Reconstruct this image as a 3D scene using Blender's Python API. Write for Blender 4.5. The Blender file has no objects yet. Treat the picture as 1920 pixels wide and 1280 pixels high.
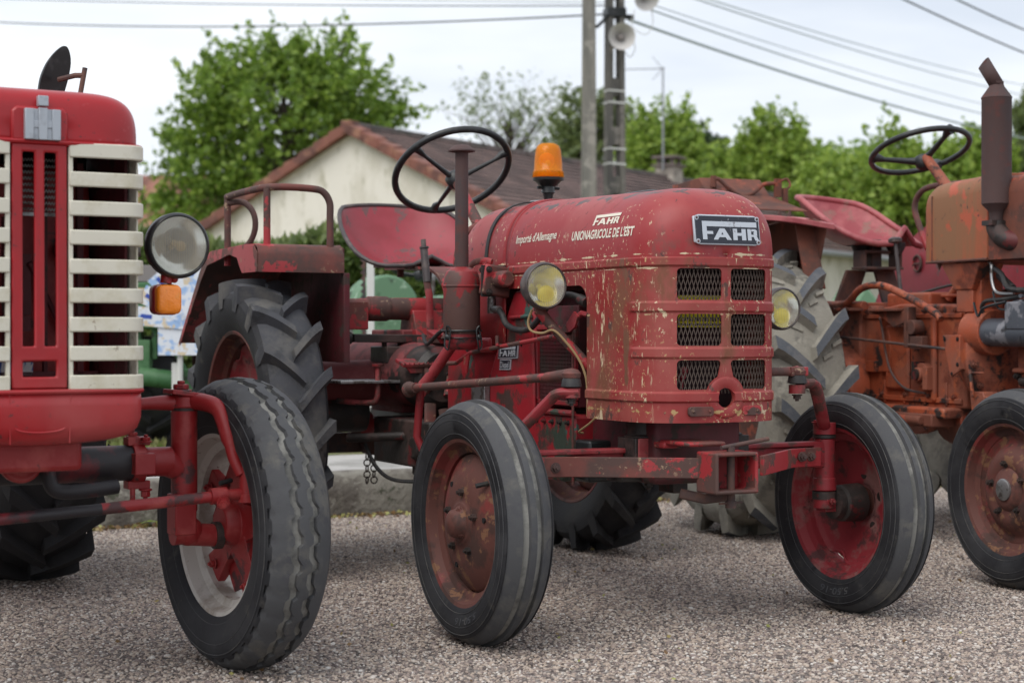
import bpy, bmesh, math, random
import numpy as np
from mathutils import Vector, Matrix, Euler, noise as mnoise
from mathutils.bvhtree import BVHTree
R = math.radians
PI = math.pi
V = Vector
scene = bpy.context.scene
col = scene.collection
random.seed(7)

# ---------------------------------------------------------------- camera
cam_d = bpy.data.cameras.new('camera')
cam = bpy.data.objects.new('camera', cam_d)
col.objects.link(cam)
cam.location = (0, 0, 0.84)
cam.rotation_euler = (R(90 - 0.295), 0, 0)
cam_d.sensor_width = 36
cam_d.lens = 61.9
cam_d.clip_end = 2000
cam_d.dof.use_dof = True
cam_d.dof.focus_distance = 4.95
cam_d.dof.aperture_fstop = 4.2
scene.camera = cam

# ---------------------------------------------------------------- sky and light
SUN_EL, SUN_AZ = R(52), R(215)
world = bpy.data.worlds.new("World")
scene.world = world
world.use_nodes = True
wn = world.node_tree.nodes
wl = world.node_tree.links
wn.clear()
out = wn.new('ShaderNodeOutputWorld')
bg = wn.new('ShaderNodeBackground')
sky = wn.new('ShaderNodeTexSky')
sky.sky_type = 'NISHITA'
sky.sun_disc = False
sky.sun_elevation = SUN_EL
sky.sun_rotation = SUN_AZ
tc = wn.new('ShaderNodeTexCoord')
mp = wn.new('ShaderNodeMapping')
mp.inputs['Scale'].default_value = (1.6, 1.6, 7.0)
nz = wn.new('ShaderNodeTexNoise')
nz.inputs['Scale'].default_value = 2.2
nz.inputs['Detail'].default_value = 5
nz.inputs['Roughness'].default_value = 0.5
cr = wn.new('ShaderNodeValToRGB')
cr.color_ramp.elements[0].position = 0.32
cr.color_ramp.elements[0].color = (5.9, 6.4, 7.2, 1)
cr.color_ramp.elements[1].position = 0.66
cr.color_ramp.elements[1].color = (8.3, 8.6, 9.0, 1)
mx = wn.new('ShaderNodeMixRGB')
mx.inputs['Fac'].default_value = 0.93
wl.new(tc.outputs['Generated'], mp.inputs['Vector'])
wl.new(mp.outputs['Vector'], nz.inputs['Vector'])
wl.new(nz.outputs['Fac'], cr.inputs['Fac'])
wl.new(sky.outputs['Color'], mx.inputs['Color1'])
wl.new(cr.outputs['Color'], mx.inputs['Color2'])
wl.new(mx.outputs['Color'], bg.inputs['Color'])
bg.inputs['Strength'].default_value = 0.1
wl.new(bg.outputs['Background'], out.inputs['Surface'])

sun_d = bpy.data.lights.new('sun', 'SUN')
sun_d.energy = 1.5
sun_d.angle = R(45)
sun_d.color = (1.0, 0.96, 0.9)
sun = bpy.data.objects.new('sun', sun_d)
col.objects.link(sun)
sv = V((math.sin(SUN_AZ) * math.cos(SUN_EL), math.cos(SUN_AZ) * math.cos(SUN_EL), math.sin(SUN_EL)))
sun.rotation_euler = (-sv).to_track_quat('-Z', 'Y').to_euler()
sun.location = (0, 0, 20)
scene.view_settings.view_transform = 'Standard'
scene.view_settings.look = 'None'
scene.view_settings.exposure = 0.41
scene.view_settings.gamma = 1.0

# ---------------------------------------------------------------- materials
def thr(v):
    return v if v < .5 else (v - .3 * (v - .5) if v < .6 else .57 + (v - .6) * .6)

def mat(name, base, rough=0.5, metal=0.0, layers=(), bump=None, coat=0.0, spec=None, trans=0.0, alpha=None):
    """layers: (colour, scale, lo, hi, detail, stretch(xyz), roughness) painted in order through noise masks"""
    m = bpy.data.materials.new(name)
    m.use_nodes = True
    n = m.node_tree.nodes
    l = m.node_tree.links
    b = n['Principled BSDF']
    b.inputs['Metallic'].default_value = metal
    b.inputs['Roughness'].default_value = rough
    b.inputs['Coat Weight'].default_value = coat
    b.inputs['Coat Roughness'].default_value = 0.25
    if spec is not None:
        b.inputs['Specular IOR Level'].default_value = spec
    b.inputs['Transmission Weight'].default_value = trans
    b.inputs['Base Color'].default_value = (*base, 1)
    t = n.new('ShaderNodeTexCoord')
    cprev = None
    rprev = None
    for i, L in enumerate(layers):
        colr, sc, lo, hi, det, st, rg = L
        lo, hi = thr(lo), thr(hi)
        mpn = n.new('ShaderNodeMapping')
        mpn.inputs['Scale'].default_value = st
        mpn.inputs['Location'].default_value = (i * 3.7 + len(name) * .31, i * 1.3, i * 2.1)
        l.new(t.outputs['Object'], mpn.inputs['Vector'])
        no = n.new('ShaderNodeTexNoise')
        no.inputs['Scale'].default_value = sc
        no.inputs['Detail'].default_value = det
        no.inputs['Roughness'].default_value = 0.65
        l.new(mpn.outputs['Vector'], no.inputs['Vector'])
        mr = n.new('ShaderNodeMapRange')
        mr.inputs['From Min'].default_value = lo
        mr.inputs['From Max'].default_value = hi
        l.new(no.outputs['Fac'], mr.inputs['Value'])
        fac = mr.outputs['Result']
        if sc >= 26 and lo > .58:          # small chips gather in patches instead of spreading evenly
            nc = n.new('ShaderNodeTexNoise'); nc.inputs['Scale'].default_value = 5.5; nc.inputs['Detail'].default_value = 3
            l.new(mpn.outputs['Vector'], nc.inputs['Vector'])
            mk = n.new('ShaderNodeMapRange'); mk.inputs['From Min'].default_value = .47; mk.inputs['From Max'].default_value = .60
            l.new(nc.outputs['Fac'], mk.inputs['Value'])
            mu = n.new('ShaderNodeMath'); mu.operation = 'MULTIPLY'
            l.new(fac, mu.inputs[0]); l.new(mk.outputs['Result'], mu.inputs[1]); fac = mu.outputs[0]
        mc = n.new('ShaderNodeMixRGB')
        mc.inputs['Color1'].default_value = (*base, 1)
        mc.inputs['Color2'].default_value = (*colr, 1)
        if cprev:
            l.new(cprev, mc.inputs['Color1'])
        l.new(fac, mc.inputs['Fac'])
        cprev = mc.outputs['Color']
        mf = n.new('ShaderNodeMix')
        mf.inputs[2].default_value = rough
        mf.inputs[3].default_value = rg
        if rprev:
            l.new(rprev, mf.inputs[2])
        l.new(fac, mf.inputs[0])
        rprev = mf.outputs[0]
    if cprev:
        l.new(cprev, b.inputs['Base Color'])
        l.new(rprev, b.inputs['Roughness'])
    if bump:
        sc, st, dist = bump
        no = n.new('ShaderNodeTexNoise')
        no.inputs['Scale'].default_value = sc
        no.inputs['Detail'].default_value = 4
        l.new(t.outputs['Object'], no.inputs['Vector'])
        bp = n.new('ShaderNodeBump')
        bp.inputs['Strength'].default_value = st
        bp.inputs['Distance'].default_value = dist
        l.new(no.outputs['Fac'], bp.inputs['Height'])
        l.new(bp.outputs['Normal'], b.inputs['Normal'])
    return m

U = (1, 1, 1)
RUST = (0.075, 0.035, 0.025)
RUST2 = (0.16, 0.07, 0.04)
GREASE = (0.022, 0.017, 0.016)
CREAMP = (0.62, 0.5, 0.33)
M = {}
M['hood'] = mat('faded red paint', (0.29, 0.018, 0.021), 0.5, 0, [
    ((0.34, 0.065, 0.058), 2.2, 0.45, 0.78, 4, U, 0.5),
    ((0.24, 0.022, 0.028), 5, 0.55, 0.75, 5, U, 0.45),
    ((0.17, 0.055, 0.045), 7, 0.62, 0.76, 8, (1, 1, .7), 0.7),
    ((0.06, 0.035, 0.033), 34, 0.69, 0.72, 6, U, 0.75),
    (CREAMP, 75, 0.67, 0.70, 8, (1, 1, 0.6), 0.6)], bump=(60, 0.12, 0.002), coat=0.05)
M['shell'] = mat('scratched red grille paint', (0.27, 0.02, 0.021), 0.5, 0, [
    ((0.32, 0.07, 0.058), 3, 0.45, 0.75, 4, U, 0.55),
    ((0.19, 0.065, 0.035), 5, 0.55, 0.70, 7, (1, 1, .55), 0.7),
    ((0.10, 0.05, 0.04), 12, 0.64, 0.70, 7, (1, 1, .6), 0.75),
    (CREAMP, 60, 0.645, 0.68, 9, (1.4, 1.4, 0.22), 0.6),
    (CREAMP, 34, 0.70, 0.71, 9, U, 0.6),
    ((0.5, 0.33, 0.16), 90, 0.66, 0.68, 6, U, 0.6)], bump=(50, 0.15, 0.002))
M['housing'] = mat('dusty rose red casting', (0.20, 0.04, 0.042), 0.7, 0, [
    ((0.28, 0.09, 0.085), 6, 0.5, 0.75, 6, U, 0.8), ((0.10, 0.03, 0.03), 8, 0.52, 0.66, 6, U, 0.75), (GREASE, 5, 0.62, 0.68, 6, U, 0.6)], bump=(60, 0.3, 0.003))
M['red'] = mat('worn red machine paint', (0.25, 0.018, 0.024), 0.55, 0, [
    ((0.34, 0.07, 0.07), 5, 0.5, 0.75, 5, U, 0.6),
    ((0.09, 0.035, 0.028), 9, 0.5, 0.62, 7, U, 0.75),
    (GREASE, 6, 0.60, 0.68, 7, U, 0.6),
    ((0.05, 0.03, 0.025), 40, 0.66, 0.7, 5, U, 0.8)], bump=(45, 0.25, 0.003))
M['engine'] = mat('red engine paint with green showing', (0.30, 0.012, 0.02), 0.45, 0, [
    ((0.16, 0.03, 0.03), 6, 0.5, 0.7, 6, U, 0.6),
    ((0.05, 0.025, 0.02), 9, 0.57, 0.68, 6, U, 0.7),
    ((0.045, 0.095, 0.08), 7.5, 0.66, 0.68, 5, (1, 1, .8), 0.6),
    ((0.035, 0.05, 0.035), 3.4, 0.60, 0.64, 8, (1, 1, .6), 0.6)], bump=(30, 0.3, 0.004))
M['redrust'] = mat('red paint worn to rust', (0.16, 0.045, 0.035), 0.65, 0, [
    ((0.085, 0.045, 0.038), 7, 0.40, 0.56, 7, U, 0.75),
    ((0.34, 0.03, 0.035), 6, 0.54, 0.57, 8, U, 0.5),
    ((0.3, 0.2, 0.13), 45, 0.66, 0.7, 7, U, 0.7)], bump=(60, 0.25, 0.002))
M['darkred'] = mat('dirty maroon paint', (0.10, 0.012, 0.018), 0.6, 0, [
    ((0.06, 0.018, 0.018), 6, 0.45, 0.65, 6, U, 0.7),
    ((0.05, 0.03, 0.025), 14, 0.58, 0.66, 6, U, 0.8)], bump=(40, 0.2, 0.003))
M['seat'] = mat('faded pink red pan paint', (0.31, 0.035, 0.05), 0.5, 0, [
    ((0.27, 0.025, 0.035), 5, 0.45, 0.62, 3, U, 0.4),
    ((0.15, 0.07, 0.07), 12, 0.64, 0.72, 8, U, 0.6),
    ((0.13, 0.07, 0.07), 70, 0.63, 0.67, 4, U, 0.7)], bump=(40, 0.1, 0.002))
M['rim'] = mat('rusty wheel paint', (0.12, 0.042, 0.032), 0.7, 0, [
    ((0.19, 0.032, 0.028), 5, 0.56, 0.70, 5, U, 0.6),
    ((0.065, 0.03, 0.024), 8, 0.5, 0.62, 6, U, 0.75),
    ((0.2, 0.095, 0.05), 22, 0.6, 0.66, 6, U, 0.8)], bump=(60, 0.3, 0.002))
M['rimred'] = mat('dusty red wheel paint', (0.26, 0.022, 0.03), 0.6, 0, [
    ((0.24, 0.11, 0.1), 7, 0.5, 0.65, 5, U, 0.8),
    ((0.09, 0.03, 0.03), 11, 0.55, 0.66, 6, U, 0.75)], bump=(60, 0.2, 0.002))
M['rust'] = mat('brown rusted steel', (0.085, 0.05, 0.045), 0.8, 0, [
    ((0.13, 0.065, 0.05), 12, 0.45, 0.6, 7, U, 0.85),
    ((0.045, 0.036, 0.038), 6, 0.5, 0.66, 6, U, 0.7)], bump=(120, 0.3, 0.002))
M['exhaust'] = mat('rust brown exhaust pipe', (0.08, 0.045, 0.042), 0.8, 0.1, [
    ((0.07, 0.05, 0.05), 8, 0.45, 0.6, 6, (1, 1, .5), 0.8),
    ((0.11, 0.045, 0.04), 14, 0.58, 0.70, 7, U, 0.85)], bump=(140, 0.35, 0.002))
M['canister'] = mat('brown grimy red canister', (0.10, 0.05, 0.042), 0.62, 0, [
    ((0.24, 0.02, 0.022), 6.5, 0.50, 0.54, 7, (1, 1, .8), 0.5),
    ((0.05, 0.035, 0.033), 5, 0.55, 0.66, 6, U, 0.7),
    ((0.4, 0.33, 0.25), 60, 0.70, 0.73, 7, U, 0.7)], bump=(80, 0.2, 0.002))
M['black'] = mat('black enamel', (0.016, 0.018, 0.019), 0.38, 0, [((0.05, 0.05, 0.05), 20, 0.55, 0.8, 5, U, 0.6)])
M['grime'] = mat('oily black iron', (0.025, 0.02, 0.018), 0.55, 0, [  # oily grime; its black also paints in the shade under the machines
    ((0.06, 0.035, 0.03), 12, 0.5, 0.65, 6, U, 0.7), ((0.1, 0.015, 0.015), 9, 0.62, 0.68, 5, U, 0.6)], bump=(60, 0.4, 0.004))
M['void'] = mat('soot black', (0.008, 0.007, 0.008), 0.9)  # flat near-black, stands in for the dark inside holes and the left grille
M['dark'] = mat('dark shadowed core', (0.03, 0.014, 0.018), 0.8, 0, [((0.06, 0.012, 0.018), 8, 0.5, 0.7, 4, U, 0.8)])  # dark maroon mottled colour of the oil cooler
M['tyre'] = mat('grey black worn rubber', (0.019, 0.019, 0.022), 0.7, 0, [
    ((0.04, 0.04, 0.043), 5, 0.46, 0.70, 6, U, 0.85),
    ((0.075, 0.07, 0.062), 16, 0.62, 0.85, 7, U, 0.9),
    ((0.012, 0.012, 0.014), 7, 0.6, 0.72, 5, U, 0.6)], bump=(110, 0.2, 0.002), spec=.3)
M['tread'] = mat('road worn tread rubber', (0.066, 0.067, 0.071), 0.85, 0, [
    ((0.115, 0.11, 0.10), 9, 0.5, 0.72, 7, U, 0.9),
    ((0.06, 0.06, 0.066), 30, 0.55, 0.7, 6, U, 0.85)], bump=(160, 0.3, 0.002))
M['groove'] = mat('dusty tread groove', (0.25, 0.245, 0.225), 0.95, 0, [
    ((0.12, 0.118, 0.11), 14, 0.45, 0.65, 6, U, 0.9)], bump=(160, 0.4, 0.003))
M['lug'] = mat('lug rubber', (0.05, 0.052, 0.06), 0.8, 0, [
    ((0.11, 0.105, 0.098), 6, 0.45, 0.7, 7, U, 0.9), ((0.035, 0.036, 0.04), 12, 0.55, 0.7, 5, U, 0.75)], bump=(120, 0.35, 0.003))
M['lugdark'] = mat('dark lug rubber', (0.022, 0.021, 0.023), 0.75, 0, [
    ((0.045, 0.042, 0.04), 8, 0.5, 0.75, 6, U, 0.85)], bump=(120, 0.3, 0.003))
M['luggrey'] = mat('slate grey lug face', (0.085, 0.092, 0.105), 0.85, 0, [
    ((0.13, 0.13, 0.135), 14, 0.5, 0.7, 7, U, 0.9)], bump=(120, 0.5, 0.004))
M['clay'] = mat('dried beige clay on rubber', (0.25, 0.232, 0.195), 0.95, 0, [
    ((0.15, 0.14, 0.12), 7, 0.5, 0.66, 7, U, 0.95), ((0.30, 0.28, 0.235), 18, 0.55, 0.7, 6, U, 0.95)], bump=(90, 0.5, 0.004))
M['cream'] = mat('cream enamel', (0.64, 0.61, 0.51), 0.42, 0, [
    ((0.54, 0.5, 0.38), 9, 0.5, 0.72, 5, U, 0.5), ((0.3, 0.24, 0.17), 60, 0.71, 0.75, 5, U, 0.6)], bump=(25, 0.15, 0.003))
M['rimcream'] = mat('dirty white wheel paint', (0.50, 0.47, 0.43), 0.6, 0, [
    ((0.3, 0.26, 0.22), 7, 0.5, 0.68, 6, U, 0.8), ((0.16, 0.1, 0.08), 40, 0.68, 0.72, 5, U, 0.8)])
M['mred'] = mat('repainted bright red', (0.36, 0.005, 0.010), 0.36, 0, [
    ((0.30, 0.008, 0.012), 4, 0.45, 0.7, 4, U, 0.42), ((0.42, 0.06, 0.07), 30, 0.66, 0.76, 6, U, 0.5), ((0.12, 0.02, 0.02), 70, 0.69, 0.71, 5, U, 0.6), ((0.36, 0.05, 0.05), 1.6, 0.5, 0.8, 5, U, 0.55)], bump=(35, 0.06, 0.002), coat=0.08)
M['mredc'] = mat('brushed red cast iron', (0.27, 0.014, 0.016), 0.48, 0, [
    ((0.36, 0.055, 0.05), 8, 0.5, 0.72, 5, U, 0.55), ((0.07, 0.025, 0.025), 9, 0.6, 0.7, 5, U, 0.6)], bump=(50, 0.3, 0.003))
M['mredsoot'] = mat('red tube blackened with grease', (0.22, 0.016, 0.022), 0.5, 0, [
    ((0.02, 0.017, 0.02), 3, 0.42, 0.55, 6, (1, 1, 1), 0.55)], bump=(60, 0.2, 0.003))
M['orange'] = mat('orange machine paint', (0.36, 0.075, 0.03), 0.6, 0, [
    ((0.27, 0.085, 0.05), 4, 0.45, 0.65, 5, U, 0.7),
    ((0.16, 0.04, 0.022), 7, 0.52, 0.66, 7, U, 0.7),
    ((0.03, 0.02, 0.018), 7, 0.57, 0.66, 8, U, 0.7),
    ((0.38, 0.10, 0.045), 15, 0.62, 0.68, 5, U, 0.5)], bump=(40, 0.25, 0.003))
M['tank'] = mat('sun bleached orange tank', (0.34, 0.085, 0.03), 0.5, 0, [
    ((0.24, 0.11, 0.05), 4, 0.44, 0.6, 5, (2.2, 2.2, .35), 0.65),
    ((0.42, 0.08, 0.03), 7, 0.58, 0.66, 5, U, 0.45),
    ((0.07, 0.04, 0.03), 30, 0.66, 0.7, 6, U, 0.7)], bump=(40, 0.1, 0.002))
M['orust'] = mat('rust brown orange sheet', (0.16, 0.05, 0.03), 0.75, 0, [
    ((0.09, 0.04, 0.03), 7, 0.45, 0.62, 7, U, 0.8), ((0.28, 0.06, 0.03), 9, 0.6, 0.68, 6, U, 0.6)], bump=(40, 0.3, 0.003))
M['pink'] = mat('chalky pink red paint', (0.42, 0.115, 0.12), 0.55, 0, [
    ((0.29, 0.05, 0.06), 5, 0.45, 0.65, 4, U, 0.5), ((0.27, 0.13, 0.11), 11, 0.58, 0.7, 7, U, 0.7)], bump=(40, 0.12, 0.002))
M['steel'] = mat('dull steel', (0.33, 0.33, 0.33), 0.42, 0.8, [((0.12, 0.1, 0.09), 20, 0.5, 0.65, 6, U, 0.6)])
M['greypaint'] = mat('chipped blue grey paint', (0.075, 0.083, 0.10), 0.45, 0, [
    ((0.22, 0.22, 0.24), 9, 0.55, 0.62, 6, U, 0.5), ((0.03, 0.03, 0.033), 14, 0.6, 0.64, 6, U, 0.6)])
M['silver'] = mat('silver emblem paint', (0.40, 0.43, 0.47), 0.35, 0.35, [((0.32, 0.34, 0.37), 20, 0.5, 0.7, 4, U, 0.45)])
M['badge'] = mat('badge black enamel', (0.016, 0.018, 0.03), 0.3, 0, [((0.28, 0.29, 0.32), 90, 0.68, 0.72, 6, U, 0.5)])
M['badgew'] = mat('badge aluminium', (0.52, 0.55, 0.6), 0.35, 0.25, [((0.25, 0.25, 0.27), 60, 0.62, 0.7, 5, U, 0.5)])
M['decal'] = mat('cream lettering', (0.72, 0.66, 0.55), 0.5, 0, [((0.40, 0.12, 0.10), 60, 0.72, 0.80, 6, U, 0.5)])
M['decalp'] = mat('pink faded lettering', (0.42, 0.10, 0.13), 0.5)
M['mesh'] = mat('rusty expanded metal', (0.10, 0.072, 0.06), 0.75, 0.2)
M['yellow'] = mat('yellow label plastic', (0.72, 0.6, 0.01), 0.5)
M['blackink'] = mat('black ink', (0.02, 0.02, 0.02), 0.6)
M['hose'] = mat('black rubber hose', (0.022, 0.021, 0.022), 0.6, 0, [((0.05, 0.045, 0.04), 30, 0.5, 0.7, 5, U, 0.8)])
M['wire'] = mat('ochre wire', (0.36, 0.25, 0.12), 0.6)
M['bezel'] = mat('grey brown lamp bezel', (0.07, 0.058, 0.058), 0.5, 0.2, [((0.14, 0.11, 0.10), 20, 0.5, 0.7, 5, U, 0.6)])
M['blackbezel'] = mat('black lamp bezel', (0.02, 0.02, 0.022), 0.35)
M['reflector'] = mat('lamp reflector', (0.92, 0.92, 0.9), 0.16, 0.85)
M['reflecty'] = mat('yellow bulb glow glass', (0.9, 0.72, 0.03), 0.3, 0.1)  # plain yellow bulb colour, nothing emits
M['bone'] = mat('bone white plastic', (0.6, 0.6, 0.57), 0.5)

def glass(name, colr, rough, wave=None, ior=1.45, tw=1.0):
    m = bpy.data.materials.new(name)
    m.use_nodes = True
    n = m.node_tree.nodes
    l = m.node_tree.links
    b = n['Principled BSDF']
    b.inputs['Base Color'].default_value = (*colr, 1)
    b.inputs['Transmission Weight'].default_value = tw
    b.inputs['Roughness'].default_value = rough
    b.inputs['IOR'].default_value = ior
    if wave:
        t = n.new('ShaderNodeTexCoord')
        w = n.new('ShaderNodeTexWave')
        w.bands_direction = 'X'
        w.inputs['Scale'].default_value = wave
        w.inputs['Distortion'].default_value = 0.6
        bp = n.new('ShaderNodeBump')
        bp.inputs['Strength'].default_value = 0.7
        bp.inputs['Distance'].default_value = 0.004
        l.new(t.outputs['Object'], w.inputs['Vector'])
        l.new(w.outputs['Fac'], bp.inputs['Height'])
        l.new(bp.outputs['Normal'], b.inputs['Normal'])
    return m
def thin_glass(name, tint, body, clear, rough=.2, rib=None):
    m = bpy.data.materials.new(name); m.use_nodes = True
    n = m.node_tree.nodes; l = m.node_tree.links; b = n['Principled BSDF']
    b.inputs['Base Color'].default_value = (*body, 1); b.inputs['Roughness'].default_value = rough
    b.inputs['Specular IOR Level'].default_value = .8
    t = n.new('ShaderNodeBsdfTransparent'); t.inputs['Color'].default_value = (*tint, 1)
    mx_ = n.new('ShaderNodeMixShader'); mx_.inputs['Fac'].default_value = 1 - clear
    l.new(t.outputs[0], mx_.inputs[1]); l.new(b.outputs[0], mx_.inputs[2]); l.new(mx_.outputs[0], n['Material Output'].inputs['Surface'])
    if rib:
        tc_ = n.new('ShaderNodeTexCoord'); w = n.new('ShaderNodeTexWave'); w.bands_direction = 'X'
        w.inputs['Scale'].default_value = rib; w.inputs['Distortion'].default_value = 1.2; w.inputs['Detail Scale'].default_value = .5
        l.new(tc_.outputs['Object'], w.inputs['Vector'])
        bp = n.new('ShaderNodeBump'); bp.inputs['Strength'].default_value = .8; bp.inputs['Distance'].default_value = .004
        l.new(w.outputs['Fac'], bp.inputs['Height']); l.new(bp.outputs['Normal'], b.inputs['Normal'])
        mr = n.new('ShaderNodeMapRange'); mr.inputs['To Min'].default_value = (1 - clear) * .5; mr.inputs['To Max'].default_value = min(1, (1 - clear) * 1.5)
        l.new(w.outputs['Fac'], mr.inputs['Value']); l.new(mr.outputs['Result'], mx_.inputs['Fac'])
    return m
M['lens'] = thin_glass('ribbed lamp glass', (.99, .99, .97), (.6, .62, .6), .84, .10, 55)
M['amber'] = thin_glass('amber lens plastic', (1.0, .36, .02), (.8, .2, .01), .5, .15, 60)
M['amberdome'] = thin_glass('amber beacon dome', (1.0, .70, .18), (.95, .42, .02), .70, .12)

def wear_band(m, axis, centre, half, scale, lo, colr, stretch=(1, 1, 1)):
    n = m.node_tree.nodes; l = m.node_tree.links; b = n['Principled BSDF']
    src = b.inputs['Base Color'].links[0].from_socket
    t = n.new('ShaderNodeTexCoord'); sx = n.new('ShaderNodeSeparateXYZ'); l.new(t.outputs['Object'], sx.inputs[0])
    d = n.new('ShaderNodeMath'); d.operation = 'SUBTRACT'; l.new(sx.outputs[axis], d.inputs[0]); d.inputs[1].default_value = centre
    a = n.new('ShaderNodeMath'); a.operation = 'ABSOLUTE'; l.new(d.outputs[0], a.inputs[0])
    f = n.new('ShaderNodeMapRange'); f.inputs['From Min'].default_value = 0; f.inputs['From Max'].default_value = half; f.inputs['To Min'].default_value = .12; f.inputs['To Max'].default_value = -.2
    l.new(a.outputs[0], f.inputs['Value'])
    mp_ = n.new('ShaderNodeMapping'); mp_.inputs['Scale'].default_value = stretch; mp_.inputs['Location'].default_value = (centre * 7, 1, half * 90); l.new(t.outputs['Object'], mp_.inputs['Vector'])
    no = n.new('ShaderNodeTexNoise'); no.inputs['Scale'].default_value = scale; no.inputs['Detail'].default_value = 8; no.inputs['Roughness'].default_value = .65; l.new(mp_.outputs[0], no.inputs['Vector'])
    ad = n.new('ShaderNodeMath'); ad.operation = 'ADD'; l.new(no.outputs['Fac'], ad.inputs[0]); l.new(f.outputs['Result'], ad.inputs[1])
    k = n.new('ShaderNodeMapRange'); k.inputs['From Min'].default_value = lo; k.inputs['From Max'].default_value = lo + .03; l.new(ad.outputs[0], k.inputs['Value'])
    mc = n.new('ShaderNodeMixRGB'); mc.inputs['Color2'].default_value = (*colr, 1); l.new(src, mc.inputs['Color1']); l.new(k.outputs['Result'], mc.inputs['Fac']); l.new(mc.outputs['Color'], b.inputs['Base Color'])
wear_band(M['hood'], 'Z', 1.052, .010, 14, .60, CREAMP, (1, 1, .5))
wear_band(M['hood'], 'Z', 1.225, .035, 16, .60, (.07, .045, .042))
wear_band(M['shell'], 'Z', 1.014, .008, 16, .60, CREAMP)
wear_band(M['shell'], 'Z', .889, .010, 22, .64, (.5, .35, .2))
wear_band(M['shell'], 'Z', .764, .010, 22, .64, (.5, .35, .2))
wear_band(M['shell'], 'Y', -.10, .07, 9, .56, (.17, .07, .04), (1, 1, .35))
wear_band(M['shell'], 'Y', .03, .10, 34, .65, CREAMP, (1, 1, .3))
wear_band(M['shell'], 'Z', .625, .022, 30, .62, (.42, .27, .12))

# ---------------------------------------------------------------- mesh building
def basis(d):
    d = d.normalized()
    a = V((0, 0, 1)) if abs(d.z) < 0.9 else V((1, 0, 0))
    u = a.cross(d).normalized()
    return u, d.cross(u).normalized(), d

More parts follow.
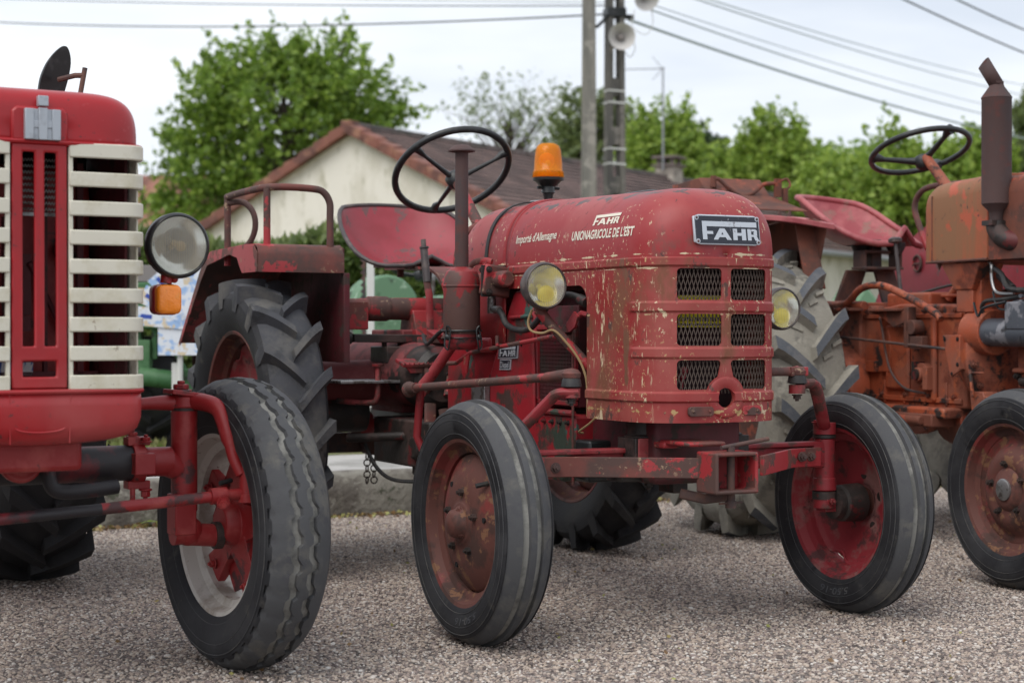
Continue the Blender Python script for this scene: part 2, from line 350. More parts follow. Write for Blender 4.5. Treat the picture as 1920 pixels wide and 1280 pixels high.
class MB:
    def __init__(s):
        s.v = []; s.f = []; s.m = []; s.mi = 0
    def add(s, vs, fs):
        o = len(s.v)
        s.v += [tuple(p) for p in vs]
        for f in fs:
            s.f.append(tuple(i + o for i in f)); s.m.append(s.mi)
        return s
    def box(s, c, d, rot=None):
        c = V(c); h = V(d) / 2
        vs = []
        for x in (-1, 1):
            for y in (-1, 1):
                for z in (-1, 1):
                    p = V((x * h.x, y * h.y, z * h.z))
                    if rot is not None:
                        p = rot @ p
                    vs.append(c + p)
        return s.add(vs, [(0, 1, 3, 2), (4, 6, 7, 5), (0, 4, 5, 1), (2, 3, 7, 6), (0, 2, 6, 4), (1, 5, 7, 3)])
    def rings(s, rs, cap=True, closed=False):
        n = len(rs[0]); vs = [p for r in rs for p in r]; fs = []
        K = len(rs)
        for k in range(K if closed else K - 1):
            k2 = (k + 1) % K
            for i in range(n):
                j = (i + 1) % n
                fs.append((k * n + i, k * n + j, k2 * n + j, k2 * n + i))
        if cap and not closed:
            fs.append(tuple(range(n - 1, -1, -1)))
            fs.append(tuple((K - 1) * n + i for i in range(n)))
        return s.add(vs, fs)
    def sheet(s, rows, closeu=False):
        n = len(rows[0]); vs = [p for r in rows for p in r]; fs = []
        for k in range(len(rows) - 1):
            for i in range(n if closeu else n - 1):
                j = (i + 1) % n
                fs.append((k * n + i, k * n + j, (k + 1) * n + j, (k + 1) * n + i))
        return s.add(vs, fs)
    def cyl(s, p0, p1, r0, r1=None, n=20, cap=True):
        p0 = V(p0); p1 = V(p1); r1 = r0 if r1 is None else r1
        u, w, d = basis(p1 - p0)
        rs = []
        for p, r in ((p0, r0), (p1, r1)):
            rs.append([p + (u * math.cos(2 * PI * i / n) + w * math.sin(2 * PI * i / n)) * r for i in range(n)])
        return s.rings(rs, cap)
    def stack(s, p0, axis, prof, n=28, cap=True):
        """lathe: prof = [(distance along axis, radius)]"""
        p0 = V(p0); u, w, d = basis(V(axis))
        rs = []
        for a, r in prof:
            rs.append([p0 + d * a + (u * math.cos(2 * PI * i / n) + w * math.sin(2 * PI * i / n)) * max(r, 1e-4) for i in range(n)])
        return s.rings(rs, cap)
    def tube(s, pts, r, n=10, closed=False, cap=True, flat=1.0):
        pts = [V(p) for p in pts]; K = len(pts)
        rr = r if isinstance(r, (list, tuple)) else [r] * K
        rs = []; up = None
        for k in range(K):
            if closed:
                t = (pts[(k + 1) % K] - pts[k - 1]).normalized()
            else:
                t = (pts[min(k + 1, K - 1)] - pts[max(k - 1, 0)]).normalized()
            if up is None:
                u, w, _ = basis(t)
            else:
                u = (up - t * up.dot(t)).normalized(); w = t.cross(u)
            up = u
            rs.append([pts[k] + (u * math.cos(2 * PI * i / n) + w * math.sin(2 * PI * i / n) * flat) * rr[k] for i in range(n)])
        return s.rings(rs, cap, closed)
    def prism(s, poly, ax, a0, a1):
        """poly in the plane perpendicular to axis ax ('X': (y,z), 'Y': (x,z), 'Z': (x,y))"""
        def P(q, a):
            return {'X': (a, q[0], q[1]), 'Y': (q[0], a, q[1]), 'Z': (q[0], q[1], a)}[ax]
        n = len(poly)
        vs = [P(q, a0) for q in poly] + [P(q, a1) for q in poly]
        fs = [tuple(range(n)), tuple(range(2 * n - 1, n - 1, -1))]
        for i in range(n):
            j = (i + 1) % n
            fs.append((i, n + i, n + j, j))
        return s.add(vs, fs)
    def band(s, pts, wv, th):
        """flat strap following pts, width vector wv, thickness th"""
        pts = [V(p) for p in pts]; wv = V(wv); K = len(pts); rs = []
        for k in range(K):
            t = (pts[min(k + 1, K - 1)] - pts[max(k - 1, 0)]).normalized()
            nn = t.cross(wv.normalized()).normalized() * th / 2
            a = pts[k] - wv / 2; b = pts[k] + wv / 2
            rs.append([a - nn, b - nn, b + nn, a + nn])
        return s.rings(rs)
    def ball(s, c, r, n=16, k=10, sq=None):
        c = V(c); r = V(r) if not isinstance(r, (int, float)) else V((r, r, r))
        rs = []
        for j in range(k + 1):
            a = -PI / 2 + PI * j / k
            ca = max(math.cos(a), 1e-3)
            rs.append([c + V((r.x * ca * math.cos(2 * PI * i / n), r.y * ca * math.sin(2 * PI * i / n), r.z * math.sin(a))) for i in range(n)])
        return s.rings(rs)
    def bolt(s, p, d, r=0.01, h=0.008):
        p = V(p); d = V(d).normalized()
        s.cyl(p, p + d * h * .35, r * 1.35, n=14)
        s.cyl(p + d * h * .35, p + d * h * 1.3, r, n=6)
        s.cyl(p + d * h * 1.3, p + d * h * 1.9, r * .5, n=8)
        return s
    def panel(s, xs, zs, holes, y0, y1):
        """grid of cells in XZ, extruded y0..y1, cells in `holes` left out"""
        nx = len(xs); nz_ = len(zs)
        keep = lambda i, k: 0 <= i < nx - 1 and 0 <= k < nz_ - 1 and (i, k) not in holes
        idx = {}
        vs = []; fs = []
        def vid(i, k, b):
            key = (i, k, b)
            if key not in idx:
                idx[key] = len(vs); vs.append((xs[i], y1 if b else y0, zs[k]))
            return idx[key]
        for i in range(nx - 1):
            for k in range(nz_ - 1):
                if not keep(i, k): continue
                c = [(i, k), (i + 1, k), (i + 1, k + 1), (i, k + 1)]
                fs.append(tuple(vid(a, b, 0) for a, b in c))
                fs.append(tuple(vid(a, b, 1) for a, b in reversed(c)))
                for (a, b), (di, dk) in zip(zip(c, c[1:] + c[:1]), ((0, -1), (1, 0), (0, 1), (-1, 0))):
                    if not keep(i + di, k + dk):
                        fs.append((vid(*a, 0), vid(*a, 1), vid(*b, 1), vid(*b, 0)))
        return s.add(vs, fs)
    def build(s, name, mats, parent=None, bevel=0.0, smooth=38, weld=False, label=None, solid=0.0):
        me = bpy.data.meshes.new(name)
        me.from_pydata(s.v, [], s.f)
        if not isinstance(mats, (list, tuple)): mats = [mats]
        for q in mats:
            me.materials.append(M[q] if isinstance(q, str) else q)
        me.polygons.foreach_set('material_index', s.m)
        bm = bmesh.new(); bm.from_mesh(me)
        if weld: bmesh.ops.remove_doubles(bm, verts=bm.verts, dist=1e-5)
        bmesh.ops.recalc_face_normals(bm, faces=bm.faces)
        bm.to_mesh(me); bm.free()
        me.polygons.foreach_set('use_smooth', [True] * len(me.polygons))
        if smooth < 180: me.set_sharp_from_angle(angle=R(smooth))
        o = bpy.data.objects.new(name, me)
        col.objects.link(o)
        if parent: o.parent = parent
        if solid:
            md = o.modifiers.new('solid', 'SOLIDIFY'); md.thickness = solid; md.offset = 0
        if bevel:
            md = o.modifiers.new('bevel', 'BEVEL'); md.width = bevel; md.segments = 2
            md.limit_method = 'ANGLE'; md.angle_limit = R(40); md.harden_normals = False
        if label: o['label'] = label
        return o

def smooth_path(pts, k=6, closed=False):
    pts = [V(p) for p in pts]; n = len(pts); res = []
    rng = range(n if closed else n - 1)
    for i in rng:
        if closed:
            p0, p1, p2, p3 = pts[i - 1], pts[i], pts[(i + 1) % n], pts[(i + 2) % n]
        else:
            p0, p1, p2, p3 = pts[max(i - 1, 0)], pts[i], pts[i + 1], pts[min(i + 2, n - 1)]
        for j in range(k):
            t = j / k
            res.append(0.5 * ((2 * p1) + (-p0 + p2) * t + (2 * p0 - 5 * p1 + 4 * p2 - p3) * t * t + (-p0 + 3 * p1 - 3 * p2 + p3) * t ** 3))
    if not closed: res.append(pts[-1])
    return res

def rrect(x0, x1, z0, z1, r, n=5):
    pts = []
    for cx, cz, a0 in ((x1 - r, z1 - r, 0), (x0 + r, z1 - r, 90), (x0 + r, z0 + r, 180), (x1 - r, z0 + r, 270)):
        for i in range(n + 1):
            a = R(a0 + 90 * i / n)
            pts.append((cx + r * math.cos(a), cz + r * math.sin(a)))
    return pts

def tag(o, label=None, cat=None, group=None, kind=None):
    if label: o['label'] = label
    if cat: o['category'] = cat
    if group: o['group'] = group
    if kind: o['kind'] = kind
    return o

def empty(name, loc=(0, 0, 0), rz=0, parent=None):
    o = bpy.data.objects.new(name, None)
    col.objects.link(o)
    o.location = loc; o.rotation_euler = (0, 0, rz)
    o.empty_display_size = 0.2
    if parent: o.parent = parent
    return o

def boolean(o, cutter):
    md = o.modifiers.new('b', 'BOOLEAN'); md.operation = 'DIFFERENCE'; md.object = cutter; md.solver = 'EXACT'
    dg = bpy.context.evaluated_depsgraph_get(); dg.update()
    me = bpy.data.meshes.new_from_object(o.evaluated_get(dg))
    o.modifiers.clear()
    o.data = me
    bpy.data.objects.remove(cutter, do_unlink=True)
    me.polygons.foreach_set('use_smooth', [True] * len(me.polygons))
    me.set_sharp_from_angle(angle=R(32))
    return o

def text_mesh(s, size=1.0, bold=0.0, sx=1.0, shear=0.0, spacing=1.0):
    """returns (verts2d, faces, width) with the text's left bottom at the origin"""
    cu = bpy.data.curves.new('t', 'FONT')
    cu.body = s; cu.size = size; cu.offset = bold; cu.shear = shear; cu.space_character = spacing
    o = bpy.data.objects.new('t', cu); col.objects.link(o)
    dg = bpy.context.evaluated_depsgraph_get(); dg.update()
    me = bpy.data.meshes.new_from_object(o.evaluated_get(dg))
    vs = [(v.co.x * sx, v.co.y) for v in me.vertices]; fs = [tuple(p.vertices) for p in me.polygons]
    bpy.data.objects.remove(o, do_unlink=True)
    x0 = min(v[0] for v in vs); y0 = min(v[1] for v in vs)
    vs = [(a - x0, b - y0) for a, b in vs]
    return vs, fs, max(v[0] for v in vs), max(v[1] for v in vs)

def put_text(mb, s, w, h, fn, bold=0.02, spacing=1.0):
    """lay text fitted to w x h through fn(u, v) -> 3D"""
    vs, fs, W, H = text_mesh(s, 1.0, bold, spacing=spacing)
    mb.add([fn(a / W * w, b / H * h) for a, b in vs], fs)

def logo(mb, w, h, fn):
    """the FAHR word mark: F with a long roof bar over AHR"""
    def poly(p): mb.add([fn(a * w, b * h) for a, b in p], [tuple(range(len(p)))])
    poly([(0, 0), (.08, 0), (.08, .30), (.08, .46), (.08, .72), (.08, 1), (0, 1)])
    poly([(.08, .72), (1, .72), (1, 1), (.08, 1)])
    poly([(.08, .30), (.19, .30), (.19, .46), (.08, .46)])
    poly([(.19, 0), (.27, 0), (.30, .14), (.41, .14), (.44, 0), (.52, 0), (.40, .62), (.31, .62)][:3] + [(.335, .28), (.355, .42), (.40, .62), (.31, .62)])
    poly([(.30, .14), (.41, .14), (.44, 0), (.52, 0), (.40, .62), (.355, .42), (.375, .28), (.335, .28)])
    poly([(.55, 0), (.63, 0), (.63, .24), (.63, .40), (.63, .62), (.55, .62)])
    poly([(.63, .24), (.71, .24), (.71, .40), (.63, .40)])
    poly([(.71, 0), (.79, 0), (.79, .62), (.71, .62)])
    poly([(.82, 0), (.89, 0), (.89, .2), (.89, .32), (.89, .5), (.89, .62), (.82, .62)])
    poly([(.89, .5), (.95, .5), (1, .56), (.97, .62), (.89, .62)])
    poly([(.95, .5), (.93, .41), (.93, .41), (1, .3), (1, .56)][:2] + [(.94, .32), (1, .26), (1, .56)])
    poly([(.89, .2), (.93, .2), (.96, 0), (1.03, 0), (.99, .26), (.94, .32), (.89, .32)])

# ---------------------------------------------------------------- wheels (axle along local X, wheel centre at c)
def ring_pts(c, a, r, n, ph=0.0):
    return [V((c[0] + a, c[1] + r * math.cos(2 * PI * i / n + ph), c[2] + r * math.sin(2 * PI * i / n + ph))) for i in range(n)]

def lathe_x(mb, c, prof, n=72, closed=False, fn=None, mats=None):
    """prof [(axial, radius)]; fn(k, angle, a, r)->(a, r)"""
    rows = []
    for k, (a, r) in enumerate(prof):
        row = []
        for i in range(n):
            th = 2 * PI * i / n
            aa, rr = fn(k, th, a, r) if fn else (a, r)
            row.append(V((c[0] + aa, c[1] + rr * math.cos(th), c[2] + rr * math.sin(th))))
        rows.append(row)
    K = len(rows); o = len(mb.v)
    mb.v += [tuple(p) for r_ in rows for p in r_]
    for k in range(K if closed else K - 1):
        k2 = (k + 1) % K
        for i in range(n):
            j = (i + 1) % n
            mb.f.append((o + k * n + i, o + k * n + j, o + k2 * n + j, o + k2 * n + i)); mb.m.append(mats[k] if mats else 0)

def tyre_ribbed(parent, c, Rr, rim, w, ribs=4, mats=('tyre', 'tread', 'groove'), zig=0.0, nz=40, blocks=False, letters=()):
    mb = MB(); h = w / 2
    side = [(-h * .62, rim - .004), (-h * .80, rim + .004), (-h * .90, rim + .018), (-h * 1.0, rim + (Rr - rim) * .42), (-h * .985, rim + (Rr - rim) * .62),
            (-h * .93, rim + (Rr - rim) * .74), (-h * .90, rim + (Rr - rim) * .765), (-h * .86, Rr - .028)]
    prof = list(side); mt = [0] * len(side); flag = [0] * len(side)
    tw = h * .78; gd = .0105; gw = .0105
    crown = lambda a: Rr - .022 * (abs(a) / tw) ** 2.2
    edges = []
    for i in range(ribs):
        a0 = -tw + 2 * tw * i / ribs + (gw if i else 0); a1 = -tw + 2 * tw * (i + 1) / ribs - (gw if i < ribs - 1 else 0)
        if i: 
            prof.append((a0 - .002, crown(a0) - gd)); mt.append(1); flag.append(1)
        prof.append((a0, crown(a0))); mt.append(1); flag.append(1 if i else 0)
        prof.append(((a0 + a1) / 2, crown((a0 + a1) / 2) + .0005)); mt.append(1); flag.append(0)
        prof.append((a1, crown(a1))); mt.append(1); flag.append(1 if i < ribs - 1 else 0)
        if i < ribs - 1:
            prof.append((a1 + .002, crown(a1) - gd)); mt.append(2); flag.append(1)
    mt[len(side) - 1] = 1
    back = [(-a, r) for a, r in reversed(side)]
    mt[-1] = 1
    prof += back; mt += [0] * len(back); flag += [0] * len(back)
    prof.append((0, rim - .012)); mt.append(0); flag.append(0)
    def fn(k, th, a, r):
        if zig and flag[k]:
            ph = (th * nz / (2 * PI)) % 1.0
            a = a + zig * (1 if ph < .36 else (-1 if ph < .86 else -.2)) * (1 if k % 2 else .8)
        if blocks and k in (len(side) - 1, len(side) - 2):
            ph = (th * nz / (2 * PI)) % 1.0
            r = r - (.010 if ph < .32 else 0)
        return a, r
    lathe_x(mb, c, prof, n=(nz * 8 if zig else 120), closed=True, fn=fn, mats=mt)
    t_ = mb.build('tyre', [M[q] for q in mats], parent, smooth=32)
    q = MB()
    for s in (-1, 1):
        for f_, o_, r_ in ((.68, .975, .0011), (.50, 1.0, .0007), (.16, .905, .0009)):
            q.tube([(c[0] + s * h * o_, c[1] + (rim + (Rr - rim) * f_) * math.cos(2 * PI * i / 90), c[2] + (rim + (Rr - rim) * f_) * math.sin(2 * PI * i / 90)) for i in range(90)], r_, n=5, closed=True)
    q.build('sidewall_line', 'tread', t_)
    for s, word, a0, hh_, wd_ in letters:
        q = MB(); rm_ = rim + (Rr - rim) * .26; half = wd_ / 2
        vs, fs, W_, H_ = text_mesh(word, 1.0, .01)
        def pp(u, v):
            r2 = rm_ + v * hh_ / H_ ; th = R(a0) + s * (u / W_ * wd_ - half) / rm_
            o = h * (.92 + .08 * (v / H_)) + .0012
            return V((c[0] + s * o, c[1] + r2 * math.sin(th), c[2] + r2 * math.cos(th)))
        q.add([pp(u, v) for u, v in vs], fs); q.build('raised_lettering', 'lug', t_)
    return t_

def tyre_lugged(parent, c, Rr, rim, w, n=18, lug_h=.032, mats=('tyre', 'lug', 'lug'), sweep=.30, lw=.034, small=False, phase=0.0, lname='tyre'):
    mb = MB(); h = w / 2; Rb = Rr - lug_h
    prof = [(-h * .60, rim - .004), (-h * .76, rim + .006), (-h * .84, rim + .022), (-h * .95, rim + (Rb - rim) * .38), (-h * .99, rim + (Rb - rim) * .56), (-h * .96, rim + (Rb - rim) * .74),
            (-h * .84, Rb - .024), (-h * .62, Rb - .008), (-h * .3, Rb - .001), (0, Rb)]
    prof = prof + [(-a, r) for a, r in reversed(prof[:-1])] + [(0, rim - .012)]
    ms = [0, 0, 0, 0, 0, 0, 1, 1, 1, 1, 1, 1, 0, 0, 0, 0, 0, 0, 0, 0]
    lathe_x(mb, c, prof, n=96, closed=True, mats=ms[:len(prof)])
    def P(a, r, th):
        return V((c[0] + a, c[1] - r * math.sin(th), c[2] + r * math.cos(th)))   # th from the top towards the front
    def base(a):
        t = abs(a) / h
        return Rb - .001 - .03 * max(0, t - .35) ** 1.6 / .5
    for s in (-1, 1):
        for i in range(n):
            th0 = 2 * PI * (i + (.5 if s > 0 else 0)) / n + phase
            secs_top = []; K = 8; rs = []
            for k in range(K + 1):
                t = k / K
                a = s * (-.012 + (h * 1.0 + .012) * t)
                th = th0 + sweep * (1 - t) ** 1.15 * .9 - sweep * .45
                rt = Rr - .012 * t ** 3
                wth = lw / Rr * (.85 + .25 * t)
                rb = base(a) - .012
                e = .0045 / Rr
                rs.append([P(a, rb, th - wth * .78), P(a, rt, th - wth * .5), P(a, rt, th + wth * .5), P(a, rb, th + wth * .78)])
            # shoulder wrap: drops down the side wall
            th = th0 - sweep * .45
            wth = lw / Rr * 1.1
            a = s * h * 1.015
            rs.append([P(a, Rb - .075, th - wth * .62), P(a, Rb - .05, th - wth * .5), P(a, Rb - .05, th + wth * .5), P(a, Rb - .075, th + wth * .62)])
            mb.mi = 1
            o = len(mb.v)
            mb.rings(rs)
            # the flat outer face may have its own colour
            for q in range(len(mb.f) - 1, -1, -1):
                f = mb.f[q]
                if f[0] < o: break
                loc = sorted((x - o) % 4 for x in f)
                if len(f) == 4 and loc == [1, 1, 2, 2] and max(f) - o < 4 * (K + 1): mb.m[q] = 2
            if small:
                for (ta, tth) in ((.33, .17), (.62, .26)):
                    mb.mi = 1
                    aa = s * h * ta; t2 = th0 + .5 * 2 * PI / n - sweep * (ta - .1) + .04
                    q = .045; g = .018
                    mb.rings([[P(aa - s * q * .5, Rb - .01, t2 - g), P(aa - s * q * .5, Rb + .008, t2 - g * .8), P(aa - s * q * .5, Rb + .008, t2 + g * .8), P(aa - s * q * .5, Rb - .01, t2 + g)],
                              [P(aa + s * q * .5, Rb - .014, t2 - g - .04), P(aa + s * q * .5, Rb + .004, t2 - g * .8 - .04), P(aa + s * q * .5, Rb + .004, t2 + g * .8 - .04), P(aa + s * q * .5, Rb - .014, t2 + g - .04)]])
    mb.mi = 0
    return mb.build(lname, [M[q] for q in mats], parent, smooth=30, bevel=0)

def rim_mesh(parent, c, rim, w, m='rim', name='rim'):
    """steel rim, open in the middle"""
    mb = MB(); h = w / 2 * .74
    prof = [(-h, rim + .008), (-h - .004, rim + .004), (-h, rim - .006), (-h * .82, rim - .010), (-h * .55, rim - .016), (-h * .4, rim - .034), (h * .4, rim - .034), (h * .55, rim - .016), (h * .82, rim - .010), (h, rim - .006), (h + .004, rim + .004), (h, rim + .008),
            (h * .5, rim - .008), (h * .35, rim - .028), (-h * .35, rim - .028), (-h * .5, rim - .008)]
    lathe_x(mb, c, prof, n=80, closed=True)
    return mb.build(name, m, parent, smooth=40)
# ================================================================= SETTING
def at(px, py, d):
    return V(((px - 960) / 3300 * d, d, 0.84 + (623 - py) / 3300 * d))

def gravel_mat(name, dark=1.0):
    m = bpy.data.materials.new(name); m.use_nodes = True
    n = m.node_tree.nodes; l = m.node_tree.links; b = n['Principled BSDF']
    b.inputs['Roughness'].default_value = 0.85
    t = n.new('ShaderNodeTexCoord')
    vo = n.new('ShaderNodeTexVoronoi'); vo.inputs['Scale'].default_value = 95
    l.new(t.outputs['Object'], vo.inputs['Vector'])
    sp = n.new('ShaderNodeSeparateColor'); l.new(vo.outputs['Color'], sp.inputs['Color'])
    r = n.new('ShaderNodeValToRGB')
    e = r.color_ramp.elements
    e[0].position = 0; e[0].color = (.07, .055, .05, 1)
    e[1].position = 1; e[1].color = (.55, .50, .46, 1)
    for p, c in ((.35, (.20, .165, .15, 1)), (.6, (.30, .25, .215, 1)), (.85, (.38, .34, .31, 1))):
        q = e.new(p); q.color = c
    l.new(sp.outputs['Red'], r.inputs['Fac'])
    no = n.new('ShaderNodeTexNoise'); no.inputs['Scale'].default_value = 0.9; no.inputs['Detail'].default_value = 6
    l.new(t.outputs['Object'], no.inputs['Vector'])
    mr = n.new('ShaderNodeMapRange'); mr.inputs['From Min'].default_value = .35; mr.inputs['From Max'].default_value = .7
    mr.inputs['To Min'].default_value = .7; mr.inputs['To Max'].default_value = .85
    l.new(no.outputs['Fac'], mr.inputs['Value'])
    mm = n.new('ShaderNodeMixRGB'); mm.blend_type = 'MULTIPLY'; mm.inputs['Fac'].default_value = 1
    l.new(r.outputs['Color'], mm.inputs['Color1']); l.new(mr.outputs['Result'], mm.inputs['Color2'])
    l.new(mm.outputs['Color'], b.inputs['Base Color'])
    bp = n.new('ShaderNodeBump'); bp.inputs['Strength'].default_value = 1; bp.inputs['Distance'].default_value = .008; bp.invert = True
    l.new(vo.outputs['Distance'], bp.inputs['Height']); l.new(bp.outputs['Normal'], b.inputs['Normal'])
    return m

def pebble_mat():
    m = bpy.data.materials.new('gravel stones'); m.use_nodes = True
    n = m.node_tree.nodes; l = m.node_tree.links; b = n['Principled BSDF']
    b.inputs['Roughness'].default_value = 0.75
    oi = n.new('ShaderNodeObjectInfo')
    r = n.new('ShaderNodeValToRGB'); r.color_ramp.interpolation = 'LINEAR'
    e = r.color_ramp.elements
    e[0].position = 0; e[0].color = (.07, .055, .05, 1)
    e[1].position = 1; e[1].color = (.64, .60, .56, 1)
    for p, c in ((.2, (.24, .19, .175, 1)), (.4, (.33, .26, .22, 1)), (.6, (.42, .335, .27, 1)), (.78, (.47, .39, .325, 1)), (.93, (.54, .485, .43, 1))):
        q = e.new(p); q.color = c
    l.new(oi.outputs['Random'], r.inputs['Fac'])
    t = n.new('ShaderNodeTexCoord')
    l.new(r.outputs['Color'], b.inputs['Base Color'])
    return m

g = MB(); g.add([(-400, -60, 0), (400, -60, 0), (400, 900, 0), (-400, 900, 0)], [(0, 1, 2, 3)])
tag(g.build('ground', gravel_mat('gravel bed')), kind='structure')

KA = R(27.2)
KD = V((math.cos(KA), math.sin(KA), 0)); KN = V((-math.sin(KA), math.cos(KA), 0)); K0 = V((-1.67, 7.52, 0))
def kp(a, b, z): return K0 + KD * a + KN * b + V((0, 0, z))

# loose stones over the parking area: a sheet that scatters them
g = MB()
g.add([(-1.6, 2.6, .003), (2.6, 2.6, .003), tuple(kp(6.2, -.02, .003)), tuple(kp(-1.6, -.02, .003))], [(0, 1, 2, 3)])
peb = g.build('gravel', gravel_mat('gravel fines'))
tag(peb, kind='stuff', label='loose pale brown gravel stones covering the yard')
ng = bpy.data.node_groups.new('scatter stones', 'GeometryNodeTree')
ng.interface.new_socket('Geometry', in_out='INPUT', socket_type='NodeSocketGeometry')
ng.interface.new_socket('Geometry', in_out='OUTPUT', socket_type='NodeSocketGeometry')
N = ng.nodes; L = ng.links
gi = N.new('NodeGroupInput'); go = N.new('NodeGroupOutput')
dp = N.new('GeometryNodeDistributePointsOnFaces'); dp.inputs['Density'].default_value = 9500
ic = N.new('GeometryNodeMeshIcoSphere'); ic.inputs['Radius'].default_value = 1.0; ic.inputs['Subdivisions'].default_value = 2
sm_ = N.new('GeometryNodeSetMaterial'); sm_.inputs['Material'].default_value = pebble_mat()
L.new(ic.outputs['Mesh'], sm_.inputs['Geometry'])
ip = N.new('GeometryNodeInstanceOnPoints')
rv = N.new('FunctionNodeRandomValue'); rv.data_type = 'FLOAT_VECTOR'
rv.inputs[0].default_value = (.0026, .0022, .0016); rv.inputs[1].default_value = (.0070, .0058, .0046)
rr_ = N.new('FunctionNodeRandomValue'); rr_.data_type = 'FLOAT_VECTOR'
rr_.inputs[0].default_value = (-.5, -.5, 0); rr_.inputs[1].default_value = (.5, .5, 6.28); rr_.inputs['Seed'].default_value = 5
L.new(gi.outputs[0], dp.inputs['Mesh']); L.new(dp.outputs['Points'], ip.inputs['Points'])
L.new(sm_.outputs['Geometry'], ip.inputs['Instance']); L.new(rv.outputs[0], ip.inputs['Scale']); L.new(rr_.outputs[0], ip.inputs['Rotation'])
jn = N.new('GeometryNodeJoinGeometry')
dp2 = N.new('GeometryNodeDistributePointsOnFaces'); dp2.inputs['Density'].default_value = 90; dp2.inputs['Seed'].default_value = 9
ip2 = N.new('GeometryNodeInstanceOnPoints'); rv2 = N.new('FunctionNodeRandomValue'); rv2.data_type = 'FLOAT_VECTOR'
rv2.inputs[0].default_value = (.007, .006, .004); rv2.inputs[1].default_value = (.0125, .010, .0075)
L.new(gi.outputs[0], dp2.inputs['Mesh']); L.new(dp2.outputs['Points'], ip2.inputs['Points']); L.new(sm_.outputs['Geometry'], ip2.inputs['Instance']); L.new(rv2.outputs[0], ip2.inputs['Scale']); L.new(rr_.outputs[0], ip2.inputs['Rotation'])
L.new(gi.outputs[0], jn.inputs[0]); L.new(ip.outputs[0], jn.inputs[0]); L.new(ip2.outputs[0], jn.inputs[0]); L.new(jn.outputs[0], go.inputs[0])
md = peb.modifiers.new('stones', 'NODES'); md.node_group = ng

# kerb, path, verge
conc = mat('rough stained concrete', (.21, .195, .165), .9, 0, [((.12, .105, .09), 5, .48, .66, 8, (1, 1, .6), .95), ((.26, .245, .21), 20, .6, .7, 6, U, .9), ((.07, .075, .05), 9, .62, .7, 6, U, .95)], bump=(35, .8, .012))
pathm = mat('pale worn asphalt', (.44, .42, .40), .9, 0, [((.28, .27, .25), 3, .45, .66, 7, U, .9)], bump=(120, .3, .003))
soilm = mat('verge soil and thin grass', (.16, .17, .06), .95, 0, [((.32, .28, .18), 2.2, .45, .62, 6, U, .95), ((.10, .14, .035), 6, .5, .66, 6, U, .95)])
mb = MB(); rows = []
for i in range(241):
    a = -6 + i * .07
    j = lambda k: (mnoise.noise(V((a * 5, k * 3.1, 0))) * .008)
    rows.append([kp(a, j(1), -.02), kp(a, j(2), .10), kp(a, .012 + j(3), .185 + j(5)), kp(a, .035, .2 + j(4)), kp(a, .16, .201 + j(6) * .6), kp(a, .17, -.02)])
mb.sheet(rows)
tag(mb.build('kerb', conc, smooth=50), kind='structure')
def strip(name, m, b0, b1, z0, z1, a0=-8, a1=14):
    q = MB(); q.box((0, 0, 0), (0, 0, 0)); q.v = []; q.f = []; q.m = []
    q.add([kp(a0, b0, z0), kp(a1, b0, z0), kp(a1, b1, z0), kp(a0, b1, z0), kp(a0, b0, z1), kp(a1, b0, z1), kp(a1, b1, z1), kp(a0, b1, z1)],
          [(0, 1, 2, 3), (4, 5, 6, 7), (0, 1, 5, 4), (1, 2, 6, 5), (2, 3, 7, 6), (3, 0, 4, 7)])
    return tag(q.build(name, m), kind='structure')
strip('path', pathm, .172, 1.25, -.02, .192)
strip('verge', soilm, 1.252, 60, -.02, .198, -60, 80)

def leafmat(name, a, b, c, rough=.55, tl=.35):
    m = bpy.data.materials.new(name); m.use_nodes = True
    n = m.node_tree.nodes; l = m.node_tree.links; p = n['Principled BSDF']
    p.inputs['Roughness'].default_value = rough
    ge = n.new('ShaderNodeNewGeometry'); r = n.new('ShaderNodeValToRGB'); e = r.color_ramp.elements
    e[0].color = (*a, 1); e[1].color = (*c, 1); q = e.new(.5); q.color = (*b, 1)
    l.new(ge.outputs['Random Per Island'], r.inputs['Fac']); l.new(r.outputs['Color'], p.inputs['Base Color'])
    t = n.new('ShaderNodeBsdfTranslucent'); mixs = n.new('ShaderNodeMixShader'); mixs.inputs['Fac'].default_value = tl
    hs = n.new('ShaderNodeHueSaturation'); hs.inputs['Value'].default_value = 1.5; l.new(r.outputs['Color'], hs.inputs['Color'])
    l.new(hs.outputs['Color'], t.inputs['Color'])
    l.new(p.outputs[0], mixs.inputs[1]); l.new(t.outputs[0], mixs.inputs[2]); l.new(mixs.outputs[0], n['Material Output'].inputs['Surface'])
    return m
LM = {
 'oak': leafmat('mid green leaves', (.09, .155, .022), (.165, .27, .035), (.29, .395, .065)),
 'lime': leafmat('fresh green leaves', (.13, .215, .03), (.23, .335, .05), (.36, .46, .09)),
 'dark': leafmat('dark green leaves', (.022, .045, .018), (.035, .07, .022), (.06, .095, .03)),
 'olive': leafmat('olive leaves', (.10, .14, .05), (.15, .20, .065), (.21, .25, .09)),
 'hedge': leafmat('hedge leaves', (.06, .105, .022), (.11, .17, .035), (.18, .235, .06)),
 'grass': leafmat('grass blades', (.10, .15, .03), (.18, .21, .06), (.30, .28, .12)),
 'litter': leafmat('dry leaf litter', (.10, .05, .025), (.26, .16, .07), (.36, .38, .12), tl=.1),
}
barkm = mat('grey brown bark', (.09, .07, .055), .9, 0, [((.05, .04, .032), 12, .45, .6, 6, (1, 1, .3), .9)], bump=(30, .6, .01))

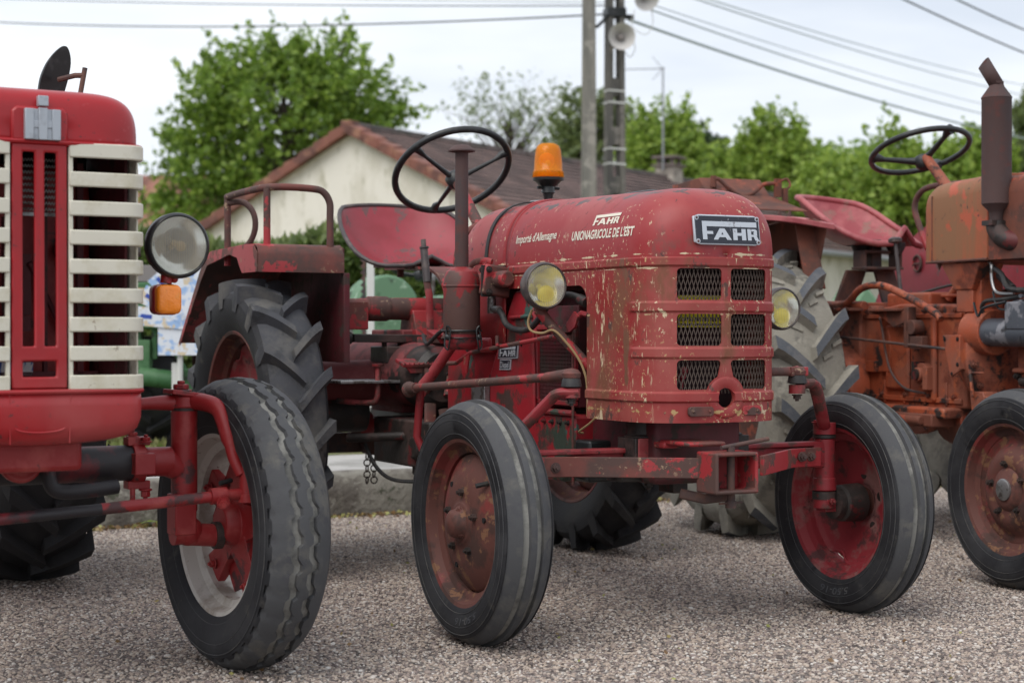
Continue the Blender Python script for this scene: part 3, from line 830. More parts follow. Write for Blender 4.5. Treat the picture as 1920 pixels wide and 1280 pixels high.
def leaf_mesh(name, cen, size, m, parent=None, rng=None, flat=0.0, elong=1.0):
    n = len(cen)
    d = rng.normal(size=(n, 3)); d[:, 2] *= (1 - flat); d /= np.linalg.norm(d, axis=1)[:, None]
    e = rng.normal(size=(n, 3)); e -= (e * d).sum(1)[:, None] * d; e /= np.linalg.norm(e, axis=1)[:, None]
    s = size * rng.uniform(.6, 1.3, n)[:, None]
    u = d * s * .5 * elong; w = e * s * .32
    vs = np.stack([cen - u, cen + w - u * .1, cen + u, cen - w - u * .1], 1).reshape(-1, 3)
    me = bpy.data.meshes.new(name)
    me.vertices.add(n * 4); me.vertices.foreach_set('co', vs.astype(np.float32).ravel())
    me.loops.add(n * 4); me.loops.foreach_set('vertex_index', np.arange(n * 4, dtype=np.int32))
    me.polygons.add(n); me.polygons.foreach_set('loop_start', np.arange(n, dtype=np.int32) * 4)
    try: me.polygons.foreach_set('loop_total', np.full(n, 4, dtype=np.int32))
    except Exception: pass
    me.update(calc_edges=True); me.materials.append(m)
    o = bpy.data.objects.new(name, me); col.objects.link(o)
    if parent: o.parent = parent
    return o

def make_tree(label, px, d, lobes, m='oak', clumps=500, per=36, size=.13, twig=.5, up=.5, group='trees behind the houses', name='tree', sparse=False, seed=1, trunk=.14, base=0.1, depth=.8, spread=.13):
    """lobes in the photograph's pixels (cx, cy, rx, ry), turned into metres at distance d"""
    rng = np.random.default_rng(seed)
    k = d / 3300
    root = empty(name, ((px - 960) * k, d, base)); tag(root, label, 'tree', group)
    lb = [((cx - px) * k, .84 + (623 - cy) * k - base, rx * k, ry * k) for cx, cy, rx, ry in lobes]
    wgt = np.array([a[2] * a[3] for a in lb]); wgt /= wgt.sum()
    cs = []; ds = []
    for _ in range(clumps):
        q = lb[rng.choice(len(lb), p=wgt)]
        v = rng.normal(size=3); v /= np.linalg.norm(v)
        r = rng.uniform(.25, 1) ** .45
        r *= .86 + .2 * mnoise.noise(V(v * 2.3 + q[0]))
        c = np.array([q[0] + v[0] * q[2] * r, v[1] * q[2] * depth * r, q[1] + v[2] * q[3] * r])
        dd = v + rng.normal(size=3) * .5 + np.array([0, 0, up]); dd /= np.linalg.norm(dd)
        cs.append(c); ds.append(dd)
    cs = np.array(cs); ds = np.array(ds)
    pts = []
    for c, dd in zip(cs, ds):
        ln = twig * rng.uniform(.6, 1.5)
        t = rng.uniform(0, 1, per)
        pts.append(c + dd * (t * ln)[:, None] + rng.normal(size=(per, 3)) * (spread * (1.15 - t))[:, None])
    leaf_mesh('crown', np.concatenate(pts), size, LM[m], root, rng)
    w = MB()
    z0 = min(a[1] - a[3] for a in lb); zt = max(a[1] for a in lb)
    z0 = max(z0, .8)
    w.tube([(0, 0, 0), (.05, 0, z0 * .5), (0, .05, z0), (.08, 0, (z0 + zt) / 2), (0, 0, zt)], [trunk, trunk * .8, trunk * .65, trunk * .45, trunk * .15], n=10)
    w.build('trunk', barkm, root)
    w = MB()
    for i in rng.choice(clumps, min(clumps, 110 if not sparse else 60), replace=False):
        c = cs[i]; s0 = V((0, 0, min(max(z0 * .9, c[2] - abs(c[0]) * .8 - .6), zt)))
        e = V(c + ds[i] * twig); mid = s0.lerp(V(c), .55) + V((0, 0, -.12 * abs(c[0])))
        w.tube([s0, mid, V(c), e], [trunk * .22, trunk * .12, trunk * .06, trunk * .02], n=5)
    w.build('branch', barkm, root)
    return root

make_tree('large round mid green tree behind the cream gable', 530, 38,
          [(520, 235, 175, 145), (400, 310, 100, 110), (640, 210, 110, 100), (400, 175, 55, 45), (610, 125, 75, 50), (725, 225, 45, 30), (350, 375, 60, 70), (470, 140, 80, 55)],
          'oak', clumps=680, per=34, size=.15, twig=.72, seed=3, trunk=.2)
make_tree('thin sparse tree with bare twigs behind the roof ridge, left of the poles', 955, 60,
          [(925, 225, 45, 42), (985, 225, 45, 40), (1030, 235, 28, 40), (885, 220, 18, 30)], 'olive', clumps=150, per=9, size=.15, twig=1.1, sparse=True, seed=4, trunk=.16, spread=.2)
make_tree('olive green tree right behind the two concrete poles', 1090, 52,
          [(1085, 235, 38, 45), (1140, 240, 30, 40), (1170, 250, 40, 40), (1080, 300, 50, 50)], 'olive', clumps=260, per=32, size=.16, twig=.6, seed=5)
make_tree('fresh green tree with upright shoots behind the chimney and aerial', 1240, 45,
          [(1215, 300, 40, 42), (1265, 300, 40, 38), (1200, 255, 10, 34), (1222, 248, 8, 30), (1282, 250, 8, 34), (1255, 262, 9, 26), (1240, 335, 65, 36)], 'lime', clumps=360, per=30, size=.14, twig=.65, up=1.1, seed=6)
make_tree('dark green tree between the chimney and the far trees', 1325, 58,
          [(1320, 300, 38, 38), (1300, 320, 40, 35)], 'dark', clumps=200, per=34, size=.2, twig=.5, seed=7)
make_tree('fresh green tree with tall pointed shoots above the bonnet corner', 1455, 42,
          [(1450, 335, 62, 42), (1432, 270, 12, 46), (1448, 262, 7, 42), (1415, 295, 10, 30), (1482, 280, 9, 40), (1505, 300, 8, 32), (1500, 340, 50, 36), (1390, 345, 55, 34), (1375, 305, 8, 26)], 'lime', clumps=460, per=30, size=.14, twig=.6, up=1.2, seed=8)
make_tree('bright green bushy tree behind the orange tractor seat', 1590, 36,
          [(1580, 375, 85, 48), (1640, 375, 75, 50), (1540, 400, 80, 50), (1560, 325, 9, 28), (1610, 330, 8, 26), (1535, 335, 10, 30)], 'lime', clumps=460, per=32, size=.13, twig=.5, up=.7, seed=9)
make_tree('green tree with loose leaning shoots behind the thin steering wheel', 1740, 33,
          [(1700, 385, 80, 62), (1780, 370, 75, 55), (1662, 285, 8, 44), (1705, 315, 12, 30), (1740, 325, 30, 26), (1790, 310, 9, 30), (1820, 345, 60, 52), (1840, 300, 12, 34)], 'lime', clumps=560, per=32, size=.13, twig=.5, up=.9, seed=10)
make_tree('tall loose tree right of the exhaust silencer', 1960, 34,
          [(1950, 300, 45, 120), (1930, 400, 60, 90), (1985, 250, 50, 70)], 'olive', clumps=400, per=30, size=.13, twig=.6, seed=11)

# wooded hill far off
mb = MB(); rows = []
for i in range(60):
    row = []
    for j in range(14):
        x = 0 + i * 1.6; y = 100 + j * 5
        hgt = 12.2 * math.exp(-((x - 26) / 20) ** 2) * min(1, j / 5) + mnoise.noise(V((x * .12, y * .1, 0))) * .8
        row.append((x, y, max(-.2, hgt)))
    rows.append(row)
mb.sheet(rows)
tag(mb.build('hill', mat('hillside green', (.06, .09, .025), .95, 0, [((.1, .14, .035), .3, .4, .6, 6, U, .95)]), smooth=180), kind='structure')
rng = np.random.default_rng(21)
cs = []
for _ in range(1100):
    x = rng.uniform(4, 78); j = rng.uniform(.6, 6)
    y = 100 + j * 5
    hgt = 12.2 * math.exp(-((x - 26) / 20) ** 2) * min(1, j / 5)
    rr = rng.uniform(.8, 1.7); v = rng.normal(size=(60, 3)); v /= np.linalg.norm(v, axis=1)[:, None]
    cs.append(np.array([x, y, hgt + rr * .7]) + v * rr * rng.uniform(.6, 1.1, 60)[:, None])
w_ = leaf_mesh('wood', np.concatenate(cs), .6, LM['oak'], None, rng)
tag(w_, 'far wood of green trees covering the hillside', kind='stuff')

# grass and litter along the kerb
rng = np.random.default_rng(31)
n = 26000
a = rng.uniform(-3, 8, n); b = 1.3 + rng.uniform(0, 1, n) ** 1.4 * 7
keep = np.array([mnoise.noise(V((x * .9, y * 1.3, 0))) > -.12 for x, y in zip(a, b)])
a = a[keep]; b = b[keep]
P0 = np.array(K0)[None] + np.outer(a, np.array(KD)) + np.outer(b, np.array(KN)); P0[:, 2] = .225
gr = leaf_mesh('grass', P0, .07, LM['grass'], None, rng, flat=-1.0, elong=1.4)
tag(gr, 'thin patchy grass on the verge beyond the path', kind='stuff')
n = 2600
a = rng.uniform(-1, 7, n); b = -np.abs(rng.normal(0, .05, n)) - .01
P0 = np.array(K0)[None] + np.outer(a, np.array(KD)) + np.outer(b, np.array(KN)); P0[:, 2] = .008 + rng.uniform(0, .014, n)
lt = leaf_mesh('leaf_litter', P0, .024, LM['litter'], None, rng, flat=.6)
tag(lt, 'dry brown leaf litter along the foot of the kerb', kind='stuff')
n = 420
xy = rng.uniform((-1.2, 3.6), (3.4, 8.0), (n, 2)); P0 = np.concatenate([xy, rng.uniform(.012, .018, (n, 1))], 1)
cb_ = leaf_mesh('plant_debris', P0, .016, LM['litter'], None, rng, flat=.7)
tag(cb_, 'scattered bits of dry leaf and straw on the gravel', kind='stuff')
# two bigger green leaves by the kerb
for i, (aa, bb, s) in enumerate(((.12, -.03, .05), (2.4, -.05, .04))):
    q = MB(); p = kp(aa, bb, .02)
    q.sheet([[p + V((-s, -.01, 0)), p + V((-s * .9, .0, .004))], [p + V((-s * .3, -.022, .012)), p + V((-s * .2, .02, .014))], [p + V((s * .5, -.018, .012)), p + V((s * .4, .016, .01))], [p + V((s, -.004, .002)), p + V((s, .002, .003))]])
    o = q.build('fallen_leaf', LM['lime'], smooth=180)
    tag(o, ['fallen yellow green leaf at the kerb foot left of the zigzag tyre', 'fallen green leaf at the kerb foot beside the middle tractor tyre'][i], 'leaf', 'fallen leaves by the kerb')

# hedge
rng = np.random.default_rng(41)
hd = empty('hedge', at(560, 623, 13.2).xyz * 1); hd.location.z = .2
tag(hd, 'clipped green hedge with grassy stalks on top below the cream gable', 'hedge')
n = 75000
hx = rng.uniform(-4.2, 3.0, n); hy = rng.uniform(-.35, .35, n)
top = 1.28 + .05 * np.sin(hx * 3.1) + .03 * np.sin(hx * 7.7)
hz = rng.uniform(0, 1, n) ** .85 * top
side = rng.uniform(0, 1, n) < .65
hy = np.where(side, -.35 + np.abs(rng.normal(0, .07, n)) - .06 * np.sin(hx * 9) * np.sin(hz * 8), hy)
leaf_mesh('foliage', np.stack([hx, hy, hz], 1), .065, LM['hedge'], hd, rng)
n = 3200
hx = rng.uniform(-4.2, 3.0, n); hy = rng.uniform(-.35, .3, n); hz = 1.28 + .05 * np.sin(hx * 3.1) + rng.uniform(-.05, .13, n) * (0.6 + .5 * np.sin(hx * 5))
leaf_mesh('stalk', np.stack([hx, hy, hz], 1), .09, LM['olive'], hd, rng, flat=-2.5, elong=1.7)
hm = MB(); hm.box((-.6, .05, .62), (7.1, .5, 1.14)); hm.build('twig_core', mat('hedge inner twigs', (.03, .035, .015), .95), hd, bevel=.05)

# ------------------------------------------------------------- house with cream gable
HA = math.atan2(-.525, .85)
hs = empty('house', (-2.27, 25, 0), HA); tag(hs, 'low cream rendered house with gable end and long brown tiled roof', 'house')
render_m = mat('cream weathered render', (.74, .70, .63), .9, 0, [((.62, .58, .50), 1.8, .48, .66, 8, (1, 1, .45), .92), ((.50, .47, .38), 4.5, .58, .72, 8, (1, 1, .35), .95)], bump=(25, .4, .01))
W2, ZP, ZE, LEN = 2.75, 3.72, 2.38, 21.
mb = MB()
mb.prism([(-W2, 0), (W2, 0), (W2, ZE), (0, ZP - .06), (-W2, ZE)], 'Y', 0, LEN)
mb.build('wall', render_m, hs)
def tile_mat(name, c1, c2, mort):
    m = bpy.data.materials.new(name); m.use_nodes = True
    n = m.node_tree.nodes; l = m.node_tree.links; b = n['Principled BSDF']; b.inputs['Roughness'].default_value = .85
    t = n.new('ShaderNodeTexCoord'); sx = n.new('ShaderNodeSeparateXYZ'); l.new(t.outputs['Object'], sx.inputs[0])
    cb = n.new('ShaderNodeCombineXYZ'); l.new(sx.outputs['Y'], cb.inputs['X']); l.new(sx.outputs['X'], cb.inputs['Y'])
    br = n.new('ShaderNodeTexBrick'); l.new(cb.outputs[0], br.inputs['Vector'])
    br.inputs['Color1'].default_value = (*c1, 1); br.inputs['Color2'].default_value = (*c2, 1); br.inputs['Mortar'].default_value = (*mort, 1)
    br.inputs['Scale'].default_value = 1; br.inputs['Brick Width'].default_value = .22; br.inputs['Row Height'].default_value = .165; br.inputs['Mortar Size'].default_value = .012
    no = n.new('ShaderNodeTexNoise'); no.inputs['Scale'].default_value = 1.4; no.inputs['Detail'].default_value = 7; l.new(t.outputs['Object'], no.inputs['Vector'])
    mr = n.new('ShaderNodeMapRange'); mr.inputs['From Min'].default_value = .35; mr.inputs['From Max'].default_value = .68; mr.inputs['To Min'].default_value = .6; mr.inputs['To Max'].default_value = 1.3
    l.new(no.outputs['Fac'], mr.inputs['Value'])
    mm = n.new('ShaderNodeMixRGB'); mm.blend_type = 'MULTIPLY'; mm.inputs['Fac'].default_value = 1
    l.new(br.outputs['Color'], mm.inputs['Color1']); l.new(mr.outputs['Result'], mm.inputs['Color2'])
    l.new(mm.outputs['Color'], b.inputs['Base Color'])
    return m
rt = tile_mat('brown roof tiles', (.24, .145, .125), (.16, .10, .088), (.06, .045, .042))
mb = MB(); NR = 18
for s in (-1, 1):
    for k in range(NR):
        t0 = k / NR; t1 = (k + 1) / NR
        x0, x1 = s * (W2 + .22) * t0, s * (W2 + .22) * t1
        sl = (ZP - ZE) / W2
        z0, z1 = ZP + .05 - abs(x0) * sl, ZP + .05 - abs(x1) * sl
        mb.add([(x0, -.10, z0), (x1, -.10, z1 + .028), (x1, LEN, z1 + .028), (x0, LEN, z0), (x1, -.10, z1 - .03), (x1, LEN, z1 - .03), (x0, -.10, z0 - .04), (x0, LEN, z0 - .04)],
               [(0, 1, 2, 3), (1, 4, 5, 2), (4, 6, 7, 5), (0, 1, 4, 6), (3, 2, 5, 7)])
mb.build('roof', rt, hs, smooth=20)
rk = mat('red brown verge tiles', (.22, .085, .062), .8, 0, [((.13, .06, .05), 2.5, .45, .62, 6, U, .9), ((.3, .15, .1), 5, .55, .7, 5, U, .85)])
mb = MB()
for s in (-1, 1):
    nt = 11
    for k in range(nt):
        x0 = (W2 + .26) * k / nt; x1 = (W2 + .26) * (k + 1) / nt + .02
        sl = (ZP - ZE) / W2
        za, zb = ZP + .07 - x0 * sl, ZP + .10 - x1 * sl
        y0, y1 = -.16, .06
        mb.add([(s * x0, y0, za - .15), (s * x1, y0 - .012, zb - .17), (s * x1, y0 - .012, zb), (s * x0, y0, za), (s * x0, y1, za - .1), (s * x1, y1, zb - .12), (s * x1, y1, zb + .02), (s * x0, y1, za + .02)],
               [(0, 1, 2, 3), (7, 6, 5, 4), (3, 2, 6, 7), (0, 4, 5, 1), (1, 5, 6, 2), (0, 3, 7, 4)])
mb.box((0, -.05, ZP + .02), (.16, .24, .18))
mb.build('verge_tile', rk, hs, bevel=.012)
mb = MB()
for k in range(50):
    y = -.05 + k * .43
    mb.cyl((0, y, ZP + .015), (0, y + .42, ZP + .025), .10, .085, n=12)
mb.build('ridge_tile', mat('weathered ridge tiles', (.10, .075, .07), .9, 0, [((.05, .045, .04), 3, .45, .6, 6, U, .9)]), hs)
gm = mat('grey zinc gutter', (.3, .31, .33), .5, .3)
mb = MB(); mb.tube([(W2 + .25, -.1, ZE - .08), (W2 + .25, LEN, ZE - .08)], .06, n=10); mb.build('gutter', gm, hs)
ch = MB(); yc = 10.0
ch.box((0, yc, 3.78), (.40, .40, .46)); chim = ch.build('chimney', mat('pale chimney render', (.42, .38, .33), .9, 0, [((.25, .22, .19), 5, .45, .6, 6, U, .9)]), hs, bevel=.01)
ch = MB()
for dx in (-.14, .14):
    for dy in (-.14, .14): ch.box((dx, yc + dy, 4.07), (.07, .07, .12))
ch.box((0, yc, 4.155), (.50, .50, .05)); ch.box((0, yc, 4.0), (.50, .50, .04))
ch.build('chimney_cap', mat('dark chimney cap', (.16, .13, .12), .9), chim, bevel=.01)
an = empty('aerial', hs.matrix_basis @ V((0, yc - .25, 3.9))); tag(an, 'television aerial on a thin mast at the chimney', 'aerial')
ax = MB(); ax.cyl((0, 0, 0), (0, 0, 1.95), .018, n=8); ax.build('mast', gm, an)
ax = MB(); ax.cyl((.03, 0, 1.92), (-.72, 0, 1.90), .010, n=6)
for k in range(9): ax.cyl((-.06 - k * .075, -.12, 1.915), (-.06 - k * .075, .12, 1.915), .004, n=5)
ax.cyl((-.02, 0, 1.92), (-.2, -.02, 2.14), .006, n=5); ax.cyl((-.02, 0, 1.92), (-.2, .02, 1.70), .006, n=5); ax.cyl((-.09, -.15, 2.03), (-.09, .15, 2.03), .004, n=5); ax.cyl((-.09, -.15, 1.8), (-.09, .15, 1.8), .004, n=5)
ax.build('antenna_boom', gm, an)

# far pink house at the left edge
fh = empty('house', (at(225, 623, 48).x, 48, 0), R(-12)); tag(fh, 'far house with salmon tiled roof and chimney at the left behind the tree', 'house')
mb = MB(); mb.box((0, 0, 1.7), (7, 6, 3.4)); mb.build('wall', render_m, fh)
mb = MB(); mb.prism([(-3.3, 3.3), (3.3, 3.3), (0, 5.1)], 'X', -3.8, 3.8)
mb.v = [(x, y, z) for x, y, z in mb.v]; rf = mb.build('roof', tile_mat('salmon roof tiles', (.36, .16, .11), (.28, .12, .09), (.14, .07, .05)), fh)
mb = MB(); mb.box((.6, -1.0, 4.7), (.5, .5, 1.0)); mb.build('chimney', mat('salmon brick', (.33, .15, .11), .9), rf, bevel=.01)
mb = MB(); mb.tube([(-3.8, -3.35, 3.25), (3.8, -3.35, 3.25)], .08, n=8); mb.build('gutter', gm, fh)

# ------------------------------------------------------------- poles, loudspeakers, cables
pc = mat('grey weathered concrete pole', (.23, .215, .19), .9, 0, [((.15, .145, .13), 2, .45, .62, 7, (3, 3, .4), .9), ((.30, .28, .25), 6, .6, .7, 6, U, .9)], bump=(40, .3, .004))
pd = mat('dark weathered concrete pole', (.15, .14, .125), .9, 0, [((.09, .085, .08), 2, .45, .62, 7, (3, 3, .4), .9), ((.22, .2, .18), 6, .6, .7, 6, U, .9)], bump=(40, .3, .004))
p1 = at(1104, 623, 19.6)
pl = empty('utility_pole', (p1.x, p1.y, 0)); tag(pl, 'plain pale concrete utility pole, left one of the two', 'utility pole', 'concrete utility poles')
mb = MB(); mb.rings([[(-.10, -.09, 0), (.10, -.09, 0), (.10, .09, 0), (-.10, .09, 0)], [(-.052, -.05, 7.6), (.052, -.05, 7.6), (.052, .05, 7.6), (-.052, .05, 7.6)]])
mb.build('shaft', pc, pl, bevel=.02)
p2 = at(1152, 623, 19.9)
pl2 = empty('utility_pole', (p2.x, p2.y, 0), R(14)); tag(pl2, 'darker slotted concrete utility pole with white straps and loudspeakers', 'utility pole', 'concrete utility poles')
mb = MB(); H_ = 7.8
def sec(z, x): return x * (1 - .42 * z / H_)
for x, y in ((-.085, 0), (.085, 0)):
    zs = [i * H_ / 12 for i in range(13)]
    mb.rings([[(sec(z, x) - .03, -.11 * (1 - .4 * z / H_), z), (sec(z, x) + .03, -.11 * (1 - .4 * z / H_), z), (sec(z, x) + .03, .11 * (1 - .4 * z / H_), z), (sec(z, x) - .03, .11 * (1 - .4 * z / H_), z)] for z in zs])
for k in range(14):
    z = .3 + k * .55; ww = sec(z, .085) - .03
    mb.box((0, 0, z), (ww * 2 + .002, .17 * (1 - .4 * z / H_), .2))
mb.build('shaft', pd, pl2, bevel=.006)
for z in (.84 + 315 / 3300 * 19.9, .84 + 343 / 3300 * 19.9, .84 + 429 / 3300 * 19.9, .84 + 451 / 3300 * 19.9):
    q = MB(); s_ = 1 - .42 * z / H_
    q.band([(-.122 * s_, -.115 * s_, z), (.122 * s_, -.115 * s_, z - .01), (.122 * s_, .115 * s_, z), (-.122 * s_, .115 * s_, z), (-.122 * s_, -.115 * s_, z)], (0, 0, .02), .006)
    q.build('strap', M['bone'], pl2)
q = MB(); q.box((.05, -.02, 4.40), (.34, .05, .05)); q.tube([(-.3, -.05, 4.28), (-.22, -.05, 4.27), (-.12, -.02, 4.36)], .02); q.box((0, 0, 4.44), (.22, .2, .10)); q.build('bracket', M['black'], pl2, bevel=.004)
def speaker_horn(label, px, py, aim):
    p = at(px, py, 19.6); e = empty('loudspeaker', p); tag(e, label, 'loudspeaker', 'grey horn loudspeakers on the pole')
    u, w, d = basis(V(aim)); mm = mat('pale grey horn plastic', (.52, .50, .48), .55)
    q = MB(); q.stack(-d * .20, d, [(0, .03), (.05, .05), (.10, .05), (.12, .10), (.20, .132), (.235, .145), (.24, .15), (.235, .142), (.2, .12), (.13, .05), (.10, .03), (.1, .001)], n=32, cap=False); q.build('horn', mm, e)
    q = MB(); q.stack(-d * .12, d, [(0, .02), (.06, .035), (.10, .03), (.115, .001)], n=20); q.build('driver', mat('horn driver grey', (.25, .22, .21), .6), e)
    return e
speaker_horn('lower round grey loudspeaker on the slotted pole', 1165, 70, (.12, -1, -.05))
speaker_horn('upper round grey loudspeaker on a side arm of the slotted pole', 1210, -4, (.35, -1, -.35))
cabm = mat('grey green cable sheath', (.36, .42, .44), .6)
cabd = mat('dark cable', (.05, .055, .06), .6)
def cable(label, a, b, r, sag=.15, m=None, group='overhead cables to the right'):
    A = at(*a); B = at(*b); q = MB()
    q.tube([A.lerp(B, i / 24) - V((0, 0, sag * 4 * (i / 24) * (1 - i / 24))) for i in range(25)], r, n=6)
    o = q.build('overhead_cable', m or cabm); tag(o, label, 'cable', group)
cable('lowest thick overhead cable running right from the slotted pole', (1178, 38, 20), (1960, 268, 34), .017, .12)
cable('second overhead cable up from the lowest, right of the slotted pole', (1215, 18, 20), (1960, 240, 36), .010, .12)
cable('thin overhead cable just above the second one at right', (1222, 10, 20), (1960, 222, 38), .006, .10)
cable('pale overhead cable crossing high to the right, lower of the high pair', (1270, -12, 20), (1960, 188, 40), .009, .1)
cable('pale overhead cable crossing high to the right, upper of the high pair', (1290, -12, 20), (1960, 168, 42), .008, .1)
cable('dark overhead cable entering the top edge nearest the silencer', (1660, -16, 22), (1980, 124, 26), .012, .03, cabd, 'dark cables at the top right')
cable('dark overhead cable cutting the top right corner', (1760, -16, 22), (1980, 80, 26), .012, .03, cabd, 'dark cables at the top right')
cable('lower overhead cable running left from the pale pole across the sky', (1135, 28, 20), (-60, 40, 30), .011, .12, cabd, 'overhead cables to the left')
cable('middle overhead cable running left from the poles', (1135, 12, 20), (-60, -4, 32), .008, .05, cabd, 'overhead cables to the left')
cable('highest thin overhead cable running left from the poles', (1135, 6, 20), (200, -14, 30), .006, .03, cabm, 'overhead cables to the left')
for lab, pts in (('thin drooping speaker lead below the lower loudspeaker', [(1168, 92), (1180, 108), (1190, 95), (1188, 78)]), ('thin drooping speaker lead under the upper loudspeaker', [(1190, 20), (1185, 50), (1210, 66), (1224, 45), (1220, 15)])):
    q = MB(); q.tube(smooth_path([at(a, b, 19.7) for a, b in pts], 5), .005, n=5)
    tag(q.build('cable', M['bone']), lab, 'cable', 'loudspeaker leads')
# ================================================================= shared machine pieces
def headlamp(parent, c, aim, r, body, bezel, bulb='reflecty', depth=.09, name='headlight', bulbpos=(.0, -.25), bs=1.0):
    c = V(c); u, w, d = basis(V(aim))
    q = MB(); q.stack(c - d * depth, d, [(0, .001), (.001, r * .25), (depth * .12, r * .5), (depth * .4, r * .82), (depth * .7, r * .96), (depth, r)], n=40, cap=False)
    h = q.build(name, body, parent, smooth=50)
    q = MB(); q.stack(c - d * .022, d, [(0, r * 1.0), (.004, r * 1.05), (.022, r * 1.06), (.030, r * 1.03), (.033, r * .97), (.030, r * .925), (.020, r * .92), (.0, r * .92)], n=48, cap=False)
    q.build('bezel', bezel, h, smooth=50)
    q = MB(); q.stack(c - d * (depth * .5), d, [(0, .001), (.004, r * .35), (.018, r * .65), (depth * .5 + .002, r * .90), (depth * .5 + .006, r * .925)], n=40, cap=False)
    q.build('reflector', 'reflector', h, smooth=60)
    q = MB(); bc = c - d * (depth * .22) + u * r * bulbpos[0] + w * r * bulbpos[1]
    q.ball(bc - w * r * .1 + u * r * .2, (r * .44 * bs, r * .2 * bs, r * .40 * bs), n=18, k=10); q.cyl(c - d * depth * .45, bc, r * .12, n=10); q.build('bulb', bulb, h)
    q = MB(); q.stack(c + d * .004, d, [(0, .001), (.0, r * .5), (0, r * .93), (.006, r * .93), (.012, r * .75), (.017, r * .45), (.019, .001)], n=40, cap=False)
    q.build('lens', 'lens', h, smooth=60)
    return h

def steering_wheel(parent, c, axis, r, spokes, m='black', hub='black', rr=.013, rot=0.0, name='steering_wheel', dish=.05, thick=.009):
    c = V(c); u, w, d = basis(V(axis))
    q = MB(); n = 56
    q.tube([c + (u * math.cos(2 * PI * i / n) + w * math.sin(2 * PI * i / n)) * r for i in range(n)], rr, n=12, closed=True)
    o = q.build(name, m, parent, smooth=60)
    for k in range(spokes):
        a = 2 * PI * k / spokes + rot; e = u * math.cos(a) + w * math.sin(a)
        q = MB(); q.tube([c - d * dish + e * r * .1, c - d * dish * .8 + e * r * .3, c - d * dish * .3 + e * r * .75, c + e * r * .88, c + e * r * .99], [thick * 1.3, thick, thick * .8, thick * 1.5, thick * 1.7], n=10)
        q.build('spoke', m, o)
    q = MB(); q.stack(c - d * (dish + .035), d, [(0, .02), (.01, .030), (.04, .036), (.052, .030), (.058, .018), (.06, .004)], n=20); q.build('hub', hub, o)
    return o

def fittings(parent, items, name, m):
    for p, d, r, h in items:
        q = MB(); q.bolt(p, d, r, h); q.build(name, m, parent)

def steer(W, c, deg):
    r = Matrix.Rotation(R(deg), 3, 'Z'); W.rotation_euler = (0, 0, R(deg)); W.location = V(c) - r @ V(c)

# ================================================================= MIDDLE TRACTOR
T = empty('tractor', (.4645, 5.01, 0), R(26.4))
tag(T, 'old red tractor in the middle with black FAHR nameplate, scratched grille and amber beacon', 'tractor', 'old tractors parked on the gravel')

# ---- bonnet
HW, YC, HL, ZS, HH = .222, -.055, .205, 1.045, .195
NE = 3.0
def sgp(v, p): return math.copysign(abs(v) ** p, v)
def plan(t, hw=HW, yc=YC, hl=HL, ne=NE):     # t 0 (side) .. pi/2 (front centre)
    return hw * abs(math.cos(t)) ** (2 / ne), yc - hl * abs(math.sin(t)) ** (2 / ne)
def hood_rows(off=0.0):
    st = []
    for i in range(25):                       # straight part from the back to YC
        y = .66 + (YC - .66) * i / 24
        g_ = 1 - .10 * max(0, (y - .1)) ** 1.2
        st.append((y, g_, 1 + .12 * max(0, y)))
    for i in range(1, 29):
        t = (PI / 2) * (i / 28)
        cs_, sn = math.cos(t) ** (2 / NE), math.sin(t) ** (2 / NE)
        st.append((YC - HL * sn, max(cs_, .002), max(cs_, .002) ** .9))
    rows = []
    for y, gw, gh in st:
        row = []
        w_ = HW * gw + off; h_ = HH * gh + off
        for zz in (1.036, 1.040):
            row.append((-w_, y, zz))
        for k in range(37):
            f = PI - PI * k / 36
            row.append((w_ * sgp(math.cos(f), 2 / 3.0), y, ZS + h_ * abs(math.sin(f)) ** (2 / 2.5)))
        for zz in (1.040, 1.036):
            row.append((w_, y, zz))
        rows.append(row)
    return rows
mb = MB(); rows = hood_rows(); mb.sheet(rows)
hood = mb.build('hood', 'hood', T, smooth=180, solid=.004)
bm = bmesh.new(); bm.from_mesh(hood.data); bvh = BVHTree.FromBMesh(bm); bm.free()
def on_side(y, z, lift=.0035):
    hit = bvh.ray_cast(V((-2, y, z)), V((1, 0, 0)))
    p, nn = hit[0], hit[1]
    if p is None: return V((-HW, y, z))
    if nn.x > 0: nn = -nn
    return p + nn * lift
def on_front(x, z, lift=.006):
    hit = bvh.ray_cast(V((x, -2, z)), V((0, 1, 0)))
    if hit[0] is None: return V((x, -.26, z))
    nn = hit[1]
    if nn.y > 0: nn = -nn
    return hit[0] + nn * lift
# lettering on the side: u runs forward (-Y)
q = MB(); put_text(q, "Importé d'Allemagne", .275, .034, lambda u, v: on_side(.592 - u, 1.105 + v + u * .01), .015); q.build('lettering', 'decal', hood)
q = MB(); put_text(q, "UNIONAGRICOLE DE L'EST", .348, .027, lambda u, v: on_side(.215 - u, 1.104 + v - u * .004), .03); q.build('lettering', 'decal', hood)
q = MB(); logo(q, .142, .029, lambda u, v: on_side(.104 - u, 1.142 + v)); q.build('lettering', 'decal', hood)
q = MB(); logo(q, .142, .029, lambda u, v: on_side(.110 - u, 1.147 + v, .002)); q.build('lettering', 'decalp', hood)
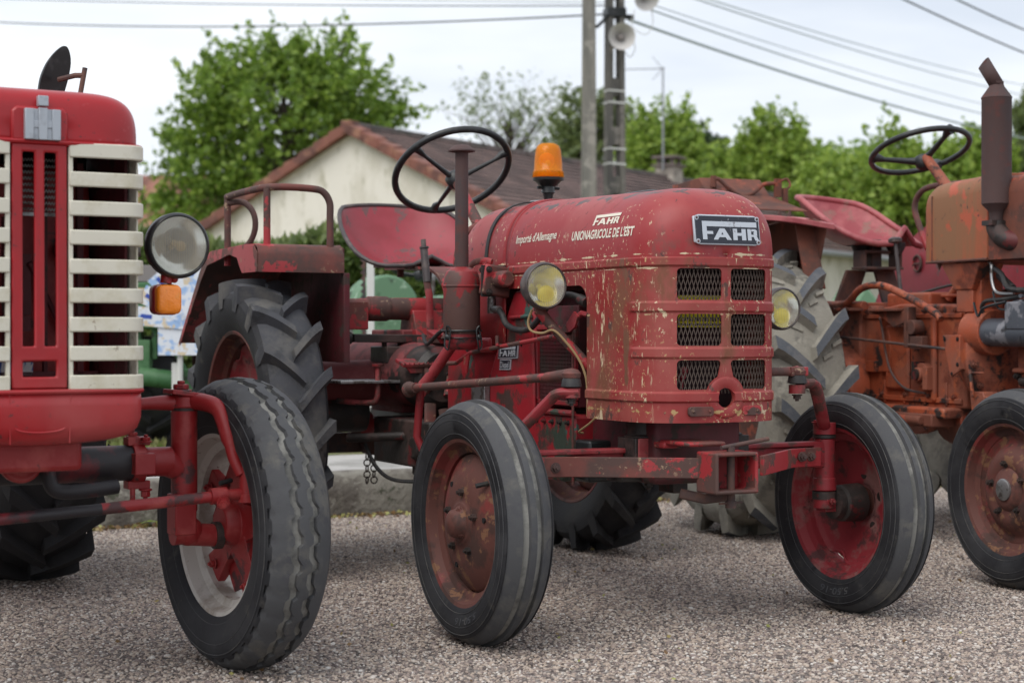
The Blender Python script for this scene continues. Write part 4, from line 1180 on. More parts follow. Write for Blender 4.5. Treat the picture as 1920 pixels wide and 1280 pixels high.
# front name plate
px0, pw, pz0, ph = -.103, .212, 1.076, .082
def plate_pt(u, v, lift=0.0): 
    x = px0 + u; z = pz0 + v
    base = on_front(px0 + pw / 2, pz0, .006).y; top = on_front(px0 + pw / 2, pz0 + ph, .006).y
    bend = .05 * ((x - 0) ** 2)  # the plate follows the bonnet's slight curve
    return V((x, base + (top - base) * v / ph + bend * 3 - lift, z))
npl = MB(); sec_ = []
for i in range(13):
    u = pw * i / 12; r_ = .006 if i in (0, 12) else 0
    sec_.append([plate_pt(u, r_, .004), plate_pt(u, ph - r_, .004), plate_pt(u, ph - r_, -.004), plate_pt(u, r_, -.004)])
npl.rings(sec_); plate = npl.build('nameplate', 'badgew', hood, bevel=.002)
q = MB(); rws = []
for i in range(13):
    u = .004 + (pw - .008) * i / 12; rws.append([plate_pt(u, .004 + (ph - .008) * j / 4, .0055) for j in range(5)])
q.sheet(rws); q.build('plate_face', 'badge', plate, smooth=180)
q = MB(); logo(q, .176, .050, lambda u, v: plate_pt(.024 + u, .014 + v, .0068)); q.build('lettering', 'badgew', plate)
for uu in (.009, pw - .009):
    for vv in (.009, ph - .009):
        p = plate_pt(uu, vv, .005); q = MB(); q.cyl(p, p + V((0, -.002, 0)), .0065, n=14); q.build('rivet', 'badgew', plate)
        p = plate_pt(uu, vv, .007); q = MB(); q.ball(p, .0035, n=8, k=6); q.build('screw', 'rust', plate)
# rear cowl, joint strap, tank filler
mb = MB(); rws = []
for i in range(20):
    y = .665 + i * .022
    g_ = .93 - .22 * max(0, (y - .9) / .2) ** 2.2 if y > .9 else .93
    row = []
    w_ = HW * g_ + .004
    h_ = HH * (1.06 - .35 * max(0, (y - .93) / .16) ** 2)
    for zz in (.80, .90, .97, ZS - .01): row.append((-w_, y, zz))
    for k in range(33):
        f = PI - PI * k / 32
        row.append((w_ * sgp(math.cos(f), 2 / 3.0), y, ZS + h_ * abs(math.sin(f)) ** (2 / 2.5)))
    for zz in (ZS - .01, .97, .90, .80): row.append((w_, y, zz))
    rws.append(row)
mb.sheet(rws)
cowl = mb.build('rear_cowl', 'hood', T, smooth=60, solid=.004)
def arch(y, off, m0=1.075):
    pts = []
    w_ = HW * .93 + off; h_ = HH * m0 + off
    pts.append((-w_, y, 1.0))
    for k in range(29):
        f = PI - PI * k / 28
        pts.append((w_ * sgp(math.cos(f), 2 / 3.0), y, ZS + h_ * abs(math.sin(f)) ** (2 / 2.5)))
    pts.append((w_, y, 1.0))
    return pts
q = MB(); q.band(arch(.80, .007), (0, .02, 0), .005); q.build('strap', 'hose', cowl)
q = MB(); q.tube(arch(.668, .003), .0065, n=8); q.tube(arch(.64, .0035), .004, n=8); q.build('seam', 'hood', cowl)
q = MB(); q.tube(arch(1.075, -.012, .93), .011, n=8); q.build('cowl_edge', 'redrust', cowl)
q = MB(); q.cyl((.02, .84, 1.245), (.02, .84, 1.263), .05, n=28); q.cyl((.02, .84, 1.263), (.02, .84, 1.270), .053, .05, n=28); q.build('fuel_cap', 'steel', T, bevel=.002)
q = MB(); q.tube(smooth_path([(.12, .25, 1.235), (.12, .30, 1.262), (.12, .42, 1.266), (.12, .52, 1.262), (.12, .58, 1.24)], 4), .009, n=8); q.build('grab_handle', 'black', T)
# flared belt round the bonnet
def belt_sheet(z0, z1, out, y_back, n=64, zz=None, tfrac=1.0, both=True):
    """raised pressed band: follows the plan curve round the nose"""
    prof = [(z0, .001), (z0 + .004, out), (z1 - .004, out), (z1, .001)]
    path = []
    if y_back is not None:
        for i in range(12): path.append((-1, y_back + (YC - y_back) * i / 12, None))
    rows_ = []
    def pt(t, sgn, o):
        x, y = plan(t, HW + o, YC, HL + o); return x * sgn, y
    ts = [(-1, (PI / 2) * (1 - tfrac + tfrac * i / n)) for i in range(n + 1)] + [(1, (PI / 2) * (1 - tfrac * (i + 1) / n)) for i in range(n)]
    for z, o in prof:
        row = []
        if y_back is not None:
            for i in range(10): row.append((-(HW + o), y_back + (YC - y_back) * i / 10, z))
        for sgn, t in ts:
            x, y = pt(t, sgn, o); row.append((x, y, z))
        if y_back is not None:
            for i in range(1, 11): row.append((HW + o, YC + (y_back - YC) * i / 10, z))
        rows_.append(row)
    return rows_

# ---- grille shell with six windows
def plan_dense(off=0.0, yback=.62, n=54):
    pts = []
    for i in range(30): pts.append((-(HW + off), yback + (YC - yback) * i / 30))
    for i in range(n + 1):
        t = (PI / 2) * i / n; x, y = plan(t, HW + off, YC, HL + off); pts.append((-x, y))
    for i in range(1, n + 1):
        t = (PI / 2) * (1 - i / n); x, y = plan(t, HW + off, YC, HL + off); pts.append((x, y))
    for i in range(1, 31): pts.append((HW + off, YC + (yback - YC) * i / 30))
    return pts
zprof = []      # (z, bead all round, bead front only)
def bead(z, a, b, o):
    e = .006
    if z <= a or z >= b: return 0
    return o * min(1, (z - a) / e, (b - z) / e)
zs = sorted(set([.596, .600] + [round(.60 + i * .0105, 4) for i in range(42)] + sum([[a, a + .006, b - .006, b] for a, b in ((.649, .681), (.768, .801), (.893, .925), (1.016, 1.046))], [])))
zs = [z for z in zs if z <= 1.0461]
def shell_pt(x0, y0, nx_, ny_, z, y):
    o = bead(z, .649, .681, .0065) + bead(z, 1.016, 1.046, .0055)
    fr = max(0, min(1, (-.115 - y) / .02))
    o += (bead(z, .768, .801, .0055) + bead(z, .893, .925, .0055)) * fr
    return (x0 + nx_ * o, y0 + ny_ * o, z)
pd_ = plan_dense()
nrm = []
for i in range(len(pd_)):
    a = pd_[max(i - 1, 0)]; b = pd_[min(i + 1, len(pd_) - 1)]
    tx, ty = b[0] - a[0], b[1] - a[1]; l_ = math.hypot(tx, ty) or 1
    nrm.append((ty / l_, -tx / l_))
mb = MB(); K = len(pd_)
outer = [[shell_pt(p[0], p[1], n_[0], n_[1], z, p[1]) for p, n_ in zip(pd_, nrm)] for z in zs]
inner = [[(a[0] - n_[0] * .004, a[1] - n_[1] * .004, a[2]) for a, n_ in zip(r_, nrm)] for r_ in outer]
mb.sheet(outer); mb.sheet([list(reversed(r_)) for r_ in inner])
o_in = len(outer) * K
for k in range(len(zs) - 1):
    mb.f.append((k * K, (k + 1) * K, o_in + (k + 1) * K + K - 1, o_in + k * K + K - 1)); mb.m.append(0)
    mb.f.append((k * K + K - 1, o_in + k * K, o_in + (k + 1) * K, (k + 1) * K + K - 1)); mb.m.append(0)
for k in (0, len(zs) - 1):
    for i in range(K - 1):
        mb.f.append((k * K + i, k * K + i + 1, o_in + k * K + K - 2 - i, o_in + k * K + K - 1 - i)); mb.m.append(0)
shell = mb.build('grille', 'shell', T, smooth=32)
cut = MB()
XA, XB = .016, .143
def hole(x0, x1, z0, z1, notch=None):
    p = rrect(x0, x1, z0, z1, .011, 5)
    if notch:   # corner eaten by the boss circle
        s_ = notch
        p = [q_ for q_ in p if math.hypot(q_[0], q_[1] - .663) > .062]
        arc = [(s_ * .062 * math.sin(a), .663 + .062 * math.cos(a)) for a in [R(14 + i * 9) for i in range(10)]]
        arc = [a for a in arc if a[1] > z0 and s_ * a[0] > XA]
        if s_ > 0:
            st_ = min(range(len(p)), key=lambda i: math.hypot(p[i][0] - x1, p[i][1] - z0))
            low = [q_ for q_ in p if q_[1] < z0 + .012 and q_[0] < x1 - .02]
            p = [q_ for q_ in p if not (q_[0] < x0 + .012 and q_[1] < z1 - .012)]
            up = [(x0, z1 - .011), (x0, max(a[1] for a in arc))]
            # ordered: right top, left top, arc downwards, right bottom
            rt_ = [q_ for q_ in rrect(x0, x1, z0, z1, .011, 5)]
            p = rt_[0:6] + rt_[6:12] + arc + rt_[18:24]
        else:
            rt_ = [q_ for q_ in rrect(x0, x1, z0, z1, .011, 5)]
            p = rt_[0:6] + rt_[6:12] + rt_[12:18] + list(reversed(arc))
    cut.prism(p, 'Y', -.40, -.13)
for z0, z1 in ((.928, 1.013), (.804, .890)):
    hole(-XB, -XA + .003, z0, z1); hole(XA, XB, z0, z1)
hole(-XB, -XA, .685, .765, -1); hole(XA, XB, .685, .765, 1)
cut.cyl((0, -.40, .663), (0, -.13, .663), .027, n=28)
ck = cut.build('cut', 'shell', T); boolean(shell, ck)
cut = MB()
arcp = [(.118, .50), (.118, .925)] + [(.118 + .05 * (1 - math.cos(a)), .925 + .05 * math.sin(a)) for a in [R(15 * i) for i in range(1, 7)]] + [(.70, .975), (.70, .50)]
cut.prism(arcp, 'X', -.5, .5)
ck = cut.build('cut', 'shell', T); boolean(shell, ck)
# boss ring, lower repair plates
q = MB(); q.stack((0, -.2585, .663), (0, -1, 0), [(0, .058), (.003, .056), (.004, .050), (.004, .034), (.001, .027), (-.01, .027)], n=40, cap=False)
q.build('crank_boss', 'shell', shell, smooth=50)
for x0, x1 in ((-.118, -.040), (.055, .115)):
    q = MB(); p = rrect(x0, x1, .614, .640, .009, 4); yy = plan(math.acos(min(1, (abs((x0 + x1) / 2) / HW) ** (NE / 2))))[1]
    q.prism(p, 'Y', yy - .007, yy + .004); q.ball(((x0 + .014), yy - .008, .627), .004, n=8, k=6); q.ball(((x1 - .014), yy - .008, .627), .004, n=8, k=6)
    q.build('patch_plate', 'redrust', shell, bevel=.002)
# expanded metal behind the windows
q = MB(); pit = .0115
def front_y(x): 
    c_ = min(1, abs(x) / HW); t = math.acos(c_ ** (NE / 2)); return plan(t)[1]
for fam in (-1, 1):
    for i in range(-8, 36):
        x = -.155 + i * pit; pts = []
        for j in range(21):
            z = .675 + j * .0172
            pts.append((x + fam * (z - .675) * .30, z))
        for a, b in zip(pts, pts[1:]):
            if -.152 < a[0] < .152 and -.152 < b[0] < .152:
                ya = front_y(a[0]) + .012 + fam * .0012; yb = front_y(b[0]) + .012 + fam * .0012
                q.cyl((a[0], ya, a[1]), (b[0], yb, b[1]), .0016, n=4, cap=False)
q.build('wire_mesh', 'mesh', shell)
# what is behind: cooler, yellow label
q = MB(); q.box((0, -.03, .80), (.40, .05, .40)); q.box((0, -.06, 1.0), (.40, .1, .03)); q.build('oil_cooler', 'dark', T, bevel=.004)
q = MB(); q.box((.0, -.150, .898), (.17, .004, .088)); lb_ = q.build('warning_label', 'yellow', T)
q = MB()
for i in range(20): q.box((-.08 + i * .0083, -.1535, .876), (.004, .001, .011)); q.box((-.08 + i * .0083, -.1535, .862), (.0055, .001, .006))
q.build('label_print', 'blackink', lb_)
q = MB(); q.cyl((-.09, -.19, .72), (-.09, -.15, .72), .008, n=10); q.ball((-.09, -.19, .735), .012); q.cyl((-.09, -.18, .66), (-.09, -.18, .72), .004); q.build('catch', 'seat', T)

# ---- engine side (viewer's left)
q = MB(); q.prism([(.62, .97), (.50, .97), (.485, .84), (.475, .68), (.475, .60), (.23, .60), (.23, .45), (.30, .40), (.62, .40), (.80, .47), (.80, .70), (.70, .86)], 'X', -.205, .16)
eng = q.build('engine_cowl', 'engine', T, bevel=.012)
q = MB(); q.tube([(-.21, .635, .886), (-.21, .49, .890)], .006, n=8); q.tube([(-.207, .475, .60), (-.207, .475, .70), (-.207, .485, .84)], .006, n=8); q.tube([(-.21, .46, .605), (-.21, .22, .605)], .009, n=8); q.build('cowl_rib', 'engine', eng)
# finned cooling screen
q = MB(); q.box((-.12, .355, .77), (.13, .235, .30)); scr = q.build('fin_screen', 'darkred', T, bevel=.004)
q = MB()
for i in range(24): q.box((-.189, .248 + i * .0095, .74), (.006, .0028, .20))
for i in range(18): q.box((-.189, .357, .65 + i * .0112), (.004, .222, .0028))
q.build('fin', 'darkred', scr)
q = MB(); q.box((-.192, .357, .855), (.012, .245, .014)); q.box((-.192, .357, .632), (.012, .245, .014)); q.box((-.192, .239, .745), (.012, .014, .21)); q.build('screen_frame', 'red', scr, bevel=.002)
# badges on the engine cowl
def badge(y0, z0, w_, h_, wr, slant=.0):
    fn = lambda u, v, lift: V((-.205 - lift, y0 - u, z0 + v + u * .02 + 0))
    q = MB(); q.add([fn(0, 0, .001), fn(w_, 0, .001), fn(w_ + h_ * .15, h_, .001), fn(h_ * .15, h_, .001), fn(0, 0, .005), fn(w_, 0, .005), fn(w_ + h_ * .15, h_, .005), fn(h_ * .15, h_, .005)],
                    [(0, 1, 2, 3), (4, 5, 6, 7), (0, 1, 5, 4), (1, 2, 6, 5), (2, 3, 7, 6), (3, 0, 4, 7)])
    b_ = q.build('badge', 'badgew', T)
    q = MB(); e_ = .0035; q.add([fn(e_, e_, .0058), fn(w_ - e_, e_, .0058), fn(w_ + h_ * .15 - e_, h_ - e_, .0058), fn(h_ * .15 + e_, h_ - e_, .0058)], [(0, 1, 2, 3)]); q.build('badge_face', 'badge', b_)
    q = MB()
    if wr == 'FAHR': logo(q, w_ * .82, h_ * .68, lambda u, v: fn(w_ * .10 + u + v * .15, h_ * .15 + v, .0066))
    else: put_text(q, wr, w_ * .8, h_ * .62, lambda u, v: fn(w_ * .12 + u, h_ * .18 + v, .0066), .02)
    q.build('lettering', 'badgew', b_)
badge(.722, .757, .135, .045, 'FAHR'); badge(.712, .722, .075, .033, 'Diesel')
# crankcase, gearbox and clutch housings
q = MB(); q.box((0, .95, .66), (.30, .42, .40)); q.box((0, .95, .90), (.36, .36, .20)); q.prism([(1.16, .45), (1.16, .90), (1.02, .93), (.80, .93), (.76, .6), (.76, .45)], 'X', -.19, -.14)
q.box((-.20, .86, .80), (.04, .20, .05)); q.box((-.205, .80, .56), (.05, .06, .12))
blk = q.build('crankcase', 'engine', T, bevel=.012)
fittings(blk, [((-.19, .8 + i * .09, .88), (-1, 0, 0), .009, .008) for i in range(4)] + [((-.19, .79, .50 + i * .1), (-1, 0, 0), .009, .008) for i in range(4)], 'case_bolt', 'grime')
q = MB(); q.box((-.215, .84, .60), (.02, .10, .17)); q.build('steel_plate', 'steel', T, bevel=.002)
q = MB(); q.box((0, .25, .52), (.28, .75, .20)); q.box((0, -.02, .575), (.22, .18, .1)); q.prism([(.62, .97), (.16, .965), (.16, .78), (.3, .7), (.62, .7)], 'X', -.12, .14); q.build('engine_block', 'darkred', T, bevel=.015)
q = MB(); q.box((-.16, .17, .47), (.1, .09, .12)); q.cyl((-.2, .19, .45), (-.2, .15, .45), .03); q.build('oil_filter', 'black', T, bevel=.008)
q = MB(); q.stack((0, 1.10, .68), (0, 1, 0), [(0, .17), (.05, .175), (.08, .16), (.12, .12), (.40, .11)], n=24); q.box((0, 1.5, .58), (.20, .7, .16)); q.build('clutch_housing', 'grime', T, bevel=.006)
q = MB(); q.stack((-.32, 1.70, .66), (1, 0, 0), [(-.2, .075), (.04, .08), (.10, .085), (.2, .10), (.44, .10), (.54, .085), (.6, .08), (.84, .075)], n=28); q.box((0, 1.72, .70), (.36, .30, .30)); tr = q.build('rear_axle_housing', 'housing', T, bevel=.006)
q = MB(); q.stack((-.58, 1.7, .55), (1, 0, 0), [(0, .06), (.1, .06), (.2, .07), (.30, .07)], n=24); q.build('final_drive', 'grime', T); q = MB(); q.stack((.58, 1.7, .52), (-1, 0, 0), [(0, .08), (.1, .09), (.2, .10), (.30, .12)], n=24); q.build('final_drive', 'grime', T)
q = MB(); q.stack((-.15, 1.42, .69), (0, 1, 0), [(0, .100), (.02, .112), (.3, .120), (.5, .130), (.66, .125), (.67, .09)], n=36); q.build('gearbox', 'housing', T)
q = MB(); q.stack((-.15, 1.27, .685), (0, 1, 0), [(0, .085), (.02, .105), (.148, .112), (.15, .06)], n=36); q.build('gearbox_cover', 'grime', T)
q = MB(); q.stack((-.255, 1.93, .700), (-1, 0, -.1), [(0, .045), (.02, .045), (.024, .03), (.04, .03), (.045, .02)], n=22); q.stack((-.25, 1.88, .62), (-1, 0, 0), [(0, .045), (.03, .045), (.034, .03)], n=22); q.build('axle_boss', 'redrust', tr)
q = MB(); q.stack((-.40, 1.62, .925), (1, 0, 0), [(0, .028), (.02, .036), (.10, .038), (.105, .045), (.18, .045), (.185, .04), (.62, .042), (.70, .05)], n=24)
q.prism([(1.57, .92), (1.67, .92), (1.70, .80), (1.52, .80)], 'X', -.14, -.02); q.box((-.36, 1.62, .90), (.10, .10, .1)); q.build('lift_shaft', 'redrust', T, bevel=.006)
q = MB(); q.band([(-.38, 1.56, .82), (.05, 1.56, .815)], (0, .06, 0), .03); q.cyl((-.44, 1.56, .82), (-.38, 1.56, .82), .022, n=14)
for i in range(5): q.cyl((-.25 + i * .06, 1.57, .74), (-.25 + i * .06, 1.57, .81), .010, n=8)
q.box((-.12, 1.6, .76), (.28, .16, .06)); q.build('lift_valve', 'grime', T, bevel=.004)
# seat spring: a broad C shaped strap
cpts = [(0, 2.02, 1.085), (0, 1.75, 1.08), (0, 1.60, 1.07), (0, 1.50, 1.03), (0, 1.45, .96), (0, 1.46, .88), (0, 1.54, .82), (0, 1.64, .79)]
q = MB(); q.band(smooth_path(cpts, 5), (.13, 0, 0), .010); q.build('seat_spring', 'redrust', T)
q = MB(); q.box((0, 1.95, 1.098), (.16, .30, .014)); q.cyl((-.04, 1.92, 1.05), (-.04, 1.92, 1.10), .014, n=8); q.cyl((.05, 1.86, 1.04), (.05, 1.86, 1.10), .014, n=8); q.build('seat_bracket', 'rust', T, bevel=.003)
def back_h(x, y):
    f = abs(math.degrees(math.acos(max(-1, min(1, y)))))      # 0 at the back, 180 in front
    t = max(0, min(1, (f - 50) / 95)); return (1 - t * t * (3 - 2 * t)) * (.80 + .20 * max(0, y) ** 1.0)

def pan_seat(parent, c, w_, dp_, hb, m, yaw=0.0, pitch=0.0, name='seat', hf=.04, rimm=None, rr=.0085):
    """pressed steel pan: high rounded back, dipped middle, two thigh troughs with a hump between them in front (-Y)"""
    rows_ = []; NR_, NC = 22, 48; edge = []
    for i in range(NR_ + 1):
        rho = i / NR_
        row = []
        for j in range(NC):
            a = 2 * PI * j / NC
            x = math.cos(a); y = math.sin(a)      # +y back
            rh = math.sin(rho * PI / 2) ** .85
            sq = 1 / max(abs(x) ** 2.05 + abs(y) ** 2.05, 1e-6) ** (1 / 2.05)
            fx = w_ / 2 * rh * x * sq; fy = dp_ / 2 * rh * y * sq
            if y < 0: fx *= 1 + .06 * abs(y); fy -= dp_ * .05 * rho * math.exp(-((abs(x) - .62) / .3) ** 2)
            lip = rho ** 3.0
            back = max(0, y) ** .8; front = max(0, -y)
            sidew = abs(x) ** 1.5
            z = (1 - math.cos(rho * PI / 2)) ** .95 * (hb * back_h(x, y) + hf * .25 * front)
            z += hf * .9 * math.exp(-((x * rho) / .17) ** 2) * (front ** 1.2) * rho ** 2
            if rho > .93: z -= (rho - .93) * .12
            row.append(V(c) + Matrix.Rotation(yaw, 3, 'Z') @ V((fx, fy + .10 * dp_ * lip * back, z + pitch * fy)))
        rows_.append(row)
    q = MB(); q.sheet(rows_, closeu=True); o = q.build(name, m, parent, smooth=180, solid=.005)
    q = MB(); q.tube(rows_[-1], rr, n=8, closed=True); q.build('seat_rim', rimm or m, o, smooth=180)
    return o
pan_seat(T, (0, 1.93, 1.085), .53, .42, .265, 'seat', rimm='bezel')
# steering
q = MB(); q.cyl((0, 1.20, 1.12), (0, 1.50, 1.39), .02, n=14); q.prism([(1.06, 1.08), (1.06, 1.24), (1.15, 1.20), (1.33, 1.235), (1.30, 1.18), (1.18, 1.06)], 'X', -.022, .022); q.build('steering_column', 'redrust', T, bevel=.003)
steering_wheel(T, (0, 1.532, 1.425), (0, .62, .78), .213, 3, rot=R(150), rr=.0125, dish=.04)
# exhaust-like intake pipe and oil bath canister
cx, cy = -.325, .745
q = MB(); q.cyl((cx, cy, 1.03), (cx, cy, 1.41), .0215, .0205, n=22); ip_ = q.build('intake_pipe', 'exhaust', T)
q = MB(); q.stack((cx, cy, 1.405), (0, 0, 1), [(0, .030), (.002, .043), (.006, .043), (.014, .034), (.022, .02), (.026, .001)], n=30); q.build('rain_cap', 'exhaust', ip_)
q = MB(); q.stack((cx, cy, .835), (0, 0, 1), [(0, .056), (.005, .058), (.145, .058), (.148, .0605), (.152, .0605), (.154, .0575), (.178, .056), (.195, .049), (.205, .036), (.21, .024)], n=40); can = q.build('air_cleaner', 'canister', T, smooth=30)
q = MB(); q.stack((cx, cy, .785), (0, 0, 1), [(0, .03), (.004, .042), (.014, .051), (.025, .0535), (.045, .0545), (.056, .0555)], n=36); q.build('oil_bowl', 'red', can)
q = MB(); q.tube([(cx + .062 * math.cos(a), cy + .062 * math.sin(a), .845) for a in [2 * PI * i / 28 for i in range(28)]], .003, n=6, closed=True); q.tube([(cx + .0565 * math.cos(a), cy + .0565 * math.sin(a), .823) for a in [2 * PI * i / 28 for i in range(28)]], .0016, n=6, closed=True)
for a in (R(205), R(-62)):
    e = V((math.cos(a), math.sin(a), 0)); s_ = V((-e.y, e.x, 0)); b_ = V((cx, cy, 0)) + e * .064
    q.tube(smooth_path([b_ + V((0, 0, .845)) + s_ * .008, b_ + e * .006 + V((0, 0, .86)) , b_ + V((0, 0, .845)) - s_ * .008, b_ + e * .008 + V((0, 0, .80)) - s_ * .009, b_ + e * .002 + V((0, 0, .786)), b_ + e * .008 + V((0, 0, .80)) + s_ * .009], 4, True), .0028, n=6, closed=True)
    q.ball(b_ + V((0, 0, .825)) + e * .003, .010, n=8, k=6)
q.build('bowl_clip', 'black', can)
q = MB(); q.cyl((cx + .04, cy, 1.0), (-.245, .70, 1.005), .024, n=16); q.cyl((-.245, .70, 1.005), (-.245, .58, 1.005), .026, n=16)
for yy in (.675, .655): 
    q.box((-.245, yy, 1.0), (.095, .014, .095), Matrix.Rotation(R(8), 3, 'Y'))
ex = q.build('intake_manifold', 'redrust', T, bevel=.006)
q = MB(); q.box((-.245, .665, 1.0), (.098, .010, .098)); q.build('gasket', 'hose', ex)
fittings(ex, [((-.245 + a, .687, 1.0 + b), (0, 1, 0), .008, .008) for a in (-.035, .035) for b in (-.035, .035)] + [((-.28, .64, 1.0 + b), (0, -1, 0), .008, .008) for b in (-.035, .035)], 'flange_bolt', 'grime')
q = MB(); q.cyl((-.245, .74, 1.03), (-.245, .74, 1.062), .010, n=10); q.tube(smooth_path([(-.275, .80, 1.045), (-.265, .775, 1.062), (-.245, .745, 1.066), (-.235, .715, 1.06)], 4), [.005] * 13, n=8, flat=2.2); q.build('hood_latch', 'redrust', T)
# steel union and black hose
q = MB(); q.cyl((-.235, .715, .90), (-.235, .715, .945), .014, n=12); q.cyl((-.235, .72, .915), (-.235, .66, .912), .011, n=10); q.ball((-.235, .715, .945), .014, n=10, k=6); q.build('union', 'steel', T)
q = MB(); q.tube(smooth_path([(-.235, .67, .913), (-.235, .64, .895), (-.235, .61, .865), (-.235, .54, .848), (-.24, .45, .85), (-.245, .38, .875), (-.25, .31, .915), (-.25, .25, .94), (-.24, .19, .948), (-.22, .14, .935)], 6), .0098, n=12); q.build('hose', 'hose', T)
q = MB(); q.cyl((-.225, .155, .935), (-.218, .125, .925), .016, n=12); q.build('hose_clamp', 'grime', T)
# headlights on arms
q = MB(); q.tube([(-.335, .20, .905), (-.30, .18, .855), (-.225, .14, .765), (-.205, .13, .74)], [.016, .014, .014, .014], n=12); q.cyl((-.332, .21, .90), (-.332, .21, .925), .012, n=10); q.build('lamp_arm', 'redrust', T)
q = MB(); q.tube([(.47, .22, .86), (.40, .18, .83), (.225, .10, .765)], .014, n=12); q.cyl((.47, .23, .86), (.47, .23, .89), .012, n=10); q.build('lamp_arm', 'redrust', T)
headlamp(T, (-.337, .155, .972), (0, -1, 0), .064, 'bezel', 'bezel')
headlamp(T, (.476, .155, .912), (.03, -1, 0), .062, 'bezel', 'bezel')
q = MB(); q.tube(smooth_path([(-.345, .22, .905), (-.350, .235, .87), (-.345, .225, .845), (-.325, .195, .838), (-.305, .165, .846), (-.275, .15, .815), (-.24, .135, .765), (-.222, .128, .72), (-.214, .13, .68), (-.21, .135, .60)], 6), .0036, n=8); q.build('lamp_wire', 'wire', T)
q = MB(); q.tube([(-.235, .20, .84), (-.235, .20, .865), (-.225, .14, .895), (-.215, .13, .89)], .009, n=8); q.prism([(.20, .865), (.155, .90), (.13, .885), (.15, .855), (.185, .84)], 'X', -.245, -.238); q.cyl((-.228, .19, .84), (-.228, .19, .40), .004, n=8); q.cyl((-.228, .22, .835), (-.228, .24, .85), .012, n=10); q.cyl((-.235, .19, .82), (-.235, .23, .815), .013, n=10); q.build('throttle_link', 'red', T)
q = MB(); q.tube([(-.25, .22, .83), (-.25, .30, .826), (-.25, .84, .775), (-.25, .95, .74), (-.24, 1.10, .735)], .007, n=8); q.tube([(-.25, .62, .80), (-.262, .62, .80), (-.262, .62, .83)], .006, n=6); q.prism([(.90, .77), (.84, .77), (.86, .71), (.87, .71)], 'X', -.255, -.25); q.build('control_rod', 'redrust', T)
q = MB(); q.tube(smooth_path([(-.225, .06, .60), (-.225, .10, .58), (-.225, .16, .555), (-.2, .18, .55)], 5), .003, n=6); q.build('wire', 'wire', T)

# ---- front axle
q = MB()
q.prism([(-.485, .488), (-.14, .515), (.14, .515), (.50, .495), (.50, .452), (.14, .45), (-.14, .45), (-.485, .448)], 'Y', -.012, .012)
q.box((0, 0, .510), (1.0, .05, .014)); q.box((0, 0, .452), (1.0, .05, .014))
axb = q.build('axle_beam', 'red', T, bevel=.004)
for s in (-1, 1):
    kx = .520 * s
    q = MB(); q.cyl((kx, 0, .40), (kx, 0, .525), .031, n=24); q.cyl((kx, 0, .37), (kx, 0, .41), .036, .033, n=24); q.box((kx - s * .03, 0, .475), (.05, .05, .07)); kp_ = q.build('kingpin_housing', 'red', T, bevel=.004)
    q = MB(); q.cyl((kx, 0, .527), (kx, 0, .536), .034, n=24); q.build('seal', 'grime', kp_); q = MB(); q.cyl((kx, 0, .345), (kx, 0, .368), .036, n=24); q.build('seal', 'grime', kp_)
    q = MB(); q.cyl((kx, 0, .318), (kx, 0, .350), .034, n=20); q.box((kx + s * .022, 0, .333), (.07, .05, .05)); q.cyl((kx + s * .03, 0, .333), (kx + s * .095, 0, .330), .026, .034, n=20); q.bolt((kx - s * .0, -.03, .34), (0, -1, 0), .011, .012); q.build('stub_axle', 'red', T, bevel=.005)
    # steering arm
    bx = (-.40 if s < 0 else .335)
    q = MB(); q.cyl((kx, 0, .538), (kx, 0, .572), .034, n=22); q.bolt((kx - .02, -.0, .572), (0, 0, 1), .016, .006)
    if s < 0: path = [(kx, -.0, .556), (kx + .02, -.035, .585), (kx + .07, -.085, .655), (kx + .085, -.105, .675), (-.405, -.125, .678), (-.39, -.13, .678)]
    else: path = [(kx, 0, .556), (kx - .03, -.035, .575), (kx - .09, -.085, .665), (kx - .115, -.10, .690), (kx - .15, -.115, .692), (.345, -.12, .692)]
    q.tube(smooth_path(path, 4), [.019] * (4 * (len(path) - 1) + 1), n=12, flat=.75); q.cyl((bx, -.12, .665), (bx, -.12, .69), .024, n=18); q.build('steering_arm', 'red', T)
    q = MB(); q.stack((bx, -.12, .692), (0, 0, 1), [(0, .018), (.003, .028), (.022, .025), (.026, .022)], n=22); bt = q.build('ball_boot', 'hose', T); q = MB(); q.bolt((bx, -.12, .662), (0, 0, -1), .011, .01); q.build('castle_nut', 'grime', T)
    q = MB(); q.stack((bx, -.12, .718), (0, 0, 1), [(0, .024), (.012, .026), (.022, .018), (.026, .002)], n=22); q.build('ball_joint', 'redrust', bt)
q = MB(); q.cyl((-.40, -.115, .727), (-.40, .02, .716), .017, .0145, n=16); q.cyl((-.40, .02, .716), (-.40, .94, .662), .0125, n=16); q.cyl((-.40, .93, .662), (-.40, 1.0, .658), .017, n=14); q.ball((-.395, 1.0, .655), .026, n=14, k=8); q.build('drag_link', 'redrust', T)
q = MB(); q.cyl((.335, -.12, .728), (.20, -.12, .728), .013, n=14); q.box((.335, -.12, .728), (.06, .03, .026)); q.build('track_rod', 'redrust', T, bevel=.003)
q = MB(); q.tube([(-.37, .98, .655), (-.34, .95, .70), (-.26, .86, .86), (-.25, .84, .90)], [.016, .018, .018, .016], n=14); q.tube([(-.36, .99, .65), (-.36, 1.02, .50), (-.34, 1.0, .44)], .013, n=10); q.build('steering_link', 'red', T)
